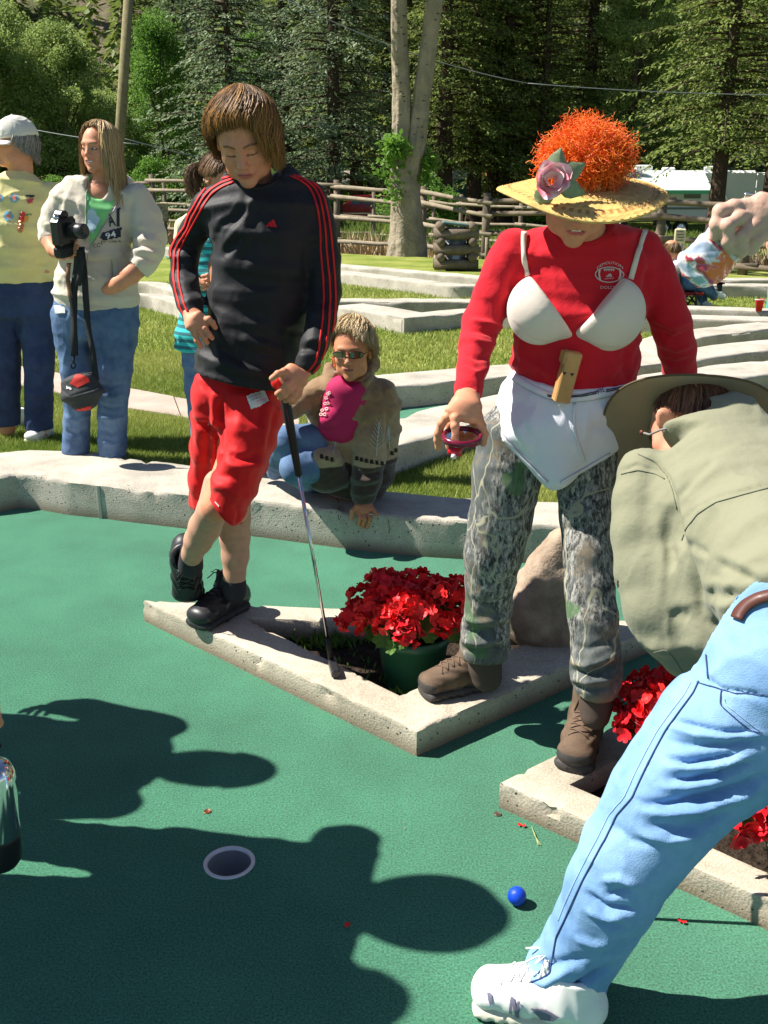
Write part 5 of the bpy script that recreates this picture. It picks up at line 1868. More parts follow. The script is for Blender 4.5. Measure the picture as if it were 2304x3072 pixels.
	R_ = [[(885, 668), (950, 692), (1010, 735), (1045, 800), (1072, 900), (1085, 1000), (1088, 1150), (1105, 1330), (1110, 1460), (1098, 1620), (1075, 1800), (1055, 1880), (1010, 1935)],
		  [(905, 662), (970, 682), (1040, 730), (1080, 800), (1102, 900), (1118, 1000), (1126, 1150), (1145, 1330), (1150, 1460), (1140, 1620), (1122, 1780), (1085, 1890), (1030, 1962)],
		  [(935, 665), (1010, 690), (1075, 740), (1110, 810), (1132, 900), (1150, 1000), (1165, 1150), (1180, 1330), (1185, 1460), (1178, 1600), (1150, 1760), (1110, 1880), (1060, 1960)]]
	tapes(R_, 5.5)
	n_ = []
	for t in np.linspace(0, 1, 26):
		n_.append((540 + 305 * t, 668 + 80 * math.sin(math.pi * (t * .9 + .08)) - 20 * t))
	ribbon(sk, [ZB(x, y + 12) for x, y in n_], 11, 'collar', M_JERSEY, root, .002)
	em = [[(733, 988), (752, 972), (766, 1000), (742, 1000)], [(752, 968), (770, 958), (786, 1002), (768, 1001)], [(770, 955), (783, 950), (806, 1003), (788, 1003)]]
	em = [[(733, 997), (745, 980), (757, 999)], [(748, 977), (762, 965), (779, 1000), (760, 999)], [(765, 962), (783, 950), (805, 1004), (782, 1001)]]
	for e in em: patch(sk, [[ZB(x, y) for x, y in e]], 'emblem_bar', M_STRIPE, root, .0025)
	v = Vol(.0055)
	ZL.rows(v, [(40, 325, 800, 3.12, .11), (150, 312, 850, 3.12, .12), (280, 312, 850, 3.12, .125)], cap=.03)
	for (y0, l0, r0, Y0, b0), (y1, l1, r1, Y1, b1) in zip([(280, 312, 560, 3.16, .11), (450, 312, 590, 3.2, .11), (650, 302, 630, 3.23, .11)], [(450, 312, 590, 3.2, .11), (650, 302, 630, 3.23, .11), (880, 288, 652, 3.25, .105)]):
		v.cone(ZL.p((l0 + r0) / 2, y0, Y0), ZL.p((l1 + r1) / 2, y1, Y1), (ZL.rad(450, y0, Y0, r0 - l0), b0), (ZL.rad(450, y1, Y1, r1 - l1), b1), (1, 0, 0), 'u', .03, .02)
	fr = [(250, 490, 858, 3.08), (420, 478, 800, 3.04), (560, 470, 745, 3.0), (700, 430, 690, 2.98), (830, 385, 625, 2.98), (960, 400, 560, 3.0)]
	for (y0, l0, r0, Y0), (y1, l1, r1, Y1) in zip(fr[:-1], fr[1:]):
		v.cone(ZL.p((l0 + r0) / 2, y0, Y0), ZL.p((l1 + r1) / 2, y1, Y1), (ZL.rad(450, y0, Y0, r0 - l0), .105), (ZL.rad(450, y1, Y1, r1 - l1), .10), (1, 0, 0), 'u', .028, .02)
	p0, p1 = ZL.p(372, 768, 2.9), ZL.p(560, 962, 2.9)
	nn = np.cross(unit(p1 - p0), V3(0, 1, 0)); nn = nn if nn[2] < 0 else -nn
	v.half((p0 + p1) / 2, nn, .004, ZL.p(380, 980, 2.96), .16)
	v.half(ZL.p(300, 835, 3.2), (0, 0, -1), .004, ZL.p(330, 960, 3.27), .19)
	v.cone(ZL.p(500, 780, 3.0), ZL.p(380, 1000, 3.02), .085, .10, None, 's', .006)
	S = lambda pts: [ZL(x, y) for x, y in pts]
	strokes = [(S([(460, 200), (475, 350), (470, 520), (445, 640)]), 10, -.016), (S([(500, 130), (480, 260), (490, 400)]), 8, -.008),
			   (S([(330, 120), (340, 350), (330, 600), (310, 800)]), 16, .008), (S([(400, 150), (400, 400), (390, 600), (350, 780)]), 14, -.010),
			   (S([(430, 150), (445, 400), (430, 620), (400, 740)]), 13, .009), (S([(500, 500), (560, 540), (640, 550), (720, 500)]), 12, -.010),
			   (S([(490, 560), (560, 590), (650, 600), (740, 560)]), 14, .009), (S([(460, 640), (540, 650), (640, 700)]), 12, -.007), (S([(420, 700), (520, 720), (600, 780)]), 14, .007),
			   (S([(760, 230), (740, 400), (700, 560)]), 16, .008), (S([(800, 250), (780, 380), (740, 500)]), 10, -.008), (S([(600, 130), (600, 250), (560, 420)]), 18, .007),
			   (S([(700, 120), (720, 220), (700, 330)]), 12, -.007), (S([(560, 820), (590, 880), (560, 950)]), 9, -.006), (S([(400, 720), (440, 800), (520, 930)]), 5, -.003)]
	o, sk2 = cloth(root, 'shorts', v, M_SHORTS, strokes, [((12, 12, 7), .0045), ((30, 30, 16), .0018)], 8)
	ribbon(sk2, S([(385, 752), (470, 870), (555, 935)]), 1.6, 'seam', mat('dark_red_seam', (.35, .01, .01), .6), root, .0012)
	patch(sk2, [S([(443, 803), (450, 798), (472, 822), (468, 832)])], 'logo_tab', M_WPRINT, root, .002)
	for c_, r_ in (ZL.limb([(305, 1095, 132, 3.145), (300, 1180, 150, 3.18)]), ZL.limb([(560, 1275, 138, 3.26), (562, 1330, 140, 3.26)])):
		vv = Vol(.006); vv.chain(c_, r_, None, .01)
		cloth(root, 'sock', vv, M_SOCK, skin=False)
	toe, heel = G(560, 1905, PZ), G(745, 1815, PZ)
	mid = (toe + heel) / 2
	fw = unit((toe - heel) * V3(1, 1, 0))
	mid = G(655, 1862, PZ) + V3(0, .02, .001)
	shoe(root, mid, fw, (0, 0, 1), .32, M_BLKSHOE, M_BLKSOLE, M_BLKLACE, wide=1.22, high=.02)
	tp = ZL.p(278, 1432, 3.24)
	tp[2] = max(tp[2], PZ + .015)
	hl = ZL.p(255, 1010, 3.27)
	fw = unit(tp - hl)
	upv = unit(V3(.12, -1, .12))
	c0 = (tp + hl) / 2 + V3(0, .06, 0) * .6
	shoe(root, c0 - upv * .02, fw, upv, .29, M_BLKSHOE, M_BLKSOLE, M_BLKLACE, wide=1.3, high=.0)
	def line(a):      # polar angle where the hair ends; a = 0 front
		return float(np.interp(a, [-3.2, -2.3, -1.8, -1.4, -.8, 0, .6, 1.2, 1.8, 3.2], [1.95, 1.8, 1.62, 1.32, 1.16, 1.20, 1.30, 1.5, 1.75, 1.95]))
	def tail(a):
		return float(np.interp(a, [-3.2, -2.3, -1.8, -1.4, -.8, 0, .6, 1.2, 1.9, 3.2], [.05, .075, .055, .028, .026, .032, .050, .090, .085, .05]))
	hair(root, hc + R @ V3(0, -.004, .018), R, np.array([.096, .117, .110]), line, 10500, M_HAIR, 5, .0007, tail, .8, .008, (.0, -.55, 1), .014, colr=((.035, .015, .007), (.42, .21, .055)), segs=9, clump=1.7, fall=unit(R @ V3(0, 0, -.6) + V3(0, 0, -.5)))
	return root
BOY = boy()
M_REDSHIRT = mat('red_cotton_shirt', (.58, .018, .030), .9, spec=.1, sheen=.12, bump=[('noise', 420, .5, .001), ('noise', 34, .3, .006), ('noise', 85, .3, .003)])
M_BRA = mat('cream_satin', (.70, .60, .52), .6, spec=.2, sheen=.2, bump=[('noise', 26, .25, .006)])
M_WHITEC = mat('white_cotton', (.74, .74, .80), .85, sheen=.3, bump=[('noise', 420, .5, .001), ('noise', 24, .35, .008), ('noise', 80, .3, .003)])
M_BLKPRINT = mat('black_print', (.03, .03, .035), .7)
M_BOOT = mat('brown_suede', (.12, .078, .050), .8, noise=(25, .25), bump=[('noise', 200, .5, .002)])
M_BOOTS = mat('grey_rubber', (.05, .045, .042), .6, noise=(30, .3))
M_BOOTL = mat('brown_lace', (.14, .09, .06), .8)
M_STRAW = mat('straw', (.62, .40, .13), .7, noise=(60, .3), spec=.3)
M_STRAWD = mat('brown_straw', (.42, .20, .06), .7, noise=(60, .3))
M_WIG = mat('orange_wig', (.85, .13, .01), .45, attr=True, spec=.5)
M_PINK = mat('pink_petal', (.85, .30, .38), .6, noise=(40, .5), col2=(.88, .74, .72))
M_SILK = mat('green_silk_leaf', (.20, .26, .14), .6, noise=(20, .3))
M_WHISTLE = mat('varnished_wood', (.46, .25, .09), .4, noise=(9, .3), coat=.2)
def camo():
	m = bpy.data.materials.new('bark_print_camouflage')
	m.use_nodes = True
	N, L = m.node_tree.nodes, m.node_tree.links
	b = N['Principled BSDF']; b.inputs['Roughness'].default_value = .85; b.inputs['Specular IOR Level'].default_value = .2
	tc = N.new('ShaderNodeTexCoord')
	mp = N.new('ShaderNodeMapping'); mp.inputs['Scale'].default_value = (1, 1, .32)
	L.new(tc.outputs['Object'], mp.inputs['Vector'])
	def noise(sc, det, rough, vec):
		n = N.new('ShaderNodeTexNoise'); n.inputs['Scale'].default_value = sc; n.inputs['Detail'].default_value = det; n.inputs['Roughness'].default_value = rough
		L.new(vec, n.inputs['Vector']); return n.outputs['Fac']
	def ramp(f, stops):
		c = N.new('ShaderNodeValToRGB'); c.color_ramp.interpolation = 'LINEAR'
		while len(c.color_ramp.elements) < len(stops): c.color_ramp.elements.new(.5)
		for e, (p, col) in zip(c.color_ramp.elements, stops):
			e.position = p; e.color = (*col, 1)
		L.new(f, c.inputs['Fac']); return c.outputs['Color']
	big = ramp(noise(11, 8, .7, tc.outputs['Object']), [(.34, (.045, .05, .05)), (.42, (.085, .095, .095)), (.52, (.12, .13, .125)), (.60, (.20, .16, .11)), (.68, (.10, .11, .105))])
	bark = ramp(noise(95, 6, .8, mp.outputs[0]), [(.40, (.03, .03, .03)), (.47, (.10, .10, .095)), (.56, (.34, .33, .30)), (.66, (.48, .46, .41))])
	msk = ramp(noise(7, 6, .7, mp.outputs[0]), [(.45, (0, 0, 0)), (.54, (1, 1, 1))])
	m1 = N.new('ShaderNodeMixRGB'); L.new(msk, m1.inputs[0]); L.new(big, m1.inputs[1]); L.new(bark, m1.inputs[2])
	vo = N.new('ShaderNodeTexVoronoi'); vo.feature = 'DISTANCE_TO_EDGE'; vo.inputs['Scale'].default_value = 8
	dn = N.new('ShaderNodeTexNoise'); dn.inputs['Scale'].default_value = 9
	L.new(tc.outputs['Object'], dn.inputs['Vector'])
	av = N.new('ShaderNodeMixRGB'); av.inputs[0].default_value = .06
	L.new(mp.outputs[0], av.inputs[1]); L.new(dn.outputs['Color'], av.inputs[2])
	L.new(av.outputs[0], vo.inputs['Vector'])
	tw = ramp(vo.outputs['Distance'], [(.007, (1, 1, 1)), (.014, (0, 0, 0))])
	m2 = N.new('ShaderNodeMixRGB'); m2.inputs[2].default_value = (.36, .34, .24, 1)
	L.new(tw, m2.inputs[0]); L.new(m1.outputs[0], m2.inputs[1])
	gm = ramp(noise(7.5, 2, .4, tc.outputs['Object']), [(.66, (0, 0, 0)), (.69, (.8, .8, .8))])
	m3 = N.new('ShaderNodeMixRGB'); m3.inputs[2].default_value = (.08, .15, .065, 1)
	L.new(gm, m3.inputs[0]); L.new(m2.outputs[0], m3.inputs[1])
	L.new(m3.outputs[0], b.inputs['Base Color'])
	bp = N.new('ShaderNodeBump'); bp.inputs['Strength'].default_value = .15; bp.inputs['Distance'].default_value = .001
	n = noise(500, 2, .5, tc.outputs['Object']); L.new(n, bp.inputs['Height']); L.new(bp.outputs[0], b.inputs['Normal'])
	return m
M_CAMO = camo()
ZC = Crop(1280, 300, .5546)      # upper part of the lady
ZT = Crop(1200, 1200, .5424)     # her legs
YC = 2.58
CARM_R = [(470, 790, 190, 2.58), (410, 920, 200, 2.57), (350, 1060, 205, 2.56), (300, 1200, 200, 2.54), (270, 1320, 185, 2.50), (245, 1450, 165, 2.44), (222, 1560, 145, 2.39), (215, 1660, 130, 2.36)]
CARM_L = [(1180, 800, 190, 2.60), (1235, 930, 205, 2.60), (1280, 1080, 215, 2.61), (1325, 1220, 215, 2.63), (1355, 1350, 195, 2.66), (1370, 1460, 170, 2.70), (1380, 1580, 150, 2.74), (1385, 1720, 120, 2.78)]
def straw_hat(root, c, R):
	"""brim, crown under the wig, woven in rings"""
	v, f = [], []
	n, m = 120, 46
	r0, r1 = .072, .194
	for j in range(m):
		u = j / (m - 1)
		r = r0 + (r1 - r0) * u
		for i in range(n):
			a = 2 * math.pi * i / n
			ring = .0016 * math.cos(u * 20 * 2 * math.pi)
			braid = .0012 * math.sin(a * 60 + j * 1.3) * (1 if u < .85 else 1.8)
			z = -.020 * u ** 1.6 + .010 * math.sin(2 * a + .6) * u * u + .006 * math.sin(3 * a) * u * u + ring + braid
			x, y = r * math.cos(a), r * math.sin(a) * 1.02
			v.append(c + R @ np.array([x, y, z]))
	f = [(j * n + i, j * n + (i + 1) % n, (j + 1) * n + (i + 1) % n, (j + 1) * n + i) for j in range(m - 1) for i in range(n)]
	mi = []
	for j in range(m - 1):
		for i in range(n):
			u = j / (m - 1)
			mi.append(1 if .70 < u < .84 and (i // 1) % 2 == 0 else 0)
	o = mesh_np('brim', v, np.array(f), None, None, True, mats=[M_STRAW, M_STRAWD], midx=mi)
	md = o.modifiers.new('thickness', 'SOLIDIFY'); md.thickness = .003
	adopt(root, o)
	e = MB()
	for q in range(2):
		e.tube([c + R @ np.array([(r1 - .001 - .004 * q) * math.cos(a), (r1 - .001 - .004 * q) * math.sin(a) * 1.02, -.020 + .010 * math.sin(2 * a + .6) + .006 * math.sin(3 * a) + .001 * math.sin(60 * a)]) for a in np.linspace(0, 2 * np.pi, 121)], .0032, 6, cap=False)
	e.build('rim', M_STRAW, root, True)['kind'] = 'stuff'
	mb = MB().lathe((0, 0, 0), [(.074, -.006), (.068, .012), (.055, .03), (.03, .038), (0, .040)], 32)
	mb.v = [(R @ q.T).T + c for q in mb.v]
	mb.build('crown', M_STRAW, root, True)
def rose(root, c, R, s=1.0):
	r = np.random.default_rng(4)
	for k in range(11):
		a = k * 2.4
		ring = .010 + .006 * (k / 11) * 3
		tilt = .25 + .9 * k / 11
		v, f = [], []
		for j in range(6):
			for i in range(7):
				u, w = j / 5, (i / 6 - .5) * 2
				wd = .030 * math.sin(math.pi * (.15 + .75 * u)) * s
				x = w * wd
				y = (ring * .5 + u * math.sin(tilt) * .042) * s - .3 * abs(w) ** 2 * wd
				z = (u * math.cos(tilt) * .046 + .004 * math.sin(3 * w + k)) * s
				p = np.array([x, y, z])
				v.append(c + R @ (rotm((0, 0, 1), a) @ p))
		f = [(j * 7 + i, j * 7 + i + 1, (j + 1) * 7 + i + 1, (j + 1) * 7 + i) for j in range(5) for i in range(6)]
		o = mesh_np('petal', v, f, M_PINK, None, True)
		adopt(root, o)
	for k, (a, l) in enumerate(((-1.2, .075), (-.4, .065), (-2.0, .07), (2.6, .05))):
		v = []
		for j in range(6):
			u = j / 5
			for w in (-1, 0, 1):
				v.append(c + R @ (rotm((0, 0, 1), a) @ np.array([w * .022 * math.sin(math.pi * min(u + .05, 1)) , .012 + u * l, .006 * (1 - abs(w)) - .01 * u])))
		f = [(j * 3 + i, j * 3 + i + 1, (j + 1) * 3 + i + 1, (j + 1) * 3 + i) for j in range(5) for i in range(2)]
		adopt(root, mesh_np('leaf', v, f, M_SILK, None, True))
def wig(root, c, rad, R):
	r = np.random.default_rng(9)
	n, K = 4400, 16
	d = rand_unit(r, n)
	d[:, 2] = np.abs(d[:, 2]) * 1.15 - .35
	d /= np.linalg.norm(d, axis=1, keepdims=True)
	rr = r.uniform(.35, 1.0, n) ** .5
	lob = 1 + .20 * vnoise(d * 2.2, 8) + .12 * vnoise(d * 5, 3)
	st = d * rr[:, None] * lob[:, None] * np.asarray(rad)
	t = rand_unit(r, n)
	drift = rand_unit(r, n) * .7 + d * .5
	cr = r.uniform(.0015, .0055, n) * np.where(rr > .9, 1.25, 1)
	turns = r.uniform(1.2, 3.0, n)
	a = np.cross(drift, t); a /= np.linalg.norm(a, axis=1, keepdims=True)
	dd = drift / np.linalg.norm(drift, axis=1, keepdims=True)
	b = np.cross(dd, a)
	L = r.uniform(.02, .05, n)
	ph = r.uniform(0, 6.28, n)
	pts = np.zeros((K + 1, n, 3))
	for j in range(K + 1):
		u = j / K
		an = ph + turns * 2 * np.pi * u
		pts[j] = st + dd * (L * u)[:, None] + a * (cr * np.cos(an))[:, None] + b * (cr * np.sin(an))[:, None]
	T = np.gradient(pts, axis=0); T /= np.linalg.norm(T, axis=2, keepdims=True)
	B_ = np.cross(T, np.broadcast_to(t, T.shape)); B_ /= np.linalg.norm(B_, axis=2, keepdims=True) + 1e-9
	N_ = np.cross(B_, T)
	ver = np.zeros((K + 1, n, 3, 3))
	w = r.uniform(.00035, .0008, n)
	for k in range(3):
		an = 2 * math.pi * k / 3
		ver[:, :, k] = pts + (B_ * math.cos(an) + N_ * math.sin(an)) * w[None, :, None]
	v = ver.transpose(1, 0, 2, 3).reshape(-1, 3)
	v = v @ R.T + c
	base = np.arange(n)[:, None, None] * (K + 1) * 3
	jj = np.arange(K)[None, :, None] * 3
	kk = np.arange(3)[None, None, :]
	a0, a1 = base + jj + kk, base + jj + (kk + 1) % 3
	f = np.stack([a0, a1, a1 + 3, a0 + 3], -1).reshape(-1, 4)
	t_ = np.clip(r.normal(.5, .25, n), 0, 1)[:, None]
	col = np.array([.90, .075, .003]) * (1 - t_) + np.array([1.0, .28, .02]) * t_
	col = np.repeat(col, (K + 1) * 3, 0)
	vv = Vol(.008)
	for k in range(14):
		q = rand_unit(r, 1)[0]; q[2] = abs(q[2]) * .8 - .1
		vv.ell(c + R @ (q * np.asarray(rad) * .45), np.asarray(rad) * .45, R, 'u', .02)
	cv, cf = vv.mesh()
	cv = cv + vnormals(cv, cf) * (.010 * fbm(cv * 45, 2, 4))[:, None]
	f = np.concatenate([f, cf + len(v)])
	v = np.concatenate([v, cv])
	col = np.concatenate([col, np.tile(np.array([.75, .06, .004]), (len(cv), 1))])
	o = mesh_np('wig', v, f, M_WIG, None, True, col)
	adopt(root, o)
def lady():
	root = thing('person', 'person in red shirt with cream bra and white briefs over camouflage trousers, holding a mirror', 'person', tuple(G(1560, 2150, PZ)))
	tone = SKIN_T['fair']
	hc = ZC.p(822, 470, 2.47)
	R = frame((-.06, -math.cos(.55), -math.sin(.55)), (0, 0, 1), -.07)
	v = Vol(.0034)
	head_vol(v, hc, R, .98, ZC.p(850, 760, 2.57), .056, mouth_open=.9)
	a, f = v.mesh()
	pieces = [(a, f, face_cols(a, hc, R, .98, tone, lip=(.55, .14, .13)))]
	v = Vol(.009)
	v.cone(ZC.p(800, 1650, 2.6), ZC.p(830, 1100, 2.6), (.14, .09), (.14, .08), (1, 0, 0), 'u', .03, .05)
	v.cone(ZC.p(830, 1100, 2.6), ZC.p(850, 760, 2.6), (.15, .08), (.06, .05), (1, 0, 0), 'u', .03, .05)
	for pts in (CARM_R, CARM_L):
		c, r = ZC.limb(pts); v.chain(c, [q * .65 for q in r], None, .02)
	for pts in (CLEG_R, CLEG_L):
		c, r = ZT.limb(pts); v.chain(c, [q * .6 for q in r], None, .02)
	pieces.append((*v.mesh(), None))
	H = Crop(1260, 1180, .14467)
	v = Vol(.0026)
	Y = 2.335
	q = H.p
	v.cone(q(980, 60, 2.36), q(960, 260, Y), (.030, .022), (.034, .022), (1, 0, 0), 'u', .01)
	v.cone(q(960, 240, Y), q(900, 440, Y - .01), (.036, .020), (.046, .018), (1, 0, 0), 'u', .014)
	finger(v, [q(700, 440, Y), q(560, 500, Y - .01), q(450, 620, Y - .005), q(385, 820, Y), q(365, 960, Y + .008), q(380, 1120, Y + .012)], .0108, .0085)
	finger(v, [q(800, 420, Y - .01), q(730, 520, Y - .022), q(725, 680, Y - .03), q(738, 850, Y - .022)], .0118, .0088)
	finger(v, [q(860, 470, Y + .02), q(640, 640, Y + .04), q(560, 860, Y + .05), q(600, 1120, Y + .05)], .0105, .0082)
	finger(v, [q(1090, 360, Y), q(1200, 500, Y - .005), q(1270, 680, Y - .005), q(1325, 850, Y), q(1310, 1030, Y + .008)], .0118, .0092, .008)
	finger(v, [q(1000, 420, Y + .01), q(1120, 620, Y + .03), q(1200, 780, Y + .045), q(1260, 960, Y + .05)], .0105, .0085)
	pieces.append((*v.mesh(), None))
	v = Vol(.004)
	gen_hand(v, ZC.p(1385, 1740, 2.78), V3(.0, .1, -1), V3(.3, -1, 0), .95, .5, -1)
	pieces.append((*v.mesh(), None))
	body_object(root, pieces, tone)
	eyes(root, hc, R, .98, .6, (0, .8, -.5))
	teeth = MB().box(hc + R @ V3(0, .083, -.0605), (.022, .006, .004), R).build('teeth', mat('teeth', (.75, .7, .62), .3), root)
	v = Vol(.0055)
	for pts in (CARM_R, CARM_L):
		c, r = ZC.limb(pts); v.chain(c, r, None, .035)
	v.half(ZC.p(215, 1632, 2.365), unit(V3(-.02, -.05, -1)), .003, ZC.p(215, 1700, 2.36), .07)
	ZC.rows(v, [(690, 690, 1010, 2.60, .075), (745, 560, 1150, 2.60, .09), (850, 440, 1235, 2.60, .10), (1000, 470, 1180, 2.60, .115), (1150, 465, 1160, 2.59, .125), (1300, 490, 1140, 2.59, .115),
				(1420, 470, 1142, 2.59, .11), (1540, 500, 1110, 2.59, .105), (1640, 520, 1090, 2.59, .10)])
	v.ell(ZC.p(835, 640, 2.53), (.078, .095, .055), None, 's', .006)
	S = lambda pts: [ZC(x, y) for x, y in pts]
	st = [(S([(230, 1190), (330, 1210), (430, 1240)]), 9, .009), (S([(225, 1240), (330, 1260), (420, 1290)]), 8, -.008), (S([(215, 1290), (300, 1310), (400, 1330)]), 9, .007),
		  (S([(200, 1370), (280, 1400), (370, 1380)]), 9, -.006), (S([(190, 1440), (260, 1480), (340, 1450)]), 9, .006), (S([(170, 1560), (220, 1590), (290, 1580)]), 8, .005), (S([(165, 1600), (220, 1625), (285, 1610)]), 6, -.005),
		  (S([(1230, 1190), (1330, 1220), (1430, 1200)]), 10, .009), (S([(1240, 1250), (1330, 1290), (1440, 1260)]), 9, -.008), (S([(1260, 1310), (1350, 1350), (1440, 1320)]), 10, .008), (S([(1270, 1400), (1350, 1430), (1445, 1400)]), 9, -.006),
		  (S([(500, 1300), (520, 1400), (500, 1500)]), 12, .006), (S([(600, 1340), (620, 1450), (600, 1540)]), 12, -.006), (S([(980, 1360), (1000, 1450), (990, 1520)]), 12, .006), (S([(1080, 1360), (1060, 1450), (1100, 1520)]), 12, -.007),
		  (S([(470, 1350), (560, 1420), (680, 1500)]), 10, .006), (S([(1130, 1340), (1050, 1440), (900, 1500)]), 10, .006), (S([(480, 900), (460, 1000), (470, 1100)]), 10, -.008), (S([(1190, 900), (1180, 1000), (1160, 1100)]), 10, -.008),
		  (S([(600, 760), (540, 850), (500, 960)]), 10, .004), (S([(1100, 770), (1160, 850), (1180, 950)]), 10, .004), (S([(700, 760), (800, 800), (960, 770)]), 9, .003)]
	o, sk = cloth(root, 'shirt', v, M_REDSHIRT, st, [((13, 13, 6), .0045), ((30, 30, 18), .0016)], 13)
	ribbon(sk, [ZC(685 + 340 * t, 672 + 105 * math.sin(math.pi * (t * .92 + .04))) for t in np.linspace(0, 1, 26)], 10, 'collar', M_REDSHIRT, root, .002)
	for cx_, cy_, rx_, rz_, fx_, edge_, nm_ in ((612, 1135, .080, .086, -.25, ((552, 930), (800, 1272)), 1), (1005, 1160, .084, .090, .25, ((1112, 932), (800, 1272)), -1)):
		v = Vol(.0042)
		v.ell(ZC.p(cx_, cy_, 2.482), (rx_, .056, rz_), frame((fx_, -1, -.1)), 'u', .01)
		v.cone(ZC.p(cx_, cy_, 2.48), ZC.p(800, 1268, 2.485), (.05, .035), (.010, .020), None, 'u', .03)
		a_, b_ = ZC.p(*edge_[0], 2.45), ZC.p(*edge_[1], 2.45)
		nn = np.cross(unit(b_ - a_), V3(0, 1, 0)); nn = nn if nn[0] * nm_ > 0 else -nn
		v.half((a_ + b_) / 2, nn, .005)
		cloth(root, 'bra_cup', v, M_BRA, [([ZC(470, 1200), ZC(560, 1290), ZC(650, 1318), ZC(790, 1290)], 4, -.002), ([ZC(820, 1290), ZC(930, 1340), ZC(1050, 1345), ZC(1140, 1260)], 4, -.002)], None, 2, skin=False)
	sk2 = sk
	ribbon(sk, S([(530, 672), (520, 740), (524, 820), (534, 900), (548, 950)]), 15, 'strap', M_BRA, root, .004, thick=.003)
	ribbon(sk, S([(1180, 712), (1155, 780), (1130, 860), (1108, 930), (1098, 970)]), 15, 'strap', M_BRA, root, .004, thick=.003)
	WP = mat('white_shirt_print', (.62, .5, .5), .7)
	text_on(sk, 'DEMOLITION', ZC(920, 918), ZC(1058, 915), 8.5, 'lettering', WP, root, .003, arc=16)
	text_on(sk, 'DOLLS', ZC(938, 1022), ZC(1015, 1022), 9, 'lettering', WP, root, .003)
	text_on(sk, 'adidas', ZC(960, 972), ZC(1010, 968), 5, 'lettering', WP, root, .003)
	an = np.linspace(0, 2 * np.pi, 31)
	foot = []
	for t in an:
		foot.append(ZC(985 + 78 * math.cos(t), 945 + 42 * math.sin(t) * abs(math.sin(t)) ** .15))
	ribbon(sk, foot, 3.0, 'football_outline', WP, root, .003, 6)
	ribbon(sk, S([(935, 912), (930, 945), (938, 978)]), 5, 'football_band', WP, root, .003, 4)
	ribbon(sk, S([(1040, 910), (1046, 945), (1036, 976)]), 5, 'football_band', WP, root, .003, 4)
	ribbon(sk, S([(955, 918), (985, 914), (1015, 918)]), 3, 'football_lace', WP, root, .003, 4)
	for x in (960, 972, 984, 996, 1008): ribbon(sk, S([(x, 911), (x, 926)]), 2.4, 'football_lace', WP, root, .003, 3)
	for e in ([(966, 958), (974, 950), (980, 958)], [(976, 948), (984, 941), (991, 958), (983, 958)], [(986, 941), (992, 938), (1002, 958), (994, 958)]):
		patch(sk, [S(e)], 'emblem_bar', WP, root, .003)
	v = Vol(.0058)
	for pts in (CLEG_R, CLEG_L):
		c, r = ZT.limb(pts); v.chain(c, r, None, .035)
	ZC.rows(v, [(1530, 480, 1110, 2.60, .108), (1660, 400, 1140, 2.60, .115), (1800, 350, 1120, 2.60, .12), (1920, 340, 1100, 2.60, .12)], cap=.03)
	v.half(ZC.p(800, 1545, 2.6), (0, 0, 1), .004, ZC.p(800, 1500, 2.6), .3)
	for pt, Yk in (((470, 1418), 2.66), ((1085, 1635), 2.36)):
		p = ZT.p(*pt, Yk)
		v.half(p, (0, 0, -1), .003, p - V3(0, 0, .06), .12)
	T = lambda pts: [ZT(x, y) for x, y in pts]
	st = [(T([(350, 1200), (430, 1230), (540, 1220), (600, 1180)]), 9, .010), (T([(340, 1270), (420, 1290), (520, 1280), (600, 1240)]), 9, -.011), (T([(330, 1320), (430, 1350), (540, 1330), (610, 1300)]), 9, .011), (T([(345, 1370), (450, 1390), (560, 1370)]), 6, -.008),
		  (T([(380, 1100), (480, 1140), (600, 1100)]), 10, -.006), (T([(930, 1440), (1020, 1470), (1120, 1440), (1210, 1400)]), 10, .010), (T([(935, 1490), (1040, 1520), (1140, 1490), (1215, 1450)]), 8, -.011), (T([(945, 1540), (1040, 1560), (1140, 1550), (1210, 1520)]), 8, .011),
		  (T([(960, 1580), (1060, 1600), (1180, 1590)]), 6, -.007), (T([(940, 1360), (1040, 1380), (1180, 1330)]), 11, -.006), (T([(500, 150), (560, 300), (640, 450)]), 12, .006), (T([(600, 650), (680, 740), (800, 700)]), 12, .006), (T([(430, 600), (520, 720), (600, 900)]), 14, -.006),
		  (T([(900, 620), (1000, 640), (1100, 600)]), 12, .005), (T([(890, 720), (1000, 700), (1120, 740)]), 14, -.005), (T([(860, 500), (920, 560), (1000, 590)]), 10, .006), (T([(820, 480), (760, 560), (700, 600)]), 10, .006)]
	o, skt = cloth(root, 'trousers', v, M_CAMO, st, [((10, 10, 5), .005), ((26, 26, 14), .0018)], 23)
	v = Vol(.0055)
	ZC.rows(v, [(1430, 490, 1110, 2.60, .122), (1540, 455, 1125, 2.60, .126), (1640, 405, 1142, 2.60, .130), (1740, 362, 1130, 2.60, .130), (1850, 362, 1110, 2.60, .128), (1960, 430, 1060, 2.59, .124)], cap=.03)
	v.cone(ZT.p(810, 150, 2.50), ZT.p(858, 400, 2.50), (.115, .06), (.050, .06), (1, 0, 0), 'u', .04)
	for a_, b_ in ((ZC.p(350, 1775, 2.5), ZC.p(655, 2100, 2.5)), (ZT.p(872, 478, 2.5), ZT.p(1170, 300, 2.5))):
		nn = np.cross(unit(b_ - a_), V3(0, 1, 0)); nn = nn if nn[2] < 0 else -nn
		v.half((a_ + b_) / 2, nn, .006)
	v.half(ZT.p(855, 488, 2.5), (0, 0, -1), .01)
	v.ell(ZC.p(800, 1328, 2.55), (.20, .30, .10), rotm((0, 1, 0), .03), 's', .004)
	v.half(ZC.p(800, 1452, 2.5), (0, 0, 1), .004)
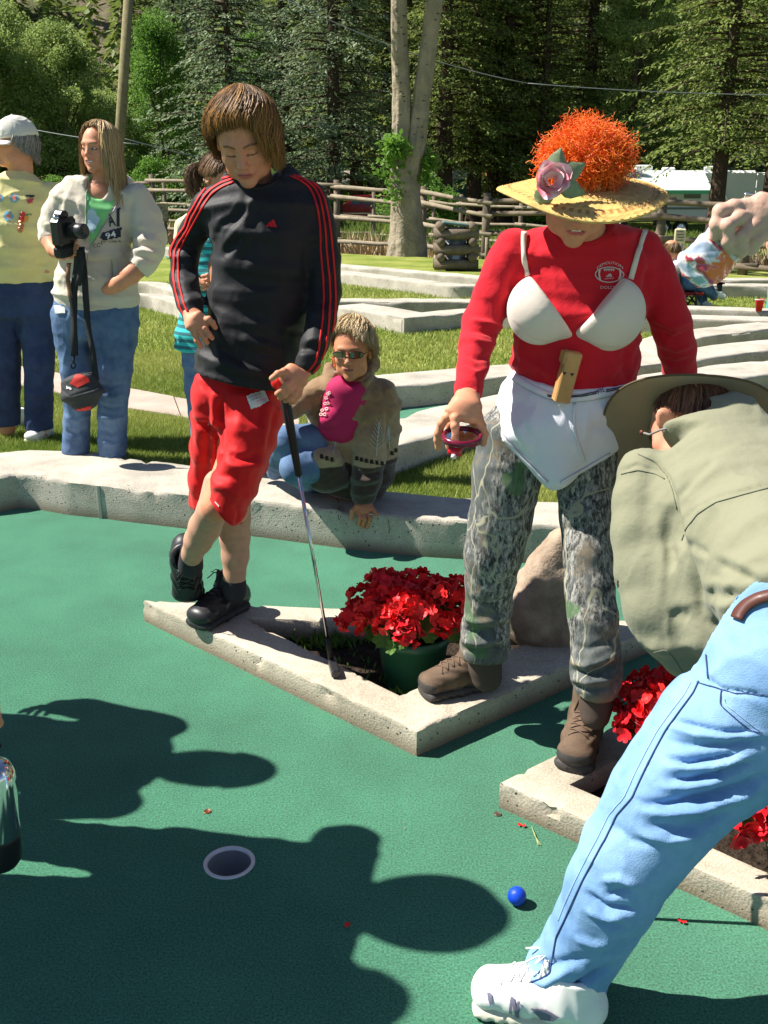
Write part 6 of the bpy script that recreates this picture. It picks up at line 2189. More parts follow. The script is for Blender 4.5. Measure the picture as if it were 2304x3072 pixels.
	st = [(S([(430, 1560), (450, 1650), (440, 1740)]), 12, .005), (S([(520, 1720), (500, 1800), (560, 1900)]), 12, .006), (S([(480, 1700), (540, 1780), (600, 1860)]), 9, -.005),
		  (S([(790, 1640), (785, 1750), (800, 1850), (850, 1960)]), 5, .004), (S([(770, 1640), (765, 1750), (780, 1850)]), 5, -.004), (S([(900, 1660), (1000, 1680), (1100, 1640)]), 14, .005), (S([(880, 1780), (1000, 1760), (1080, 1780)]), 14, -.005), (S([(600, 1640), (560, 1740), (580, 1840)]), 14, .004)]
	o, skw = cloth(root, 'briefs', v, M_WHITEC, st, [((11, 11, 7), .003)], 33)
	W1 = [(475, 1470), (560, 1525), (660, 1570), (760, 1590), (880, 1575), (1000, 1548), (1130, 1510)]
	band = ribbon(skw, [ZC(x, y + 30) for x, y in W1], 21, 'waistband', M_WHITEC, root, .003, thick=.003)
	ribbon(skw, [ZC(x, y + 52) for x, y in W1], 2.4, 'waist_seam', mat('grey_thread', (.42, .42, .48), .9), root, .004)
	for dy in (34, 42):
		ribbon(skw, [ZC(x, y + dy - 8) for x, y in [(655, 1572), (705, 1585)]], 3.0, 'print_line', M_BLKPRINT, root, .006, 5)
		ribbon(skw, [ZC(x, y + dy - 36) for x, y in [(762, 1604), (840, 1596), (915, 1580)]], 3.0, 'print_line', M_BLKPRINT, root, .006, 5)
		ribbon(skw, [ZC(x, y + dy - 36) for x, y in [(965, 1574), (1030, 1560), (1082, 1544)]], 3.0, 'print_line', M_BLKPRINT, root, .006, 5)
	text_on(skw, 'FTL', ZC(712, 1612), ZC(754, 1608), 9, 'lettering', M_BLKPRINT, root, .006, bold=True)
	text_on(skw, 'FTL', ZC(922, 1588), ZC(960, 1578), 9, 'lettering', M_BLKPRINT, root, .006, bold=True)
	text_on(skw, 'FTL', ZC(1088, 1544), ZC(1112, 1536), 8, 'lettering', M_BLKPRINT, root, .006, bold=True)
	ribbon(skw, S([(800, 1640), (795, 1740), (800, 1800), (850, 1955)]), 8, 'fly_tape', M_WHITEC, root, .002)
	for pts in ([ZC(385, 1800), ZC(470, 1892), ZC(560, 1985), ZC(650, 2078)], [ZT(885, 462), ZT(960, 418), ZT(1060, 362), ZT(1150, 308)]):
		ribbon(skw, [(x + 6, y - 9) for x, y in pts], 3, 'leg_seam', bpy.data.materials['grey_thread'], root, .002)
		ribbon(skw, [(x + 1, y - 3) for x, y in pts], 7, 'leg_band', M_WHITEC, root, .003, thick=.003)
	for pts in ([(467, 1400, 185, 2.665), (470, 1470, 180, 2.67), (480, 1530, 170, 2.67)], [(1088, 1600, 185, 2.37), (1085, 1680, 180, 2.37), (1080, 1740, 165, 2.36)]):
		vv = Vol(.006); vv.chain(*ZT.limb(pts), None, .01)
		cloth(root, 'sock', vv, mat('brown_sock', (.07, .05, .04), .95), skin=False)
	shoe(root, G(1372, 2072, PZ), (-.93, -.36, 0), (0, 0, 1), .315, M_BOOT, M_BOOTS, M_BOOTL, high=.045, wide=1.12, name='boot', laces=7)
	shoe(root, G(1742, 2255, PZ2), (-.36, -.93, 0), (0, 0, 1), .315, M_BOOT, M_BOOTS, M_BOOTL, high=.055, wide=1.12, name='boot', laces=7)
	hair(root, hc + R @ V3(0, -.004, .012), R, np.array([.082, .100, .094]), lambda a: float(np.interp(abs(a), [0, .8, 1.4, 3.2], [.9, 1.1, 1.7, 1.9])), 900, M_WIG, 6, .0012, .05, .2, .012, colr=((.7, .06, .004), (.9, .2, .015)))
	return root, hc, R, skt, sk
CLEG_R = [(600, 200, 330, 2.60), (590, 420, 380, 2.60), (560, 640, 350, 2.60), (520, 850, 320, 2.60), (500, 1000, 270, 2.61), (490, 1150, 245, 2.63), (475, 1270, 262, 2.65), (470, 1370, 262, 2.66), (465, 1440, 240, 2.67)]
CLEG_L = [(1030, 200, 320, 2.58), (1030, 420, 320, 2.55), (1035, 640, 290, 2.51), (1040, 850, 275, 2.47), (1050, 1030, 270, 2.44), (1065, 1200, 270, 2.41), (1080, 1360, 270, 2.39), (1085, 1490, 275, 2.38), (1090, 1570, 240, 2.37), (1090, 1640, 200, 2.37)]
LADY, LHC, LHR, SK_TR, SK_SH = lady()
hat_c = ZC.p(842, 462, 2.44)
HATR = frame(unit(V3(-.12, -1, -.22)), (0, 0, 1), -.03)
HAT = thing('straw_hat', 'wide straw hat topped with a frizzy orange wig and a pink silk rose', 'hat', tuple(hat_c))
straw_hat(HAT, hat_c, HATR)
wig(HAT, ZC.p(866, 325, 2.43), (.086, .086, .070), HATR)
rose(HAT, ZC.p(672, 440, 2.31), frame((-.1, .2, 1), (0, -1, 0)), .95)
wc = ZC.p(745, 1460, 2.455)
wa, wb_ = ZC.p(775, 1360, 2.47), ZC.p(725, 1570, 2.47)
wd = unit(wa - wb_)
Rw = frame(V3(.15, -1, -.1), wd)
wh = thing('train_whistle', 'square wooden train whistle tucked upright in the white waistband', 'whistle', tuple(wc))
MB().box((wa + wb_) / 2 + V3(0, -.025, -.01), (.040, .030, np.linalg.norm(wa - wb_) + .03), Rw, .003).build('barrel', M_WHISTLE, wh)
MB().box(wa + V3(0, -.025, 0) - wd * .012, (.046, .034, .030), Rw, .003).build('cap', M_WHISTLE, wh)
for sx in (-1, 1):
	c_ = wa + V3(0, -.0415, 0) - wd * .045 + Rw[:, 0] * .010 * sx
	MB().add([c_ - Rw[:, 0] * .006, c_ + Rw[:, 0] * .006, c_ - wd * .009, c_ - Rw[:, 0] * .006 + Rw[:, 1] * -.0, ], [(0, 1, 2)]).build('sound_hole', M_BLKPRINT, wh)
H = Crop(1260, 1180, .14467)
mc = H.p(872, 915, 2.30)
M_MIRR = mat('mirror_glass', (.8, .82, .8), .02, 1.0)
M_BURG = mat('burgundy_plastic', (.16, .008, .03), .25, coat=.4)
hm = thing('hand_mirror', 'round hand mirror with burgundy rim held face up in the fingers', 'hand mirror', tuple(mc))
e1, e2, e3 = H.p(440, 915, 2.30), H.p(1300, 900, 2.30), None
rad_ = np.linalg.norm(e2 - e1) / 2
Rm = frame(unit(V3(0, .95, .17)), (0, 0, 1))
pr = [(rad_ * .80, .003), (rad_ * .82, .008), (rad_ * .93, .010), (rad_, .004), (rad_, -.006), (rad_ * .8, -.008), (0, -.008)]
MB().lathe(mc, pr, 48, Rm).build('rim', M_BURG, hm, True)
MB().lathe(mc, [(0, .0035), (rad_ * .81, .0035)], 48, Rm).build('glass', M_MIRR, hm, True)
h0, h1 = H.p(750, 1080, 2.28), H.p(690, 1340, 2.27)
MB().tube([h0 + V3(0, .02, .01), h0, (h0 + h1) / 2, h1 + (h0 - h1) * .2], [.014, .016, .017, .016], 12, flat=.35).build('handle', mat('red_handle', (.5, .01, .02), .25, coat=.4), hm, True)
MB().tube([h1 + (h0 - h1) * .25, h1, h1 + (h1 - h0) * .05], [.0165, .0165, .012], 12, flat=.4).build('clear_end', mat('clear_plastic', (.75, .7, .72), .1, alpha=.8), hm, True)
M_DENIM = mat('blue_denim', (.060, .105, .20), .85, spec=.15, noise=(7, .3), col2=(.14, .22, .36), bump=[('noise', 600, .4, .001)])
M_DENIMD = mat('dark_blue_denim', (.025, .040, .095), .85, spec=.15, noise=(7, .3), col2=(.045, .07, .15), bump=[('noise', 600, .4, .001)])
M_DENIML = mat('pale_washed_denim', (.13, .25, .46), .85, spec=.12, noise=(6, .2), col2=(.24, .40, .62), bump=[('noise', 420, .7, .0015), ('noise', 30, .35, .006)])
M_WSHOE = mat('white_leather', (.75, .74, .70), .5, noise=(20, .08))
M_WLACE = mat('white_lace', (.72, .72, .72), .7)
M_GSOLE = mat('cream_sole', (.60, .57, .45), .6)
M_NAVY = mat('navy_trim', (.03, .03, .09), .6)
ZS = Crop(780, 880, .3436)
def seated():
	root = thing('person', 'blonde woman in sunglasses and tan fleece jacket sitting on the kerb, hand on its edge', 'person', tuple(ZS.p(800, 1720, 4.4)))
	tone = SKIN_T['tan']
	hc = ZS.p(803, 500, 4.27)
	R = frame((-.16, -1, -.06), (0, 0, 1), .02)
	v = Vol(.0036); head_vol(v, hc, R, .98, ZS.p(830, 820, 4.33), .052)
	a, f = v.mesh()
	P_ = [(a, f, face_cols(a, hc, R, .98, tone, lip=(.42, .14, .12), brow=(.25, .16, .08)))]
	v = Vol(.009)
	v.cone(ZS.p(800, 1600, 4.42), ZS.p(830, 850, 4.36), (.15, .11), (.13, .09), (1, 0, 0), 'u', .03)
	c, r = ZS.limb(SARM); v.chain(c, [q * .55 for q in r])
	v.chain([ZS.p(820, 1560, 4.42), ZS.p(300, 1480, 4.30)], [.085, .06])
	P_.append((*v.mesh(), None))
	v = Vol(.0028)                                     # hand on the kerb edge
	Y = 4.205
	q = ZS.p
	v.cone(q(905, 1790, 4.25), q(905, 1880, Y + .01), (.030, .022), (.042, .018), (1, 0, 0), 'u', .012)
	v.cone(q(900, 1840, 4.23), q(915, 1905, Y), (.036, .018), (.046, .014), (1, 0, 0), 'u', .012)
	finger(v, [q(845, 1860, Y), q(805, 1900, Y - .015), q(800, 1965, Y - .012)], .0115, .009)
	finger(v, [q(870, 1900, Y), q(875, 1960, Y - .022), q(862, 2020, Y - .012)], .0100, .0080)
	finger(v, [q(905, 1905, Y), q(915, 1970, Y - .022), q(895, 2040, Y - .012)], .0100, .0080)
	finger(v, [q(945, 1900, Y), q(965, 1965, Y - .022), q(935, 2045, Y - .012)], .0100, .0078)
	finger(v, [q(985, 1880, Y), q(1020, 1930, Y - .02), q(1012, 1985, Y - .012)], .0092, .0072)
	P_.append((*v.mesh(), None))
	body_object(root, P_, tone)
	mb = MB().tube([q(968 + 14 * math.cos(t), 1937 + 7 * math.sin(t), Y - .03 + .012 * math.sin(t)) for t in np.linspace(0, 6.28, 14)], .0022, 6)
	mb.build('ring', M_CHROME2, root, True)
	v = Vol(.006)
	v.cone(ZS.p(700, 1180, 4.285), ZS.p(770, 860, 4.275), (.10, .07), (.10, .07), (1, 0, 0), 'u', .03)
	v.ell(ZS.p(620, 1090, 4.235), (.048, .05, .05))
	v.ell(ZS.p(800, 700, 4.22), (.045, .07, .055), None, 's', .006)
	o, sk = cloth(root, 'shirt', v, mat('raspberry_shirt', (.42, .015, .09), .8), None, [((14, 14, 8), .004)], 5)
	for (x, y) in ((600, 880), (585, 915), (575, 965), (600, 960), (585, 1015), (550, 1025), (540, 1060), (570, 1060), (610, 870)):
		ribbon(sk, [ZS(x + 14 * math.cos(t), y + 14 * math.sin(t)) for t in np.linspace(0, 6.2, 9)], 3.0, 'necklace_ring', mat('pale_bead', (.6, .35, .33), .3), root, .005, 2.5)
	v = Vol(.0062)
	ZS.rows(v, [(740, 560, 1060, 4.34, .085), (840, 430, 1165, 4.34, .11), (1000, 400, 1225, 4.35, .125), (1200, 450, 1222, 4.37, .13), (1400, 480, 1198, 4.39, .13), (1560, 470, 1165, 4.40, .13), (1700, 500, 1100, 4.41, .12)])
	c, r = ZS.limb(SARM); v.chain(c, r, None, .03)
	c, r = ZS.limb([(520, 840, 210, 4.34), (400, 930, 200, 4.30), (290, 1010, 175, 4.24), (200, 1060, 150, 4.18)]); v.chain(c, r, None, .03)
	v.cone(ZS.p(560, 1450, 4.22), ZS.p(600, 1640, 4.25), (.075, .05), (.085, .05), (1, 0, 0), 'u', .03)
	v.cone(ZS.p(745, 640, 4.22), ZS.p(680, 1000, 4.165), (.056, .13), (.058, .13), (1, .0, 0), 's', .008)
	v.cone(ZS.p(680, 1000, 4.165), ZS.p(560, 1210, 4.17), (.052, .13), (.035, .12), (1, .4, 0), 's', .008)
	v.cone(ZS.p(1000, 610, 4.36), ZS.p(905, 770, 4.25), (.020, .030), (.022, .016), None, 'u', .03)
	v.cone(ZS.p(1000, 615, 4.37), ZS.p(900, 640, 4.44), (.022, .03), (.02, .03), None, 'u', .03)
	v.cone(ZS.p(600, 650, 4.36), ZS.p(610, 800, 4.27), (.020, .028), (.020, .016), None, 'u', .03)
	v.half(ZS.p(900, 1815, 4.25), (0, 0, -1), .004, ZS.p(900, 1900, 4.25), .07)
	S = lambda p: [ZS(x, y) for x, y in p]
	st = [(S([(720, 850), (700, 1050), (600, 1240), (500, 1380), (450, 1480), (440, 1600), (470, 1740)]), 4, .006), (S([(1000, 690), (900, 760), (760, 860)]), 5, -.008),
		  (S([(870, 940), (1000, 950), (1080, 930), (1190, 990)]), 6, -.006), (S([(860, 1050), (850, 1150), (810, 1200)]), 8, -.008), (S([(930, 840), (870, 960), (840, 1120)]), 9, .008), (S([(1060, 760), (1080, 900)]), 6, -.004),
		  (S([(1000, 1050), (900, 1120), (830, 1200)]), 10, .008), (S([(1110, 1000), (1120, 1200), (1090, 1400)]), 8, -.009), (S([(810, 1560), (930, 1590), (1080, 1560)]), 7, -.010), (S([(800, 1610), (930, 1640), (1070, 1610)]), 7, .010), (S([(795, 1680), (920, 1700), (1050, 1670)]), 7, -.009),
		  (S([(800, 1740), (900, 1760), (1020, 1730)]), 7, .008), (S([(700, 1050), (660, 1250), (600, 1420)]), 12, .006), (S([(420, 900), (470, 1000), (430, 1100)]), 9, -.008), (S([(560, 1480), (620, 1520), (680, 1500)]), 8, -.006)]
	def jc(v):
		n = fbm(v * 60, 2, 3)
		z = v[:, 2] + .006 * vnoise(v * 30, 2)
		zz = .385 + .0 * v[:, 0]
		pale = np.clip((.62 - v[:, 2]) / .25, 0, 1)
		c = (np.array([.25, .155, .08]) * (1 - pale[:, None]) + np.array([.36, .27, .17]) * pale[:, None]) * (1 + .25 * n[:, None])
		d = np.array([.050, .034, .026]) * (1 + .4 * n[:, None])
		m = (z < zz)[:, None]
		return np.where(m, d, c)
	o, sk = cloth(root, 'jacket', v, mat('fleece', (.2, .15, .1), .95, attr=True, spec=.1, sheen=.4, bump=[('noise', 260, .9, .003)]), st, [((16, 16, 9), .004), ((70, 70, 70), .0012)], 6, col=jc)
	MB_ = mat('dark_motif', (.02, .015, .012), .9); ML_ = mat('pale_motif', (.46, .44, .38), .9)
	for x, y in ((850, 1440), (890, 1452), (930, 1462), (975, 1470), (1020, 1478), (1065, 1485), (540, 1425), (585, 1440), (630, 1452), (1150, 1395), (1185, 1370)):
		area_on(sk, S([(x - 15, y - 16), (x + 13, y - 18), (x + 16, y + 16), (x - 12, y + 18)]), 'square_motif', MB_, root, .003, 3)
	for (x0, y0, x1, y1, sp) in ((1010, 1420, 1040, 1120, 70), (640, 1400, 690, 1120, 50), (1130, 1360, 1120, 1180, 40)):
		ribbon(sk, S([(x0, y0), ((x0 + x1) / 2, (y0 + y1) / 2), (x1, y1)]), 2.6, 'tree_motif', ML_, root, .003, 5)
		for k in range(7):
			t = .2 + .11 * k
			bx, by = x0 + (x1 - x0) * t, y0 + (y1 - y0) * t
			for s_ in (-1, 1):
				ribbon(sk, S([(bx, by), (bx + s_ * sp * (1 - t) * .7, by - 30), (bx + s_ * sp * (1.1 - t), by - 62)]), 1.6, 'tree_motif', ML_, root, .003, 4)
	v = Vol(.007)
	c, r = ZS.limb([(760, 1560, 400, 4.40), (560, 1500, 350, 4.32), (420, 1500, 310, 4.24), (335, 1520, 285, 4.22)]); v.chain(c, r, None, .03)
	c, r = ZS.limb([(330, 1515, 320, 4.24), (420, 1600, 260, 4.42), (560, 1640, 220, 4.60)]); v.chain(c, r, None, .03)
	c, r = ZS.limb([(740, 1450, 380, 4.42), (480, 1300, 330, 4.32), (230, 1290, 270, 4.26)]); v.chain(c, r, None, .03)
	c, r = ZS.limb([(230, 1290, 250, 4.28), (150, 1450, 180, 4.42), (130, 1560, 140, 4.60)]); v.chain(c, r, None, .03)
	cloth(root, 'jeans', v, M_DENIM, [(S([(200, 1480), (300, 1560), (460, 1600)]), 14, .004), (S([(200, 1370), (330, 1340), (480, 1360)]), 6, -.01)], [((12, 12, 10), .004)], 4)
	shoe(root, ZS.p(120, 1560, 4.62), (-.8, .5, 0), (0, 0, 1), .25, M_BOOT, M_BOOTS, M_BOOTL, laces=3)
	g = thing('sunglasses', 'dark wrap sunglasses on the blonde seated woman\'s face', 'sunglasses', tuple(hc))
	ML = mat('amber_lens', (.07, .05, .01), .05, spec=.9, coat=1.0)
	MF = mat('brown_frame', (.07, .02, .015), .3)
	for s_ in (-1, 1):
		v_, f_ = [], []
		for j in range(5):
			for i in range(9):
				x = s_ * (.008 + .054 * i / 8); z = .002 + (.030 * (j / 4 - .5)) * math.sin(math.pi * (.12 + .80 * i / 8)) ** .6
				v_.append(hc + R @ V3(x, .101 - 3.6 * x * x * 1.6, z))
		f_ = [(j * 9 + i, j * 9 + i + 1, (j + 1) * 9 + i + 1, (j + 1) * 9 + i) for j in range(4) for i in range(8)]
		adopt(g, mesh_np('lens', v_, f_, ML, None, True))
		ring = [v_[i] for i in range(9)] + [v_[j * 9 + 8] for j in range(1, 5)] + [v_[36 + i] for i in range(7, -1, -1)] + [v_[j * 9] for j in range(3, -1, -1)]
		MB().tube(ring, .0018, 5).build('rim', MF, g, True)
		MB().tube([v_[2 * 9 + 8], hc + R @ V3(s_ * .078, .05, .006), hc + R @ V3(s_ * .082, -.01, .004)], .0018, 5).build('temple', MF, g, True)
	MB().tube([hc + R @ V3(-.009, .101, .006), hc + R @ V3(0, .103, .008), hc + R @ V3(.009, .101, .006)], .0017, 5).build('bridge', MF, g, True)
	e = hc + R @ V3(.082, 0, -.05)
	MB().tube([e + R @ V3(.0, .024 * math.cos(t), .024 * math.sin(t)) for t in np.linspace(0, 6.28, 20)], .0017, 6).build('hoop_earring', mat('red_hoop', (.5, .02, .02), .25), root, True)
	hair(root, hc + R @ V3(0, -.010, .022), R, np.array([.085, .100, .103]), lambda a: float(np.interp(abs(a), [0, .6, 1.1, 1.7, 3.2], [.98, 1.05, 1.35, 1.55, 2.0])), 3600, M_HAIR, 8, .0011, .012, .5, .010, (0, -.35, 1), .028, colr=((.34, .22, .10), (.80, .62, .36)), segs=8, clump=1.6, spread=.8, capr=1.0)
	return root
SARM = [(1055, 880, 250, 4.33), (1010, 1050, 275, 4.30), (960, 1250, 290, 4.27), (955, 1450, 285, 4.25), (935, 1620, 265, 4.24), (905, 1750, 215, 4.24), (902, 1840, 170, 4.24)]
M_CHROME2 = mat('silver', (.65, .65, .66), .2, 1.0)
SEATED = seated()
ZG = Crop(0, 320, .4883)
def standing_legs(root, crop, legs, m, hemz, seed, name='jeans', strokes=None, waist=None):
	v = Vol(.0065)
	for pts in legs:
		c, r = crop.limb(pts); v.chain(c, r, None, .03)
	if waist: crop.rows(v, waist, cap=.03)
	for p in hemz:
		v.half(p, (0, 0, -1), .003, p - V3(0, 0, .06), .13)
	return cloth(root, name, v, m, strokes, [((11, 11, 7), .005), ((28, 28, 16), .0018)], seed)
def girl():
	root = thing('person', 'smiling long-haired girl in cream zip hoodie and jeans holding a camera', 'person', tuple(G(330, 1370, GZ)))
	tone = SKIN_T['fair']
	Y = 5.2
	hc = ZG.p(612, 252, Y - .02)
	R = frame((-.40, -.92, -.05), (0, 0, 1), -.03)
	v = Vol(.0036); head_vol(v, hc, R, .96, ZG.p(630, 520, Y), .05, mouth_open=.8)
	a, f = v.mesh()
	P_ = [(a, f, face_cols(a, hc, R, .96, tone, lip=(.58, .2, .18), brow=(.25, .15, .08), rosy=1.4))]
	v = Vol(.009)
	v.cone(ZG.p(600, 1200, Y), ZG.p(610, 560, Y), (.13, .09), (.12, .08), (1, 0, 0), 'u', .03)
	v.cone(ZG.p(610, 600, Y), ZG.p(625, 480, Y), (.11, .07), (.05, .05), (1, 0, 0), 'u', .03)
	for pts in (GL1, GL2):
		c, r = ZG.limb(pts); v.chain(c, [q * .6 for q in r], None, .02)
	P_.append((*v.mesh(), None))
	v = Vol(.0045)
	c, r = ZG.limb([(925, 860, 150, Y - .05), (880, 960, 132, Y - .10), (800, 1035, 112, Y - .13), (730, 1085, 92, Y - .13), (660, 1120, 80, Y - .10)]); v.chain(c, r, None, .02)
	c, r = ZG.limb([(300, 740, 110, Y - .02), (305, 820, 105, Y - .06), (335, 880, 88, Y - .12), (380, 905, 78, Y - .18)]); v.chain(c, r, None, .02)
	q = ZG.p; Yh = Y - .20
	v.cone(q(380, 905, Yh), q(430, 900, Yh - .01), (.030, .024), (.036, .026), None, 'u', .012)
	P_.append((*v.mesh(), None))
	v = Vol(.003)
	for k, (x, y) in enumerate(((470, 830), (480, 860), (475, 888), (460, 912))):
		finger(v, [q(430, 880 + 12 * k, Yh - .02), q(460, 872 + 12 * k, Yh - .04), q(x, y - 4, Yh - .05)], .009, .0075)
	finger(v, [q(400, 880, Yh - .02), q(380, 830, Yh - .04), q(372, 790, Yh - .04)], .0105, .0085)
	P_.append((*v.mesh(), None))
	v = Vol(.005)
	for x, y in ((430, 2120), (690, 2165)):
		p = G(*ZG(x, y), GZ + .02); v.cone(p + V3(0, .12, .03), p + V3(0, -.02, .0), (.035, .03), (.042, .016), (1, 0, 0), 'u', .02)
	P_.append((*v.mesh(), None))
	body_object(root, P_, tone)
	eyes(root, hc, R, .96, .7, (.1, 1, 0))
	MB().box(hc + R @ V3(0, .083, -.0605), (.036, .010, .008), R, .003).build('teeth', mat('teeth', (.8, .78, .74), .3), root)
	M_H = mat('cream_hoodie', (.62, .54, .43), .9, sheen=.2, bump=[('noise', 400, .4, .001), ('noise', 26, .4, .008), ('noise', 80, .35, .003)])
	v = Vol(.0062)
	c, r = ZG.limb([(840, 560, 175, Y), (895, 680, 195, Y), (925, 790, 200, Y - .02), (915, 880, 190, Y - .06), (885, 950, 165, Y - .10), (850, 1000, 140, Y - .12)]); v.chain(c, r, None, .03)
	v.half(ZG.p(870, 985, Y - .11), unit(ZG.p(800, 1035, Y - .13) - ZG.p(900, 930, Y - .09)), .003, ZG.p(810, 1040, Y - .13), .07)
	c, r = ZG.limb([(400, 560, 165, Y), (345, 660, 165, Y), (315, 740, 150, Y - .02), (303, 800, 128, Y - .05), (305, 830, 110, Y - .06)]); v.chain(c, r, None, .03)
	v.half(ZG.p(303, 815, Y - .05), (0, -.1, -1), .003, ZG.p(310, 890, Y - .08), .065)
	ZG.rows(v, [(470, 500, 800, Y + .02, .06), (520, 400, 860, Y, .08), (620, 350, 850, Y, .105), (760, 360, 800, Y, .12), (900, 372, 800, Y, .12), (1050, 350, 845, Y, .125), (1160, 335, 850, Y, .125), (1230, 345, 845, Y, .12)])
	v.ell(ZG.p(700, 470, Y + .09), (.10, .07, .05), None, 'u', .03)                     # hood behind
	v.ell(ZG.p(590, 470, Y - .08), (.058, .09, .075), None, 's', .008)
	a_, b_ = ZG.p(330, 1165, Y), ZG.p(560, 1245, Y)
	S = lambda p: [ZG(x, y) for x, y in p]
	v.half(ZG.p(560, 1240, Y), (.05, 0, -1), .004, ZG.p(590, 1330, Y), .24)
	st = [(S([(800, 860), (880, 850), (980, 870)]), 7, -.010), (S([(800, 890), (880, 885), (975, 910)]), 7, .010), (S([(810, 920), (880, 920), (960, 950)]), 6, -.009), (S([(790, 820), (870, 810), (970, 830)]), 8, .008), (S([(800, 770), (870, 760), (960, 780)]), 9, -.008),
		  (S([(270, 720), (320, 730), (380, 710)]), 7, .008), (S([(265, 760), (320, 770), (370, 750)]), 7, -.008), (S([(340, 1170), (500, 1215), (700, 1225), (845, 1180)]), 6, -.005), (S([(560, 1000), (640, 1050), (690, 1060)]), 9, .006),
		  (S([(430, 500), (400, 620), (380, 700)]), 10, .007), (S([(470, 560), (430, 680), (400, 760)]), 9, -.007), (S([(820, 560), (790, 680), (780, 800)]), 9, -.009), (S([(690, 940), (560, 950), (480, 940)]), 6, -.004), (S([(700, 950), (690, 1030), (720, 1100)]), 6, -.008)]
	o, sk = cloth(root, 'hoodie', v, M_H, st, [((13, 13, 8), .005), ((30, 30, 20), .0016)], 17)
	area_on(sk, S([(545, 400), (530, 560), (535, 700), (560, 860), (590, 800), (650, 690), (690, 620), (700, 575), (640, 580), (610, 555), (580, 500), (560, 430)]), 'green_top', mat('lime_top', (.22, .62, .22), .8), root, .003, 4)
	area_on(sk, S([(560, 620), (590, 650), (620, 690), (570, 780), (540, 760), (535, 660)]), 'top_print', mat('pale_blue_print', (.5, .68, .75), .8), root, .006, 4)
	MZ = mat('zip_metal', (.3, .3, .32), .4, .8)
	ribbon(sk, S([(755, 540), (690, 650), (620, 760), (545, 880), (530, 980), (540, 1100), (552, 1240)]), 2.4, 'zip', MZ, root, .004, 5)
	ribbon(sk, S([(545, 420), (530, 560), (532, 700), (520, 830)]), 6, 'strap', mat('green_strap', (.3, .42, .25), .7), root, .006, 6)
	MN = mat('navy_print', (.035, .035, .06), .8)
	area_on(sk, S([(628, 775), (745, 740), (742, 800), (640, 822), (612, 805)]), 'number_block', MN, root, .003, 3)
	area_on(sk, S([(718, 625), (738, 620), (734, 735), (716, 738)]), 'print_bar', MN, root, .003, 3)
	text_on(sk, '94', ZG(652, 812), ZG(712, 796), 17, 'lettering', M_WPRINT, root, .006, bold=True)
	text_on(sk, 'A', ZG(672, 738), ZG(712, 728), 38, 'lettering', MN, root, .005, bold=True)
	text_on(sk, 'EW YORK A', ZG(622, 838), ZG(740, 832), 7.5, 'lettering', MN, root, .005)
	text_on(sk, 'CC*', ZG(575, 868), ZG(632, 858), 12, 'lettering', MN, root, .005)
	ribbon(sk, S([(682, 940), (692, 1040), (745, 1112)]), 3, 'pocket_edge', mat('shade_seam', (.42, .38, .3), .9), root, .003, 5)
	standing_legs(root, ZG, (GL1, GL2), M_DENIM, [ZG.p(470, 2130, Y), ZG.p(695, 2172, Y)], 41, strokes=[
		(S([(600, 1700), (680, 1720), (770, 1700)]), 7, -.008), (S([(610, 1760), (690, 1790), (770, 1760)]), 7, .008), (S([(610, 1830), (690, 1850), (770, 1840)]), 7, -.008), (S([(605, 1900), (690, 1920), (770, 1900)]), 7, .008), (S([(605, 1980), (690, 2010), (770, 1980)]), 8, -.008),
		(S([(610, 2050), (690, 2080), (770, 2060)]), 7, .008), (S([(400, 1900), (470, 1930), (540, 1890)]), 8, .008), (S([(400, 1990), (470, 2010), (545, 1980)]), 8, -.008), (S([(570, 1350), (560, 1500), (600, 1650)]), 9, -.01), (S([(600, 1400), (640, 1550), (640, 1650)]), 10, .008)],
		waist=[(1180, 335, 850, Y, .11), (1300, 330, 845, Y, .115), (1400, 340, 820, Y, .115)])
	for x, y in ((425, 2135), (690, 2180)):
		p = G(*ZG(x, y), GZ + .012)
		MB().box(p + V3(0, .05, .0), (.09, .25, .022), None, .01).build('sandal', mat('brown_sandal', (.16, .09, .05), .8), root)
	def tail(a): return float(np.interp(a, [-3.2, -2.0, -1.3, -.95, -.6, .6, .95, 1.6, 3.2], [.24, .28, .28, .20, .0, .0, .16, .22, .24]))
	hair(root, hc + R @ V3(0, -.008, .016), R, np.array([.086, .107, .100]), lambda a: float(np.interp(a, [-3.2, -1.6, -1.1, -.7, 0, .7, 1.1, 1.6, 3.2], [1.9, 1.6, 1.35, .85, .70, .85, 1.35, 1.6, 1.9])), 4200, M_HAIR, 9, .0011, tail, .0, .007, (0, -.2, 1), .012, colr=((.28, .16, .07), (.74, .53, .28)), segs=14, clump=1.6, spread=.05, fall=(0, 0, -1))
	return root, sk
GL1 = [(440, 1290, 235, 5.2), (450, 1450, 212, 5.2), (468, 1620, 185, 5.19), (475, 1800, 165, 5.2), (472, 1950, 160, 5.22), (468, 2100, 160, 5.22), (466, 2180, 160, 5.22)]
GL2 = [(700, 1300, 290, 5.2), (705, 1450, 255, 5.18), (705, 1600, 215, 5.16), (700, 1750, 185, 5.16), (692, 1900, 180, 5.17), (688, 2050, 176, 5.18), (690, 2180, 165, 5.18)]
GIRL, SKG = girl()
M_CAM = mat('black_camera_body', (.015, .015, .017), .35, spec=.6)
M_RUB = mat('black_rubber', (.02, .02, .02), .75)
cc0 = ZG.p(425, 775, 4.93)
cam_t = thing('camera', 'black reflex camera with battery grip held in the girl\'s right hand', 'camera', tuple(cc0))
Rc = frame((.95, -.35, -.05), (0, 0, 1), .1)
def cl(x, y, z): return cc0 + Rc @ V3(x, y, z)
MB().box(cl(0, -.03, .005), (.135, .065, .13), Rc, .014).build('body', M_CAM, cam_t)
MB().box(cl(0, -.035, .082), (.055, .06, .035), Rc, .012).build('viewfinder', M_CAM, cam_t)
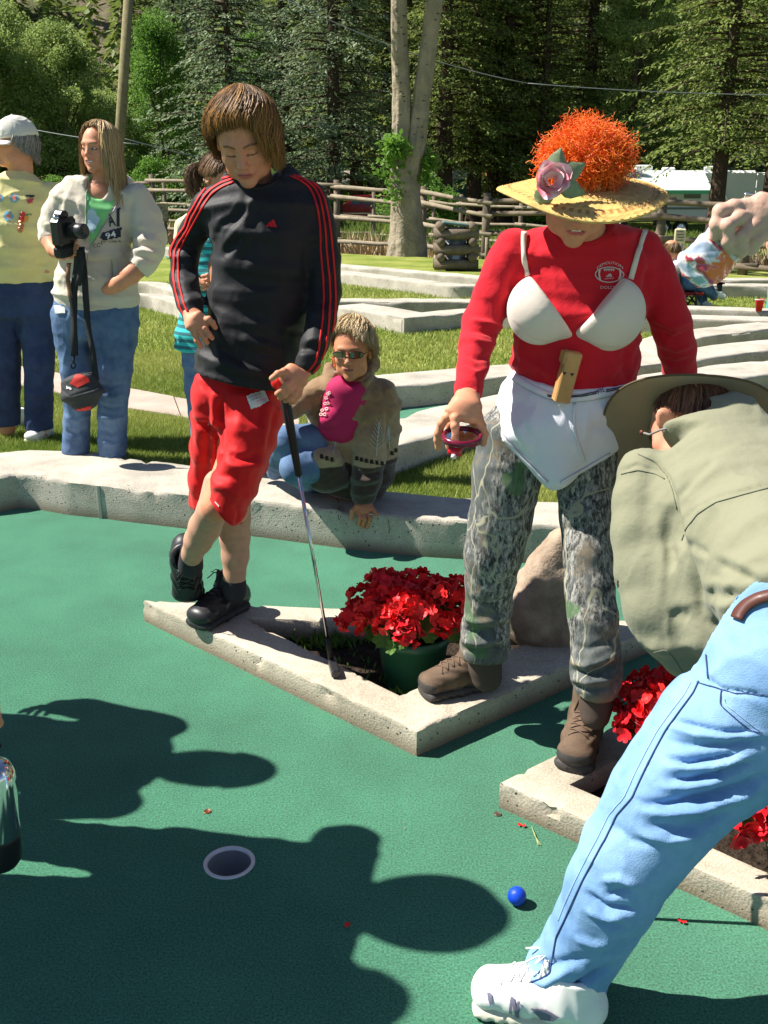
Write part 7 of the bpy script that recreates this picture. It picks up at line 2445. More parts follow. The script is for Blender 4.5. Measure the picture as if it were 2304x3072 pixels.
MB().box(cl(.0, -.03, -.085), (.13, .06, .055), Rc, .012).build('battery_grip', M_RUB, cam_t)
lz = MB().lathe((0, 0, 0), [(.030, 0), (.033, .004), (.033, .045), (.036, .05), (.036, .085), (.033, .09), (.028, .086), (0, .08)], 26, rotm((1, 0, 0), -math.pi / 2))
lz.v = [q @ Rc.T + cl(0, 0, .012) for q in lz.v]
lz.build('lens', M_CAM, cam_t, True)
rr_ = MB()
for k in range(26):
	a = k * 2 * math.pi / 26
	rr_.box(cl(.0345 * math.cos(a), .03, .012 + .0345 * math.sin(a)), (.004, .03, .004), Rc)
_o = rr_.build('grip_ring', M_RUB, cam_t); _o['kind'] = 'stuff'
MB().lathe(cl(.045, -.03, .072), [(0, .012), (.014, .012), (.015, 0), (.014, -.004)], 18).build('dial', M_CHROME2, cam_t, True)
MB().box(cl(-.035, -.064, -.085), (.05, .004, .03), Rc).build('screen', mat('grey_screen', (.3, .33, .35), .2), cam_t)
bc_ = ZG.p(500, 1745, 4.98)
bag = thing('camera_bag', 'dark grey camera bag with a red panel hanging from long straps by the girl\'s knees', 'bag', tuple(bc_))
M_BAG = mat('grey_ballistic_cloth', (.045, .045, .048), .8, bump=[('noise', 400, .5, .001)])
v = Vol(.0045)
Rb = frame((-.25, -1, .15), (-.30, 0, 1))
def bl(x, y, z): return bc_ + Rb @ V3(x, y, z)
v.cone(bl(.0, 0, .055), bl(-.0, 0, -.02), (.095, .062), (.115, .070), Rb[:, 0], 'u', .02, .03)
v.cone(bl(0, 0, -.02), bl(.005, 0, -.070), (.115, .070), (.07, .05), Rb[:, 0], 'u', .02, .03)
o_, skbag = cloth(bag, 'body', v, M_BAG, [([ZG(360, 1720), ZG(430, 1780), ZG(560, 1740), ZG(630, 1700)], 4, -.004)], [((30, 30, 30), .0015)], 2)
area_on(skbag, [ZG(470, 1640), ZG(535, 1660), ZG(555, 1690), ZG(480, 1725), ZG(430, 1700)], 'red_panel', mat('red_fabric', (.55, .03, .02), .7), bag, .003, 3)
area_on(skbag, [ZG(452, 1862), ZG(560, 1835), ZG(556, 1858), ZG(475, 1882)], 'red_base', bpy.data.materials['red_fabric'], bag, .003, 3)
area_on(skbag, [ZG(412, 1715), ZG(442, 1728), ZG(438, 1740), ZG(410, 1730)], 'logo_tab', M_WPRINT, bag, .003, 3)
def strapline(pts, w, name, m, par):
	P3 = [ZG.p(x, y, Y) for x, y, Y in pts]
	P3 = resample(P3, 26)
	v, f = [], []
	for i, p in enumerate(P3):
		tw = .35 * math.sin(i * .45)
		s = V3(math.cos(tw), -math.sin(tw), 0) * w / 2
		v += [p - s, p + s]
	f = [(2 * i, 2 * i + 1, 2 * i + 3, 2 * i + 2) for i in range(len(P3) - 1)]
	o = mesh_np(name, v, f, m, None, True)
	md = o.modifiers.new('thickness', 'SOLIDIFY'); md.thickness = .0025
	adopt(par, o)
M_STR = mat('black_webbing', (.02, .02, .022), .75)
strapline([(480, 900, 4.95), (470, 1000, 4.97), (452, 1150, 4.98), (455, 1350, 4.98), (458, 1530, 4.98)], .036, 'strap', M_STR, bag)
strapline([(500, 860, 4.95), (520, 1000, 4.97), (525, 1150, 4.98), (540, 1350, 4.98), (570, 1500, 4.97), (590, 1680, 4.97)], .030, 'strap', M_STR, bag)
strapline([(490, 880, 4.93), (500, 960, 4.93), (490, 1040, 4.94), (480, 1100, 4.96)], .030, 'strap', M_STR, bag)
strapline([(425, 960, 4.97), (415, 1050, 4.97), (430, 1150, 4.975), (440, 1200, 4.98)], .022, 'strap', mat('brown_webbing', (.2, .1, .06), .8), bag)
MB().tube([ZG.p(450 + 14 * math.cos(t), 1590 + 18 * math.sin(t), 4.97) for t in np.linspace(0, 6.28, 12)], .004, 6).build('buckle', M_RUB, bag, True)
MB().tube([ZG.p(456, 1530, 4.98), ZG.p(450, 1575, 4.97)], .006, 6).build('buckle', M_RUB, bag, True)
def badge(skin, q, lines, lab, cat='badge'):
	"""printed name badge: q = four pixel corners"""
	pts = []
	o = area_on(skin, q, 'name_badge', mat('badge_card', (.75, .73, .70), .4), None, .006, 2.5)
	if o is None: return None
	tag(o, lab, cat)
	b = Skin(np.array([list(p.co) for p in o.data.vertices]), np.array([list(p.vertices) for p in o.data.polygons]))
	for t, p0, p1, h, m in lines:
		l = text_on(b, t, p0, p1, h, 'lettering', m, None, .0012)
		if l: l.parent = o
	return o
SKJ = Skin(np.array([list(p.co) for p in [c for c in GIRL.children if c.name.startswith('jeans')][0].data.vertices]), np.array([list(p.vertices) for p in [c for c in GIRL.children if c.name.startswith('jeans')][0].data.polygons]))
badge(SKJ, [ZG(337, 1224), ZG(400, 1228), ZG(406, 1270), ZG(345, 1272)], [], 'white name badge pinned to the girl\'s jeans pocket')
MPB = mat('small_print', (.05, .05, .06), .6); MPR = mat('red_print', (.55, .08, .1), .6)
skb_ = [c for c in BOY.children if c.name.startswith('jersey')][0], [c for c in BOY.children if c.name.startswith('shorts')][0]
SKS = Skin(np.array([list(p.co) for p in skb_[1].data.vertices]), np.array([list(p.vertices) for p in skb_[1].data.polygons]))
bq = [ZL(628, 180), ZL(733, 138), ZL(760, 212), ZL(658, 250)]
badge(SKS, bq, [('DALTON KIRK', ZL(645, 190), ZL(722, 160), 5.5, MPB), ('PORTER TX', ZL(660, 204), ZL(722, 180), 5.0, MPB), ('FUN VALLEY', ZL(690, 212), ZL(746, 192), 4.0, MPR), ('SOUTH FORK', ZL(696, 226), ZL(748, 206), 3.4, MPR), ('2007', ZL(718, 234), ZL(744, 226), 3.4, MPR)], 'white printed name badge pinned on the boy\'s red shorts')
def capwoman():
	Y = 5.6
	root = thing('person', 'grey-haired woman in cream cap and yellow sweatshirt with flowers, at the left edge', 'person', tuple(G(120, 1300, GZ)))
	tone = SKIN_T['old']
	hc = ZG.p(92, 225, Y)
	R = frame((-.86, -.50, .0), (0, 0, 1), 0)
	v = Vol(.0038); head_vol(v, hc, R, 1.0, ZG.p(130, 450, Y + .02), .06, jaw=1.08)
	a, f = v.mesh()
	P_ = [(a, f, face_cols(a, hc, R, 1.0, tone, brow=(.35, .28, .22)))]
	v = Vol(.009)
	v.cone(ZG.p(100, 1050, Y), ZG.p(110, 600, Y), (.17, .12), (.16, .10), (1, 0, 0), 'u', .03)
	v.cone(ZG.p(110, 620, Y), ZG.p(130, 440, Y), (.14, .09), (.06, .055), (1, 0, 0), 'u', .03)
	for pts in (CL1, CL2):
		c, r = ZG.limb(pts); v.chain(c, [q * .6 for q in r], None, .02)
	v.chain([ZG.p(330, 560, Y), ZG.p(355, 820, Y), ZG.p(300, 1010, Y - .1)], [.05, .04, .028])
	v.chain([ZG.p(-110, 560, Y), ZG.p(-150, 820, Y), ZG.p(-80, 1010, Y - .1)], [.05, .04, .028])
	P_.append((*v.mesh(), None))
	body_object(root, P_, tone)
	eyes(root, hc, R, 1.0, .6)
	MY = mat('lemon_sweatshirt', (.70, .62, .28), .9, sheen=.15, noise=(4, .12), bump=[('noise', 300, .4, .001), ('noise', 22, .4, .008), ('noise', 80, .35, .003)])
	v = Vol(.0065)
	c, r = ZG.limb([(310, 560, 190, Y), (335, 700, 185, Y), (345, 840, 165, Y - .03), (330, 960, 130, Y - .06), (310, 1010, 110, Y - .08)]); v.chain(c, r, None, .03)
	c, r = ZG.limb([(-100, 560, 190, Y), (-150, 700, 185, Y), (-160, 840, 165, Y - .03), (-120, 960, 130, Y - .06), (-90, 1010, 110, Y - .08)]); v.chain(c, r, None, .03)
	ZG.rows(v, [(420, 20, 225, Y + .01, .065), (470, -60, 300, Y, .10), (560, -130, 350, Y, .13), (720, -150, 355, Y, .165), (860, -160, 352, Y, .18), (980, -150, 352, Y, .175), (1060, -130, 345, Y, .16)])
	v.half(ZG.p(100, 1072, Y), (0, 0, -1), .004, ZG.p(100, 1200, Y), .33)
	S = lambda p: [ZG(x, y) for x, y in p]
	st = [(S([(0, 1010), (150, 1030), (350, 1015)]), 8, -.008), (S([(250, 480), (300, 600), (300, 760)]), 10, -.007), (S([(0, 930), (120, 960), (300, 930)]), 10, .006), (S([(300, 760), (260, 860), (280, 960)]), 10, .006), (S([(60, 760), (160, 790), (260, 760)]), 14, .005)]
	o, sk = cloth(root, 'sweatshirt', v, MY, st, [((10, 10, 7), .006), ((26, 26, 20), .0016)], 27)
	T1, T2, T3 = mat('teal_print', (.15, .42, .55), .8), mat('coral_print', (.75, .25, .2), .8), mat('leaf_print', (.15, .3, .14), .8)
	OR = mat('orange_print', (.75, .35, .08), .8)
	def flower(x, y, s):
		for k in range(6):
			a = k * 1.05
			cx, cy = x + s * .55 * math.cos(a), y + s * .55 * math.sin(a)
			area_on(sk, S([(cx + s * .45 * math.cos(t), cy + s * .4 * math.sin(t)) for t in np.linspace(0, 5.5, 7)]), 'flower_print', T1, root, .003, 3)
		for k in range(3):
			a = k * 2.1 + 1
			cx, cy = x + s * .3 * math.cos(a), y + s * .35 * math.sin(a)
			area_on(sk, S([(cx + s * .3 * math.cos(t), cy + s * .3 * math.sin(t)) for t in np.linspace(0, 5.2, 6)]), 'flower_print', T2, root, .006, 3)
	flower(0, 565, 26); flower(88, 562, 30); flower(52, 675, 34)
	area_on(sk, S([(160, 545), (210, 545), (208, 560), (160, 556)]), 'pin_bar', MPB, root, .005, 2.5)
	area_on(sk, S([(165, 570), (205, 566), (200, 590), (170, 598)]), 'pin_card', MPR, root, .005, 2.5)
	flower_o = area_on(sk, S([(150, 660), (178, 680), (165, 710), (125, 712), (130, 670)]), 'flower_print', OR, root, .003, 3)
	ribbon(sk, S([(160, 668), (180, 660), (194, 664)]), 4, 'flower_print', T3, root, .004, 3)
	for k, (x, y) in enumerate(((140, 662), (133, 690), (127, 715), (130, 735), (124, 756))):
		p, n = sk.hit(*ZG(x, y))
		if p is not None:
			MB().lathe(p + n * .006, [(0, .006), (.012, .005), (.015, 0), (.012, -.004)], 12, frame(V3(1, 0, 0), n)).build('round_pin', mat('red_enamel', (.5, .03, .02), .2, coat=.5) if k < 2 else mat('copper_pin', (.5, .2, .1), .3, .7), root, True)
	standing_legs(root, ZG, (CL1, CL2), M_DENIMD, [ZG.p(40, 1955, Y + .08), ZG.p(240, 1985, Y)], 43, waist=[(1040, -130, 340, Y, .15), (1150, -140, 345, Y, .15), (1270, -120, 345, Y, .14)],
				  strokes=[(S([(150, 1600), (240, 1630), (320, 1600)]), 8, -.009), (S([(150, 1750), (240, 1780), (320, 1750)]), 8, .009), (S([(150, 1870), (240, 1890), (320, 1860)]), 8, -.009), (S([(130, 1200), (110, 1400), (160, 1560)]), 10, -.010)])
	shoe(root, G(*ZG(225, 2060), GZ + .01) + V3(0, .06, 0), (-.25, -.97, 0), (0, 0, 1), .27, M_WSHOE, M_GSOLE, M_WLACE, wide=1.15)
	shoe(root, G(*ZG(45, 1990), GZ + .01) + V3(0, .06, 0), (-.65, -.75, 0), (0, 0, 1), .27, M_WSHOE, M_GSOLE, M_WLACE, wide=1.1)
	hair(root, hc + R @ V3(0, -.012, .0), R, np.array([.084, .102, .096]), lambda a: float(np.interp(abs(a), [0, .7, 1.1, 1.5, 3.2], [.6, .8, 1.3, 1.7, 2.0])), 2200, M_HAIR, 11, .0012, lambda a: float(np.interp(abs(a), [0, 1.2, 1.7, 3.2], [.0, .0, .03, .045])), .0, .006, (0, -.2, 1), .012, colr=((.20, .19, .18), (.48, .46, .42)), clump=1.5, spread=.25)
	cp = thing('baseball_cap', 'cream baseball cap on the grey-haired woman, bill to the left', 'cap', tuple(hc + V3(0, 0, .08)))
	M_C = mat('cream_cotton', (.62, .60, .53), .85, bump=[('noise', 300, .4, .001)])
	v = Vol(.0045)
	Rk = R @ rotm((1, 0, 0), -.12)
	c0 = hc + R @ V3(0, -.012, .035)
	v.ell(c0, np.array([.092, .112, .102]), Rk, 'u', .01)
	v.ell(c0 - Rk[:, 2] * .012, np.array([.083, .103, .094]), Rk, 's', .004)
	v.half(c0 - Rk[:, 2] * .004, -Rk[:, 2], .004, c0 - Rk[:, 2] * .10, .14)
	o, _ = cloth(cp, 'crown', v, M_C, None, [((30, 30, 30), .003)], 5, skin=False)
	vv, ff = [], []
	for j in range(7):
		u = j / 6
		for i in range(15):
			a = (i / 14 - .5) * 2.3
			r_in, r_out = .100, .100 + .075 * math.cos(a * .62) ** .7
			r0 = r_in + (r_out - r_in) * u
			vv.append(c0 + Rk @ V3(math.sin(a) * r0 * .9, math.cos(a) * r0 * 1.06, -.004 - .018 * u - .016 * math.sin(a) ** 2))
	ff = [(j * 15 + i, j * 15 + i + 1, (j + 1) * 15 + i + 1, (j + 1) * 15 + i) for j in range(6) for i in range(14)]
	o = mesh_np('bill', vv, ff, M_C, None, True); md = o.modifiers.new('thickness', 'SOLIDIFY'); md.thickness = .004
	adopt(cp, o)
	MB().lathe(c0 + Rk @ V3(0, 0, .102), [(0, .006), (.007, .004), (.008, 0)], 12, Rk).build('button', M_C, cp, True)
	gl = thing('glasses', 'thin-rimmed clear glasses on the woman in the cap', 'glasses', tuple(hc))
	for s_ in (-1, 1):
		MB().tube([hc + R @ V3(s_ * .032 + .02 * math.cos(t), .098, .0 + .016 * math.sin(t)) for t in np.linspace(0, 6.28, 16)], .0012, 5).build('rim', M_CHROME2, gl, True)
		MB().tube([hc + R @ V3(s_ * .052, .098, .004), hc + R @ V3(s_ * .082, .0, .004)], .0012, 5).build('temple', M_CHROME2, gl, True)
	return root
CL1 = [(225, 1230, 245, 5.6), (235, 1400, 215, 5.6), (240, 1560, 185, 5.58), (240, 1720, 168, 5.6), (240, 1860, 170, 5.62), (238, 2010, 165, 5.62)]
CL2 = [(15, 1230, 245, 5.62), (25, 1400, 215, 5.63), (30, 1560, 185, 5.64), (35, 1720, 170, 5.66), (40, 1860, 165, 5.68), (45, 1980, 160, 5.68)]
CAPW = capwoman()
def teal():
	Y = 4.95
	root = thing('person', 'ponytailed girl in teal striped top and jeans, mostly hidden behind the boy', 'person', tuple(G(600, 1330, GZ)))
	hc = ZB.p(432, 672, Y)
	R = frame((.75, -.55, -.25), (0, 0, 1))
	tone = SKIN_T['fair']
	v = Vol(.0042); head_vol(v, hc, R, .95, ZB.p(410, 900, Y), .048)
	a, f = v.mesh()
	P_ = [(a, f, face_cols(a, hc, R, .95, tone))]
	v = Vol(.009)
	v.cone(ZB.p(330, 1750, Y), ZB.p(370, 1050, Y), (.10, .08), (.11, .07), (1, 0, 0), 'u', .03)
	v.cone(ZB.p(370, 1050, Y), ZB.p(410, 880, Y), (.11, .06), (.045, .045), (1, 0, 0), 'u', .03)
	for pts in (TL1, TL2):
		c, r = ZB.limb(pts); v.chain(c, [q * .6 for q in r])
	P_.append((*v.mesh(), None))
	v = Vol(.0042)
	c, r = ZB.limb([(185, 1050, 95, Y - .02), (175, 1180, 82, Y - .06), (200, 1290, 70, Y - .10), (280, 1350, 58, Y - .16)]); v.chain(c, r)
	c, r = ZB.limb([(560, 1050, 95, Y), (570, 1230, 80, Y - .05), (480, 1330, 65, Y - .12), (400, 1370, 55, Y - .17)]); v.chain(c, r)
	q = ZB.p; Yh = Y - .18
	v.cone(q(280, 1350, Yh), q(330, 1370, Yh), (.022, .016), (.028, .016), None, 'u', .01)
	P_.append((*v.mesh(), None))
	v = Vol(.003)
	for k in range(4):
		finger(v, [q(320, 1320 + 28 * k, Yh), q(352, 1312 + 28 * k, Yh - .012), q(378, 1322 + 27 * k, Yh - .004)], .0088, .007)
	P_.append((*v.mesh(), None))
	body_object(root, P_, tone)
	MT = bpy.data.materials.new('teal_striped_knit'); MT.use_nodes = True
	N, L = MT.node_tree.nodes, MT.node_tree.links
	tc = N.new('ShaderNodeTexCoord'); wv = N.new('ShaderNodeTexWave'); wv.bands_direction = 'Z'; wv.inputs['Scale'].default_value = 9.5; wv.inputs['Distortion'].default_value = .6
	cr = N.new('ShaderNodeValToRGB'); cr.color_ramp.elements[0].position = .44; cr.color_ramp.elements[1].position = .52
	cr.color_ramp.elements[0].color = (.02, .14, .16, 1); cr.color_ramp.elements[1].color = (.03, .46, .46, 1)
	L.new(tc.outputs['Object'], wv.inputs['Vector']); L.new(wv.outputs['Fac'], cr.inputs['Fac']); L.new(cr.outputs[0], N['Principled BSDF'].inputs['Base Color']); N['Principled BSDF'].inputs['Roughness'].default_value = .85
	v = Vol(.006)
	ZB.rows(v, [(960, 240, 520, Y, .075), (1100, 230, 540, Y, .095), (1300, 225, 540, Y, .10), (1500, 190, 560, Y, .105), (1700, 150, 590, Y, .12), (1800, 132, 600, Y, .125)])
	v.half(ZB.p(350, 1798, Y), (0, 0, -1), .003, ZB.p(350, 1900, Y), .25)
	cloth(root, 'striped_top', v, MT, None, [((20, 20, 5), .005)], 5)
	v = Vol(.006)
	c, r = ZB.limb([(250, 960, 110, Y), (200, 1000, 120, Y - .01), (185, 1070, 110, Y - .02)]); v.chain(c, r)
	c, r = ZB.limb([(500, 960, 110, Y), (555, 1000, 120, Y), (562, 1070, 110, Y)]); v.chain(c, r)
	cloth(root, 'cream_sleeve', v, mat('cream_knit', (.62, .56, .38), .9), None, [((20, 20, 8), .003)], 6)
	standing_legs(root, ZB, (TL1, TL2), M_DENIM, [ZB.p(330, 2560, Y), ZB.p(480, 2560, Y)], 45, waist=[(1760, 180, 560, Y, .10), (1900, 185, 560, Y, .10)])
	for x in (330, 480):
		p = V3(ZB.p(x, 2500, Y)[0], Y - .04, GZ + .01)
		shoe(root, p, (.3, -1, 0), (0, 0, 1), .24, M_WSHOE, M_GSOLE, M_WLACE, laces=3)
	crl = ((.07, .035, .02), (.26, .15, .08))
	hair(root, hc + R @ V3(0, -.008, .016), R, np.array([.083, .101, .094]), lambda a: float(np.interp(abs(a), [0, .7, 1.2, 3.2], [.7, .95, 1.55, 2.15])), 2600, M_HAIR, 12, .0011, .0, .0, .004, (0, .15, 1), .006, colr=crl, clump=1)
	r_ = np.random.default_rng(3)
	n, K = 420, 10
	p0, p1, p2, p3 = q(318, 640, Y), q(262, 590, Y), q(232, 680, Y), q(290, 815, Y)
	mb = MB()
	Vv, Ff, nn = [], [], 0
	for i in range(n):
		o1, o2 = rand_unit(r_, 1)[0], rand_unit(r_, 1)[0]
		s = r_.uniform(.6, 1)
		pts = [(1 - t) ** 3 * p0 + 3 * (1 - t) ** 2 * t * (p1 + o1 * .05) + 3 * (1 - t) * t * t * (p2 + o2 * .06) + t ** 3 * (p3 + o2 * .035) for t in np.linspace(0, s, K)]
		mb.tube(pts, [.0016] * (K - 1) + [.0004], 3, cap=False)
	v = np.concatenate(mb.v); f = np.array([q_ for q_ in mb.f])
	t_ = np.repeat(np.clip(r_.normal(.5, .3, n), 0, 1), K * 3)[:, None]
	o = mesh_np('ponytail', v, f, M_HAIR, None, True, np.array(crl[0]) * (1 - t_) + np.array(crl[1]) * t_)
	adopt(root, o); o['kind'] = 'stuff'
	MB().tube([q(318 + 6 * math.cos(t), 640 + 24 * math.sin(t), Y + .02 * math.cos(t)) for t in np.linspace(0, 6.28, 14)], .005, 6).build('hair_tie', mat('green_band', (.1, .6, .3), .5), root, True)
	return root
TL1 = [(300, 1880, 200, 4.95), (290, 2050, 175, 4.95), (300, 2200, 150, 4.93), (315, 2400, 130, 4.95), (330, 2600, 125, 4.97)]
TL2 = [(450, 1880, 200, 4.95), (460, 2050, 175, 4.95), (465, 2200, 150, 4.94), (475, 2400, 130, 4.96), (480, 2600, 125, 4.98)]
teal()
ZM = Crop(1700, 1000, .4971)
Z4 = Crop(1300, 2000, .6052)
M_OLIVE = mat('sage_shirt', (.225, .225, .15), .88, spec=.1, sheen=.1, bump=[('noise', 500, .5, .001), ('noise', 28, .4, .007), ('noise', 80, .3, .003)])
MLEG = [(1450, 330, 690, 1.64), (1380, 430, 670, 1.64), (1250, 560, 610, 1.62), (1130, 700, 555, 1.60), (990, 915, 500, 1.58), (890, 1100, 460, 1.57), (812, 1250, 405, 1.58), (735, 1400, 380, 1.59), (655, 1540, 395, 1.60), (640, 1610, 385, 1.60)]
MARM = [(470, 860, 330, 2.18), (480, 1000, 380, 2.16), (495, 1200, 425, 2.12), (530, 1420, 455, 2.08), (575, 1640, 450, 2.04), (640, 1800, 390, 2.02), (720, 1930, 300, 2.0), (800, 2010, 240, 1.98)]
def bentman():
	root = thing('person', 'man bending over in sage shirt and pale jeans, his back turned, one leg stretched out', 'person', tuple(G(1650, 3000, 0)))
	tone = SKIN_T['fair']
	hc = ZM.p(745, 560, 2.36)
	R = frame((-.55, .55, -.62), (-.15, .75, .65))
	v = Vol(.0045); head_vol(v, hc, R, 1.02, ZM.p(930, 620, 2.28), .046)
	v.ell(ZM.p(600, 530, 2.275), (.022, .012, .034), rotm((0, 1, 0), -.5), 'u', .006)
	v.ell(ZM.p(590, 528, 2.258), (.012, .010, .022), rotm((0, 1, 0), -.5), 's', .005)
	a, f = v.mesh()
	c_ = face_cols(a, hc, R, 1.02, (.62, .27, .17), rosy=1)
	P_ = [(a, f, c_)]
	v = Vol(.010)
	v.chain([ZM.p(960, 640, 2.26), ZM.p(1060, 1000, 2.14), ZM.p(1300, 1600, 1.80)], [.045, .07, .08])
	c, r = ZM.limb(MARM); v.chain(c, [q * .5 for q in r])
	c, r = Z4.limb(MLEG); v.chain(c, [q * .6 for q in r])
	hip2 = P(2500, 2000, 1.70); kn2 = V3(1.06, 1.72, .48); an2 = V3(1.12, 1.72, .10)
	v.chain([hip2, kn2, an2], [.09, .06, .04])
	sh2 = ZM.p(1650, 800, 2.12); el2 = V3(.98, 2.02, .80); wr2 = V3(.70, 2.02, .72)
	v.chain([sh2, el2, wr2], [.05, .04, .028])
	P_.append((*v.mesh(), None))
	v = Vol(.004)
	gen_hand(v, ZM.p(830, 2010, 1.98) + V3(.03, 0, -.0), V3(.75, .05, -.5), V3(-.4, -.5, -.6), 1.0, 1.5, 1)
	gen_hand(v, wr2, V3(-.7, 0, -.5), V3(.3, -.8, .3), 1.0, 1.5, -1)
	P_.append((*v.mesh(), None))
	body_object(root, P_, tone)
	v = Vol(.0062)
	c, r = ZM.limb(MARM); v.chain(c, r, None, .03)
	v.chain([sh2, el2, wr2], [.085, .085, .06], None, .03)
	A = [(1080, 500, 380, .07, 2.27), (1010, 560, 460, .085, 2.26), (930, 720, 760, .11, 2.22), (1010, 900, 1050, .135, 2.16), (1090, 1100, 1000, .145, 2.05), (1190, 1300, 870, .15, 1.92), (1290, 1480, 800, .15, 1.80), (1330, 1640, 740, .14, 1.72), (1330, 1740, 720, .13, 1.68)]
	for (x0, y0, w0, b0, Y0), (x1, y1, w1, b1, Y1) in zip(A[:-1], A[1:]):
		v.cone(ZM.p(x0, y0, Y0), ZM.p(x1, y1, Y1), (ZM.rad(x0, y0, Y0, w0), b0), (ZM.rad(x1, y1, Y1, w1), b1), (1, 0, 0), 'u', .03, .03)
	v.cone(ZM.p(850, 1480, 1.98), ZM.p(900, 1830, 1.92), (.07, .07), (.06, .05), (1, 0, 0), 'u', .05)
	v.ell(ZM.p(800, 470, 2.27), (.04, .05, .03), None, 's', .008)
	S = lambda p: [ZM(x, y) for x, y in p]
	st = [(S([(440, 735), (540, 790), (610, 880), (650, 1000), (680, 1120), (700, 1230)]), 6, -.012), (S([(600, 900), (640, 1060), (690, 1240), (760, 1420), (800, 1560), (820, 1700)]), 9, -.022), (S([(700, 1280), (780, 1420), (860, 1560)]), 10, .010),
		  (S([(330, 830), (420, 790), (540, 830)]), 5, -.008), (S([(680, 1150), (780, 1060), (960, 980), (1215, 925)]), 3.0, -.005), (S([(700, 1120), (800, 1020), (1000, 950), (1215, 900)]), 12, .006), (S([(680, 1050), (780, 920), (900, 830), (1000, 800)]), 12, .009), (S([(680, 980), (780, 860), (900, 760)]), 10, -.009),
		  (S([(560, 620), (640, 680), (660, 760)]), 12, -.006), (S([(700, 760), (680, 880), (670, 980)]), 14, .007), (S([(700, 1260), (800, 1310), (890, 1360)]), 10, -.012), (S([(740, 1290), (820, 1350), (900, 1350)]), 12, .010),
		  (S([(930, 1340), (1040, 1380), (1150, 1440), (1215, 1480)]), 12, .010), (S([(900, 1380), (1020, 1440), (1140, 1490)]), 10, -.011), (S([(850, 1500), (950, 1520), (1060, 1520)]), 11, .012), (S([(840, 1560), (940, 1590), (1020, 1570)]), 10, -.013), (S([(860, 1620), (940, 1650), (1000, 1640)]), 10, .010),
		  (S([(820, 1720), (880, 1760), (960, 1720)]), 10, -.010), (S([(560, 1000), (560, 1200), (580, 1400), (560, 1650)]), 14, .010), (S([(610, 1040), (620, 1250), (650, 1450)]), 12, -.010), (S([(500, 900), (470, 1100), (440, 1300)]), 16, -.005), (S([(350, 900), (340, 1200), (330, 1500)]), 20, .005),
		  (S([(620, 1720), (680, 1690), (740, 1720)]), 16, -.014), (S([(320, 1780), (400, 1830), (470, 1880)]), 12, .008), (S([(470, 1880), (600, 1900), (760, 1880)]), 12, .008), (S([(480, 1950), (600, 1980), (740, 1960)]), 10, -.007), (S([(700, 560), (850, 500), (1000, 480)]), 12, .004)]
	st = [(p_, w_ * 1.35, a_ * .6) for p_, w_, a_ in st]
	o, sk = cloth(root, 'shirt', v, M_OLIVE, st, [((9, 9, 6), .006), ((24, 24, 16), .0018)], 51)
	MS = mat('shirt_seam', (.17, .18, .125), .9)
	ribbon(sk, S([(695, 1250), (720, 1180), (790, 1090), (900, 1020), (1060, 975), (1215, 935)]), 2.2, 'seam', MS, root, .0015, 5)
	ribbon(sk, S([(430, 730), (530, 770), (600, 850), (640, 950), (665, 1060)]), 2.5, 'seam', MS, root, .0015, 5)
	ribbon(sk, S([(330, 850), (430, 825), (540, 850), (590, 880)]), 2.2, 'seam', MS, root, .0015, 5)
	area_on(sk, S([(290, 1480), (312, 1478), (314, 1515), (288, 1525)]), 'sleeve_tab', MS, root, .003, 3)
	ribbon(sk, S([(525, 1925), (600, 1908), (650, 1960), (690, 2030), (720, 2065)]), 2.2, 'seam', MS, root, .0015, 5)
	v = Vol(.0058)
	c, r = Z4.limb(MLEG); v.chain(c, r, None, .03)
	v.chain([P(2345, 2015, 1.66), P(2500, 2040, 1.70)], [.138, .14], None, .05)
	v.chain([P(2500, 2000, 1.70), kn2, an2], [.135, .10, .085], None, .05)
	v.cone(ZM.p(1350, 1720, 1.70), P(2350, 1990, 1.66), (.140, .12), (.14, .13), (1, 0, 0), 'u', .04)
	v.half(ZM.p(1180, 1560, 1.66), unit(ZM.p(1180, 1500, 1.80) - ZM.p(1260, 1700, 1.60)), .004, ZM.p(1230, 1360, 1.85), .30)
	v.half(Z4.p(640, 1640, 1.6), unit(Z4.p(630, 1640, 1.6) - Z4.p(720, 1400, 1.6)) * V3(.5, 1, 1), .003, Z4.p(600, 1760, 1.6), .15)
	T = lambda p: [Z4(x, y) for x, y in p]
	J5 = Crop(1840, 2000, .2797)
	U = lambda p: [J5(x, y) for x, y in p]
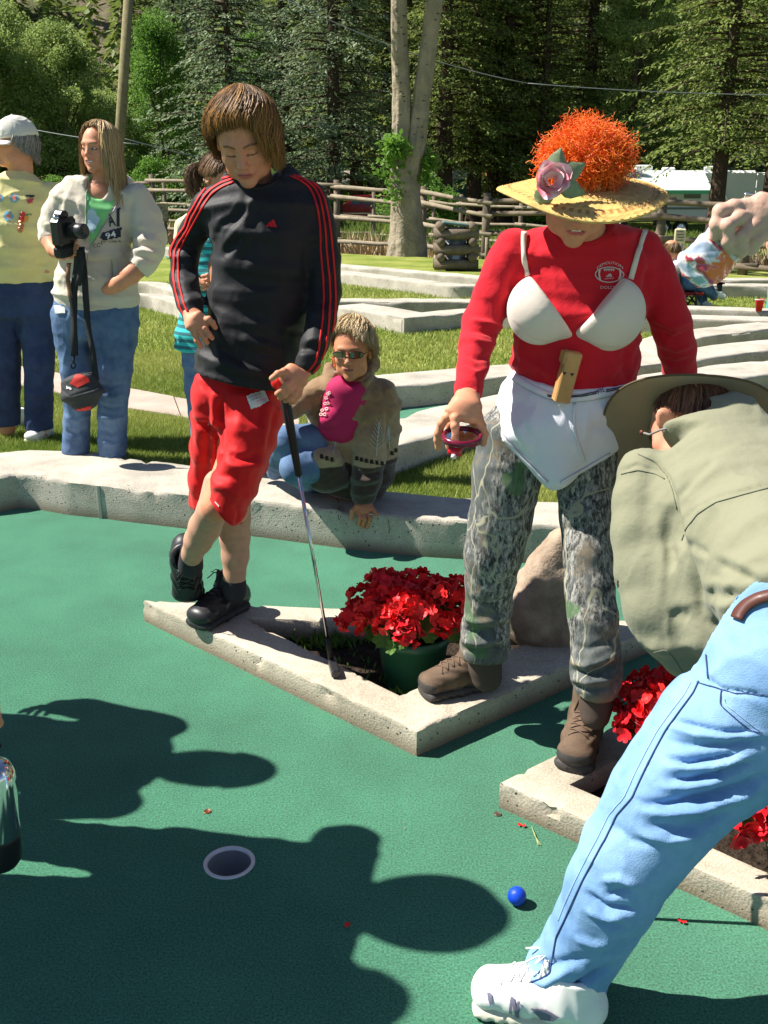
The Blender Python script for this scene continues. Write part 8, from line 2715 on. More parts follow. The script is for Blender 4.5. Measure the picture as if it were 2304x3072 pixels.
	st = [(U([(700, 600), (900, 650), (1150, 700), (1500, 700)]), 9, -.010), (U([(650, 660), (900, 720), (1200, 760), (1640, 740)]), 12, .009), (U([(600, 800), (850, 850), (1200, 830), (1600, 780)]), 12, -.009),
		  (U([(600, 980), (800, 1030), (1100, 990), (1330, 940)]), 9, -.014), (U([(560, 1080), (800, 1100), (1100, 1060), (1500, 950)]), 12, .012), (U([(600, 1190), (800, 1210), (1100, 1160), (1500, 1020)]), 9, -.014), (U([(500, 1290), (750, 1300), (1000, 1260), (1200, 1210)]), 12, .011),
		  (U([(340, 1460), (550, 1470), (900, 1420), (1400, 1290), (1650, 1160)]), 12, -.016), (U([(300, 1550), (600, 1580), (950, 1520), (1400, 1370), (1640, 1240)]), 16, .014), (U([(400, 1700), (700, 1740), (1000, 1680), (1300, 1560)]), 13, -.012), (U([(250, 1400), (340, 1480), (430, 1515)]), 5, -.005),
		  (U([(300, 1800), (600, 1860), (900, 1800)]), 14, .008), (U([(560, 1830), (760, 1790), (980, 1750)]), 10, -.008),
		  (T([(760, 1120), (850, 1190), (1000, 1200)]), 9, -.012), (T([(840, 1060), (930, 1050), (1010, 1090)]), 12, .010), (T([(860, 1130), (930, 1110), (1000, 1100)]), 9, -.009), (T([(800, 1250), (880, 1290), (960, 1290)]), 9, -.010), (T([(760, 1200), (840, 1250), (950, 1240)]), 10, .010),
		  (T([(700, 1340), (800, 1380), (900, 1360)]), 12, .007), (T([(440, 1610), (540, 1660), (620, 1640), (760, 1560), (880, 1480)]), 10, -.020), (T([(430, 1540), (560, 1570), (680, 1500)]), 14, .010), (T([(500, 1480), (620, 1470), (760, 1440)]), 14, -.007),
		  (T([(1150, 560), (1250, 640), (1350, 640)]), 14, -.006), (T([(880, 780), (980, 860), (1100, 880)]), 14, -.006), (T([(1340, 40), (1420, 110), (1560, 130), (1650, 150)]), 7, -.008)]
	o, skj = cloth(root, 'jeans', v, M_DENIML, st, [((8, 8, 6), .005), ((22, 22, 14), .002)], 61)
	M_SEAM = mat('navy_seam', (.03, .05, .14), .8)
	ribbon(skj, T([(1318, 70), (1290, 130), (1230, 210), (1150, 320), (1090, 430), (1040, 530), (985, 650), (910, 735), (860, 840), (800, 950), (740, 1060), (690, 1170), (650, 1260), (610, 1340), (590, 1450), (580, 1520), (520, 1555), (450, 1570)]), 3.0, 'seam', M_SEAM, root, .0018, 6)
	st_l = T([(1280, 75), (1245, 140), (1190, 210), (1110, 320), (1050, 430), (1000, 530), (945, 650), (870, 735), (820, 840), (760, 950), (705, 1060), (655, 1170), (620, 1260)])
	ribbon(skj, st_l, 1.2, 'stitching', mat('pale_stitch', (.38, .54, .70), .8), root, .0015, 6)
	ribbon(skj, U([(1160, 250), (1145, 400), (1165, 430), (1350, 590), (1500, 700), (1600, 715)]), 3.2, 'pocket_edge', M_SEAM, root, .002, 5)
	ribbon(skj, U([(1190, 340), (1200, 400), (1380, 540), (1560, 680)]), 1.8, 'stitching', bpy.data.materials['pale_stitch'], root, .002, 5)
	ribbon(skj, U([(900, 165), (1100, 230), (1300, 290), (1659, 300)]), 2.4, 'seam', M_SEAM, root, .0015, 5)
	ribbon(skj, T([(1355, -60), (1360, 0), (1365, 60)]), 3, 'seam', M_SEAM, root, .002, 5)
	M_BELT = mat('brown_leather', (.10, .035, .025), .45, coat=.2)
	ribbon(skj, S([(1035, 1730), (1050, 1690), (1095, 1640), (1160, 1605), (1280, 1575)]), 34, 'belt', M_BELT, root, .006, 7, thick=.004)
	hair(root, hc + R @ V3(0, -.010, .012), R, np.array([.086, .104, .098]), lambda a: float(np.interp(abs(a), [0, .8, 1.3, 3.2], [.8, 1.0, 1.5, 2.1])), 1800, M_HAIR, 14, .0010, .0, .0, .004, (0, -.3, 1), .004, colr=((.10, .05, .035), (.32, .16, .09)), clump=1)
	s0 = G(1600, 3045, 0.0)
	sh = shoe(root, s0, (-.95, .30, 0), (0, 0, 1), .315, M_WSHOE, M_GSOLE, M_WLACE, wide=1.12)
	sm = sh.data
	ssk = Skin(np.array([list(p.co) for p in sm.vertices]), np.array([list(p.vertices) for p in sm.polygons]))
	ZN = Crop(1400, 2820, .2411)
	M_GRYP = mat('slate_suede', (.16, .15, .22), .8)
	area_on(ssk, [ZN(*q_) for q_ in ((552, 705), (590, 710), (622, 850), (632, 755), (664, 762), (652, 965), (612, 950), (578, 800), (565, 905), (530, 893))], 'letter_n', M_GRYP, root, .003, 1.3)
	area_on(ssk, [ZN(255, 665), ZN(285, 650), ZN(320, 680), ZN(315, 790), ZN(298, 810), ZN(270, 740)], 'side_panel', M_GRYP, root, .003, 1.5)
	area_on(ssk, [ZN(800, 840), ZN(1000, 860), ZN(1160, 950), ZN(1080, 1000), ZN(930, 980), ZN(860, 910)], 'side_panel', M_GRYP, root, .003, 1.5)
	shoe(root, V3(an2[0] + .05, an2[1] + .02, 0), (.7, .5, 0), (0, 0, 1), .315, M_WSHOE, M_GSOLE, M_WLACE)
	return root, hc, R
MAN, MHC, MHR = bentman()
ht = thing('brimmed_hat', 'wide-brimmed olive felt hat on the bending man, underside showing', 'hat', tuple(MHC))
M_FELT = mat('olive_felt', (.27, .20, .115), .9, sheen=.3, noise=(5, .12), bump=[('noise', 500, .3, .001)])
bcx = ZM.p(745, 600, 2.42)
nrm_h = unit(V3(.20, .86, .50))                 # the crown's axis points away from us and a little up
xh = unit(np.cross(V3(0, 0, 1), nrm_h)); zh = np.cross(nrm_h, xh)
Rh = np.stack([xh, zh, nrm_h], 1)
v, n, m = [], 96, 20
for j in range(m):
	u = j / (m - 1)
	for i in range(n):
		a = 2 * math.pi * i / n
		rr_h = .098 + (.212 - .098) * u
		z = .030 * u ** 2 * math.cos(2 * a) + .008 * u - .02 * u * u + .006 * math.sin(3 * a) * u
		v.append(bcx + Rh @ V3(rr_h * math.cos(a) * 1.0, rr_h * math.sin(a) * 1.05, z))
f = np.array([(j * n + i, j * n + (i + 1) % n, (j + 1) * n + (i + 1) % n, (j + 1) * n + i) for j in range(m - 1) for i in range(n)])
o = mesh_np('brim', v, f, M_FELT, None, True); md = o.modifiers.new('thickness', 'SOLIDIFY'); md.thickness = .003
adopt(ht, o)
edge = [np.array(v[(m - 1) * n + i]) for i in range(n)] + [np.array(v[(m - 1) * n])]
MB().tube(edge, .0028, 6, cap=False).build('rim', mat('olive_binding', (.11, .08, .045), .8), ht, True)
mb = MB().lathe((0, 0, 0), [(.100, 0), (.099, .04), (.092, .085), (.075, .105), (.03, .100), (0, .095)], 40)
mb.v = [q * np.array([1, 1.05, 1]) @ Rh.T + bcx for q in mb.v]
mb.build('crown', M_FELT, ht, True)
MB().tube([ZM.p(455, 598, 2.30), ZM.p(500, 612, 2.28), ZM.p(560, 585, 2.26), ZM.p(660, 560, 2.235)], .003, 6).build('cord', mat('grey_cord', (.2, .19, .18), .7), ht, True)
MB().lathe(ZM.p(455, 598, 2.30), [(0, .006), (.006, .004), (.006, -.004), (0, -.006)], 10).build('toggle', mat('brown_toggle', (.12, .03, .02), .3), ht, True)
M_CHR = mat('polished_steel', (.62, .62, .64), .12, 1.0)
M_GRIP = mat('black_grip', (.02, .02, .022), .7)
def putter(top, foot, label, headdir, hcol=None):
	d = unit(foot - top)
	r = thing('putter', label, 'putter', tuple(foot))
	L = np.linalg.norm(foot - top)
	MB().tube([top, top + d * .02, top + d * .27], [.013, .0155, .0105], 12).build('grip', M_GRIP, r, True)
	MB().tube([top + d * .02, top + d * .14, top + d * .262], [.0158, .0138, .0112], 3).build('grip_panel', mat('red_grip_print', (.3, .02, .02), .6), r, True).scale = (1, 1, 1)
	MB().tube([top + d * .26, foot - d * .085], [.0062, .0048], 12).build('shaft', M_CHR, r, True)
	MB().tube([foot - d * .10, foot - d * .03], [.0075, .0095], 10).build('hosel', M_GRIP, r, True)
	hd = unit(headdir)
	Rr = frame(hd, (0, 0, 1))
	MB().box(foot + V3(0, 0, .015) + hd * .035, (.026, .105, .028), Rr, .005).build('head', mat('dark_club_metal', (.06, .06, .065), .35, .7), r)
	return r
putter(ZB.p(845, 2040, 2.905), G(997, 2000, PZ) + V3(0, 0, .001), 'chrome putter the boy leans on, its head on the planter kerb', V3(.1, -.55, 0))
putter(V3(.80, 1.88, .66), V3(.46, 1.86, 0.0), 'putter held by the bending man, reaching the carpet behind his leg', V3(.25, .9, 0))
M_POT = mat('green_plastic_pot', (.025, .11, .055), .35, spec=.5)
M_GER = mat('red_petal', (.78, .004, .006), .5, noise=(60, .2), sheen=.1)
M_LEAFG = foliage_mat('geranium_leaf', (.05, .13, .02), (.17, .30, .05), .3)
M_STEM = mat('green_stem', (.13, .22, .06), .6)
def leaf_mesh():
	v, f = [[0, 0, 0]], []
	n = 26
	for k in range(1, 4):
		for i in range(n):
			a = 2 * math.pi * i / n
			r = (.030 * k / 3) * (1 + (.10 * math.cos(7 * a) if k == 3 else 0)) * (1 - .35 * math.exp(-((a - math.pi) / .25) ** 2))
			v.append([r * math.cos(a), r * math.sin(a), .006 * (k / 3) ** 2 + .004 * math.cos(7 * a) * (k / 3) ** 2])
	f += [(0, 1 + i, 1 + (i + 1) % n) for i in range(n)]
	for k in range(2):
		f += [(1 + k * n + i, 1 + (k + 1) * n + i, 1 + (k + 1) * n + (i + 1) % n, 1 + k * n + (i + 1) % n) for i in range(n)]
	me = bpy.data.meshes.new('leaf'); me.from_pydata(v, [], f); me.materials.append(M_LEAFG)
	me.polygons.foreach_set('use_smooth', [True] * len(me.polygons))
	return me
LEAF_ME = leaf_mesh()
def umbel_mesh(seed):
	r = np.random.default_rng(seed)
	V_, F_, n0 = [], [], 0
	d = rand_unit(r, 34)
	d[:, 2] = d[:, 2] * .75 + .25
	d /= np.linalg.norm(d, axis=1, keepdims=True)
	for k, q in enumerate(d):
		c = q * np.array([.046, .046, .036]) * r.uniform(.8, 1.1)
		Rr = frame(rand_unit(r, 1)[0], q)
		for p in range(5):
			a = p * 2 * math.pi / 5 + r.uniform(-.2, .2)
			w, l = .0085 * r.uniform(.8, 1.2), .0175 * r.uniform(.8, 1.2)
			cup = r.uniform(.1, .8)
			pts = []
			for (u, s) in ((0, 0), (.45, -1), (.5, 0), (.45, 1), (.9, -.75), (1.02, 0), (.9, .75)):
				x, y = s * w, u * l
				z = cup * u * u * l * .8 + abs(s) * .0015
				rot = rotm((0, 0, 1), a)
				pts.append(c + Rr @ (rot @ V3(x, y, z)))
			V_ += pts
			F_ += [(n0, n0 + 3, n0 + 2), (n0, n0 + 2, n0 + 1), (n0 + 1, n0 + 2, n0 + 5, n0 + 4), (n0 + 2, n0 + 3, n0 + 6, n0 + 5)]
			n0 += 7
	me = bpy.data.meshes.new('flower_head'); me.from_pydata([tuple(p) for p in V_], [], F_); me.materials.append(M_GER)
	me.polygons.foreach_set('use_smooth', [True] * len(me.polygons))
	return me
UMB = [umbel_mesh(s) for s in (1, 2, 3)]
for _i, _c in ((1, (.62, .003, .012)), (2, (.84, .02, .02))):
	UMB[_i].materials[0] = mat('red_petal_shade', _c, .5, noise=(50, .35), sheen=.1)
def geranium(c, rad, heads, nleaf, label, pot_r=.115, pot_h=.19, seed=0, low=.55):
	r = np.random.default_rng(seed)
	c = np.asarray(c, float)
	root = thing('potted_geranium', label, 'flower pot', tuple(c), 'red geraniums in the planters')
	MB().lathe(c, [(pot_r * .78, .0), (pot_r * .99, pot_h * .84), (pot_r * 1.04, pot_h * .85), (pot_r * 1.04, pot_h), (pot_r * .97, pot_h), (pot_r * .95, pot_h * .9), (0, pot_h * .88)], 36).build('pot', M_POT, root, True)
	cc_ = c + V3(0, 0, pot_h + rad[2] * .55)
	st = MB()
	pos = []
	tries = 0
	while len(pos) < heads and tries < 4000:
		tries += 1
		q = rand_unit(r, 1)[0]
		if q[2] < -.1: continue
		p = q * np.array([1, 1, 1]) * np.asarray(rad) * r.uniform(.72, 1.12)
		if all(np.linalg.norm(p - o) > .066 for o in pos): pos.append(p)
	for i, p in enumerate(pos):
		o = bpy.data.objects.new('flower_head', UMB[i % 3]); COL.objects.link(o); o.parent = root
		o.location = Vector(cc_ + p - c)
		o.rotation_euler = (r.uniform(-.3, .3) - p[1] * 2, r.uniform(-.3, .3) + p[0] * 3, r.uniform(0, 6))
		s = r.uniform(.7, 1.2); o.scale = (s, s, s * r.uniform(.8, 1.2))
		st.tube([c + V3(p[0] * .2, p[1] * .2, pot_h * .9), c + V3(p[0] * .6, p[1] * .6, pot_h + rad[2] * .5), cc_ + p * .97], .0022, 5, cap=False)
	for i in range(nleaf):
		q = rand_unit(r, 1)[0]
		q[2] = abs(q[2]) * 1.0 - low
		p = q * np.asarray(rad) * np.array([1.02, 1.02, .95]) * r.uniform(.65, 1.08)
		o = bpy.data.objects.new('leaf', LEAF_ME); COL.objects.link(o); o.parent = root
		o.location = Vector(cc_ + p - c)
		nd = unit(q * np.array([1, 1, .3]) + V3(0, 0, .7) + rand_unit(r, 1)[0] * .5)
		o.rotation_euler = Matrix(frame(unit(np.cross(nd, rand_unit(r, 1)[0])), nd).tolist()).to_euler()
		s = r.uniform(.6, 1.15); o.scale = (s, s, s)
		st.tube([c + V3(p[0] * .3, p[1] * .3, pot_h * .9), cc_ + p * .6 + V3(0, 0, -.02), cc_ + p], .0014, 4, cap=False)
	s = st.build('stems', M_STEM, root, True); s['kind'] = 'stuff'
	return root
gp = P(1235, 1950, 2.92); gp[2] = .0
geranium(gp + V3(.005, .03, .0), (.165, .135, .105), 26, 110, 'bushy red geranium in a green pot inside the triangular planter', seed=3)
gp = P(2010, 2300, 2.36); gp[2] = 0
geranium(gp + V3(.02, .0, 0), (.15, .13, .10), 20, 80, 'red geranium peeking out left of the bending man\'s thigh', seed=5, pot_r=.10, pot_h=.15)
gp = P(2380, 2520, 1.93); gp[2] = 0
geranium(gp + V3(.06, .04, 0), (.16, .13, .10), 20, 90, 'red geranium under the bending man\'s jeans at the right edge', seed=8, pot_r=.10, pot_h=.13)
r_ = np.random.default_rng(2)
n = 420
bx = np.stack([r_.uniform(-.45, .18, n), r_.uniform(2.75, 3.2, n), np.full(n, .012)], 1)
cx = G(930, 1950, 0.02)
bx[:240, :2] = G(985, 1925, 0.02)[:2] + r_.normal(0, .03, (240, 2)) * np.array([1.6, .7])
_tri = [tuple(p[:2]) for p in inner]
bx = bx[[inside(_tri, p[0], p[1]) for p in bx]]
n = len(bx)
d = np.stack([r_.normal(0, .6, n), r_.normal(0, .6, n), np.ones(n)], 1); d /= np.linalg.norm(d, axis=1, keepdims=True)
v, f = quads(bx + V3(0, 0, .0), d, rand_unit(r_, n), r_.uniform(.02, .05, n), np.full(n, .006))
tag(mesh_np('weeds', v, f, M_LEAFG, None, False), kind='stuff')
def boulder(c, r, label, seed, m, top=.7):
	v = Vol(.012)
	c = np.asarray(c, float)
	v.ell(c + V3(0, 0, r[2] * .35), np.array(r) * np.array([1, 1, .62]), None, 'u', .05)
	v.ell(c + V3(.04 * r[0] / .14, 0, r[2] * .85), np.array(r) * np.array([top, top, .5]), None, 'u', .06)
	v.half(c + V3(-r[0] * .62, 0, r[2] * .8), (-.8, -.25, .55), .03)
	v.half(c + V3(0, -r[1] * .72, r[2] * .4), (.1, -1, .25), .03)
	v.half(c + V3(0, 0, -.015), (0, 0, -1), .004)
	a, f = v.mesh()
	a = a + vnormals(a, f) * (.012 * fbm(a * 14, 4, seed) + .005 * fbm(a * 50, 2, seed + 3))[:, None]
	return tag(mesh_np('boulder', a, f, m, None, True), label, 'rock')
M_ROCK = mat('pinkish_granite', (.40, .31, .23), .95, spec=.1, noise=(11, .3), col2=(.24, .18, .13), bump=[('noise', 120, .8, .004)])
rc = P(1660, 1960, 3.10); rc[2] = PZ - .01
boulder(rc + V3(.0, .05, 0), (.175, .13, .30), 'upright pinkish boulder on the planter kerb behind the lady\'s leg', 3, M_ROCK)
rc = P(2075, 2120, 2.72); rc[2] = .0
boulder(rc, (.12, .11, .13), 'shadow-dark rounded boulder behind the geranium by the bending man', 8, mat('shadowed_stone', (.12, .09, .075), .9, noise=(9, .3)), .8)  # the shadow on this boulder is put into its dark base colour
def golf_ball(c, colr, label):
	n = 48
	v, f = [], []
	for j in range(n + 1):
		th = math.pi * j / n
		for i in range(2 * n):
			a = math.pi * i / n
			v.append([math.sin(th) * math.cos(a), math.sin(th) * math.sin(a), math.cos(th)])
	v = np.array(v)
	k = np.arange(250)
	z = 1 - 2 * (k + .5) / 250; ph = k * 2.39996
	fib = np.stack([np.sqrt(1 - z * z) * np.cos(ph), np.sqrt(1 - z * z) * np.sin(ph), z], 1)
	dt = (v @ fib.T).max(1)
	ang = np.arccos(np.clip(dt, -1, 1))
	v = v * (1 - .025 * np.clip(1 - (ang / .085) ** 2, 0, 1))[:, None] * .02135
	f = np.array([(j * 2 * n + i, (j + 1) * 2 * n + i, (j + 1) * 2 * n + (i + 1) % (2 * n), j * 2 * n + (i + 1) % (2 * n)) for j in range(n) for i in range(2 * n)])
	return tag(mesh_np('golf_ball', v + c, f, mat('ball_' + label.split()[0], colr, .4, coat=.3), None, True), label, 'golf ball')
golf_ball(G(1551, 2688, .0214), (.006, .055, .52), 'blue golf ball on the green carpet right of the cup')
golf_ball(ZB.p(812, 2012, 2.915), (.6, .01, .01), 'red golf ball pinched on top of the boy\'s putter grip')
cup = thing('cup', 'sunken golf cup with a pale metal rim in the green carpet', 'golf cup', (CUP[0], CUP[1], 0))
MB().lathe(CUP, [(CR - .006, -.004), (CR - .005, .003), (CR + .001, .0045), (CR + .004, .002), (CR + .004, -.003)], 56).build('rim', mat('pale_metal_rim', (.62, .58, .60), .4, .3), cup, True)
MB().lathe(CUP, [(CR - .004, .000), (CR - .006, -.10), (0, -.10)], 56).build('liner', mat('grey_plastic_liner', (.25, .24, .25), .6), cup, True)
def coin(x, y, colr, label):
	c = G(x, y, .0)
	return tag(MB().lathe(c, [(0, .0028), (.0082, .0028), (.0088, .0034), (.0095, .0032), (.0095, .0004)], 26).build('coin', mat('coin_' + label.split()[0], colr, .3, .9), None, True), label, 'coin')
coin(622, 2436, (.55, .22, .12), 'bright copper penny on the green carpet above the cup')
coin(1493, 2444, (.35, .27, .20), 'dull grey-brown coin on the carpet beside the right planter corner')
def petal(x, y, label, s=1.0):
	c = G(x, y, .004)
	r = np.random.default_rng(int(x))
	v = []
	for k in range(3):
		a0 = r.uniform(0, 6)
		for (u, w) in ((0, 0), (.6, .6), (1, 0), (.6, -.6)):
			v.append(c + s * V3(math.cos(a0) * u - math.sin(a0) * w, math.sin(a0) * u + math.cos(a0) * w, .25 * u * u + .15 * abs(w)) * .011)
	return tag(mesh_np('fallen_petal', v, [(4 * k, 4 * k + 1, 4 * k + 2, 4 * k + 3) for k in range(3)], M_GER, None, False), label, 'petal', 'red petals fallen on the carpet')
petal(1565, 2476, 'red petal lying below the right planter corner')
petal(1047, 2778, 'red petal lying in the hat\'s dark shadow')
petal(2047, 2762, 'red petal lying right of the bending man\'s leg')
tw = G(1600, 2490, .004)
MB_ = MB()
for a in (0, .5, -.4):
	MB_.tube([G(1595, 2480, .004), G(1605, 2505 + 6 * a, .006), G(1618 + 10 * a, 2535, .003)], .0009, 4)
_o = tag(MB_.build('grass_sprig', mat('dry_sprig', (.3, .35, .15), .8)), 'dry grass sprig on the carpet beside the right planter', 'sprig')
v_, f_ = [], []
for k in range(260):
	c = V3(r_.uniform(-1.6, 1.4), r_.uniform(1.4, 4.2), .003)
	s = r_.uniform(.0008, .0024)
	b = len(v_)
	v_ += [c + V3(s, 0, 0), c + V3(0, s, .001), c + V3(-s, 0, 0), c + V3(0, -s, .002), c + V3(0, 0, s)]
	f_ += [(b, b + 1, b + 4), (b + 1, b + 2, b + 4), (b + 2, b + 3, b + 4), (b + 3, b, b + 4)]
tag(mesh_np('carpet_crumbs', v_, f_, mat('crumb', (.4, .36, .25), .9, noise=(3, .7)), None, False), kind='stuff')
rc = G(2276, 933, HZ)
rcup = thing('plastic_cup', 'red plastic party cup standing on the far kerb at right', 'cup', tuple(rc))
MB().lathe(rc, [(0, .002), (.030, .002), (.047, .115), (.049, .118), (.046, .117), (.029, .01), (0, .01)], 26).build('shell', mat('red_plastic', (.7, .02, .015), .35), rcup, True)
MB().lathe(rc, [(.0475, .113), (.0495, .119), (.0455, .119)], 26).build('lip', M_WHITE if 'M_WHITE' in globals() else M_WPRINT, rcup, True)
for k, (x, y) in enumerate(((2215, 948), (2240, 950))):
	c = G(x, y, GZ + .03)
	vv = Vol(.02); vv.ell(c, (.09, .07, .045), None, 'u', .02)
	a, f = vv.mesh(); a = a + vnormals(a, f) * (.01 * fbm(a * 12, 2, k))[:, None]
	tag(mesh_np('stone', a, f, mat('pale_stone', (.6, .55, .48), .9), None, True), ('pale flat stone in the far hole, the left of two', 'pale flat stone in the far hole, the right of two')[k], 'stone')
def plain_person(base, face, H, shirt, pants, label, arms=None, hatted=None, girth=1.0, tone='fair', lean=0.0, hr=((.06, .04, .025), (.2, .12, .07)), nohand=''):
	base = np.asarray(base, float)
	s = H / 1.75
	F = unit(V3(face[0], face[1], 0)); X = V3(F[1], -F[0], 0)          # X = the person's right
	W = lambda x, y, z: base + X * x * s + F * (y * s) + V3(0, 0, z * s)
	root = thing('person', label, 'person', tuple(base))
	R = frame(F + V3(0, 0, -.15))
	hc = W(0, .03 + lean, 1.615)
	J = {}
	for k, q in (('r', 1), ('l', -1)):
		J['sh' + k] = W(q * .185 * girth, .0 + lean, 1.42)
		J['el' + k] = W(q * .25 * girth, -.02 + lean, 1.12)
		J['wr' + k] = W(q * .24 * girth, .10 + lean, .88)
		J['hp' + k] = W(q * .095, 0, .92); J['kn' + k] = W(q * .11, .02, .50); J['an' + k] = W(q * .12, -.02, .09)
	for k, v_ in (arms or {}).items(): J[k] = np.asarray(v_, float)
	v = Vol(.006); head_vol(v, hc, R, s * 1.0, W(0, -.01 + lean, 1.46), .058)
	a, f = v.mesh()
	P_ = [(a, f, face_cols(a, hc, R, s, SKIN_T[tone]))]
	v = Vol(.011)
	v.cone(W(0, 0, .98), W(0, lean, 1.32), (.13 * girth, .10 * girth), (.15 * girth, .10), X, 'u', .03)
	for k in 'lr':
		v.chain([J['sh' + k], J['el' + k], J['wr' + k]], [.042, .034, .026]); v.chain([J['hp' + k], J['kn' + k], J['an' + k]], [.07, .05, .036])
	P_.append((*v.mesh(), None))
	v = Vol(.0035)
	for k, q in (('r', 1), ('l', -1)):
		if k in nohand: continue
		gen_hand(v, J['wr' + k], unit(J['wr' + k] - J['el' + k]), X * q, s, .6, q)
	if v.p: P_.append((*v.mesh(), None))
	body_object(root, P_, SKIN_T[tone])
	v = Vol(.010)
	for k in 'lr':
		v.chain([J['sh' + k], J['el' + k], J['wr' + k] + (J['el' + k] - J['wr' + k]) * .12], [.070, .060, .046], None, .03)
	v.cone(W(0, 0, .90), W(0, lean * .6, 1.18), (.175 * girth, .13 * girth), (.165 * girth, .125 * girth), X, 'u', .03, .02)
	v.cone(W(0, lean * .6, 1.18), W(0, lean, 1.38), (.165 * girth, .125 * girth), (.165 * girth, .10), X, 'u', .03)
	v.cone(W(0, lean, 1.38), W(0, lean, 1.46), (.15 * girth, .09), (.07, .065), X, 'u', .03, .02)
	cloth(root, 'shirt', v, shirt, None, [((10, 10, 6), .006)], 3, skin=False)
	v = Vol(.010)
	for k in 'lr':
		v.chain([J['hp' + k], J['kn' + k], J['an' + k]], [.105, .080, .072], None, .03)
	v.cone(W(0, 0, .98), W(0, 0, .90), (.165 * girth, .12), (.17 * girth, .13), X, 'u', .03, .02)
	cloth(root, 'trousers', v, pants, None, [((10, 10, 6), .006)], 4, skin=False)
	for k in 'lr':
		p = J['an' + k].copy(); p[2] = base[2]
		shoe(root, p + F * .05, F, (0, 0, 1), .28, M_WSHOE, M_GSOLE, M_WLACE, laces=3, h=.006)
	hair(root, hc + R @ V3(0, -.010, .015), R, np.array([.082, .101, .095]) * s, lambda a: float(np.interp(abs(a), [0, .8, 1.3, 3.2], [.7, 1.0, 1.5, 2.0])), 900, M_HAIR, 4, .0014, .02, .0, .004, (0, -.3, 1), .008, colr=hr)
	return root, hc, R, J, W
def sun_hat(hc, R, r_out, name, label, colr, cat='hat', crown_h=.10):
	t = thing(name, label, cat, tuple(hc))
	c = hc + R @ V3(0, -.01, .055)
	m = mat(name + '_cloth', colr, .85)
	v, n = [], 60
	for j in range(8):
		u = j / 7
		for i in range(n):
			a = 2 * math.pi * i / n
			rr = .092 + (r_out - .092) * u
			v.append(c + R @ V3(rr * math.cos(a) * .70, rr * math.sin(a) * 1.10, .012 * math.cos(2 * a) * u - .015 * u))
	f = [(j * n + i, j * n + (i + 1) % n, (j + 1) * n + (i + 1) % n, (j + 1) * n + i) for j in range(7) for i in range(n)]
	o = mesh_np('brim', v, f, m, None, True); md = o.modifiers.new('thickness', 'SOLIDIFY'); md.thickness = .003
	adopt(t, o)
	mb = MB().lathe((0, 0, 0), [(.094, 0), (.093, crown_h * .5), (.085, crown_h * .9), (.05, crown_h), (0, crown_h)], 30)
	mb.v = [q * np.array([.93, 1.1, 1]) @ R.T + c for q in mb.v]
	mb.build('crown', m, t, True)
	return t
def ball_cap(hc, R, label, colr):
	t = thing('baseball_cap', label, 'cap', tuple(hc))
	m = mat('cap_cloth', colr, .85)
	v = Vol(.006)
	c0 = hc + R @ V3(0, -.012, .035)
	v.ell(c0, np.array([.092, .112, .104]), R); v.half(c0, -R[:, 2], .004, c0 - R[:, 2] * .1, .14); v.ell(c0 - R[:, 2] * .012, np.array([.083, .103, .094]), R, 's', .004)
	cloth(t, 'crown', v, m, skin=False)
	vv = []
	for j in range(6):
		for i in range(13):
			a = (i / 12 - .5) * 2.3; r0 = .100 + .13 * math.cos(a * .62) ** .7 * j / 5
			vv.append(c0 + R @ V3(math.sin(a) * r0 * .5, math.cos(a) * r0 * 1.06, .0 - .012 * j / 5))
	o = mesh_np('bill', vv, [(j * 13 + i, j * 13 + i + 1, (j + 1) * 13 + i + 1, (j + 1) * 13 + i) for j in range(5) for i in range(12)], m, None, True)
	md = o.modifiers.new('thickness', 'SOLIDIFY'); md.thickness = .004
	adopt(t, o)
sh_k = 1 / math.tan(SUN_EL)
def caster(x, y, h):
	"""plan position of something at height h whose shadow falls on pixel x, y"""
	g = G(x, y, 0)
	return g + V3(-math.cos(SUN_AZ), math.sin(SUN_AZ), 0) * h * sh_k + V3(0, 0, h)
ha = caster(560, 2300, 1.56)
r1, h1_, R1, J1, W1_ = plain_person((ha[0], ha[1], 0), (1, -.12), 1.70, mat('grey_tee', (.3, .3, .32), .9), M_DENIMD, 'watcher in grey shirt and cap just outside the left edge, seen only as a shadow', girth=1.1)
ball_cap(h1_, R1, 'dark cap worn by the watcher beyond the left edge', (.05, .06, .1))
hb = caster(1200, 2725, 1.58)
hand = P(-6, 2185, 1.72)
r2, h2_, R2, J2, W2_ = plain_person((hb[0], hb[1], 0), (1, -.10), 1.72, mat('tan_shirt', (.35, .28, .2), .9), M_DENIMD, 'watcher in tan shirt and broad hat outside the left edge, one fist in view', arms=dict(ell=(-1.02, 1.90, 1.06), wrl=(-.86, 1.78, .80), elr=(-1.2, 1.62, 1.08), wrr=hand + V3(-.13, -.01, .12)), girth=1.2, nohand='r')
sun_hat(h2_, R2, .185, 'sun_hat', 'broad-brimmed tan hat worn by the watcher outside the left edge', (.4, .33, .22))
v = Vol(.003)
w_ = hand + V3(-.13, -.01, .12)
v.cone(w_ - V3(.05, 0, -.05), w_, (.028, .022), (.027, .02))
v.cone(w_, hand + V3(-.055, 0, .035), (.028, .02), (.040, .022), (0, 1, 0), 'u', .012)
for k in range(4):
	y0 = -.03 + .020 * k
	finger(v, [hand + V3(-.055, y0, .045), hand + V3(-.015, y0, .030), hand + V3(-.012, y0, -.006), hand + V3(-.040, y0, -.012)], .0105, .009)
finger(v, [hand + V3(-.07, -.035, .05), hand + V3(-.045, -.045, .01), hand + V3(-.02, -.035, -.012)], .0115, .010)
a, f = v.mesh()
bd = [c for c in r2.children if c.name.startswith('body')][0]
me = bd.data
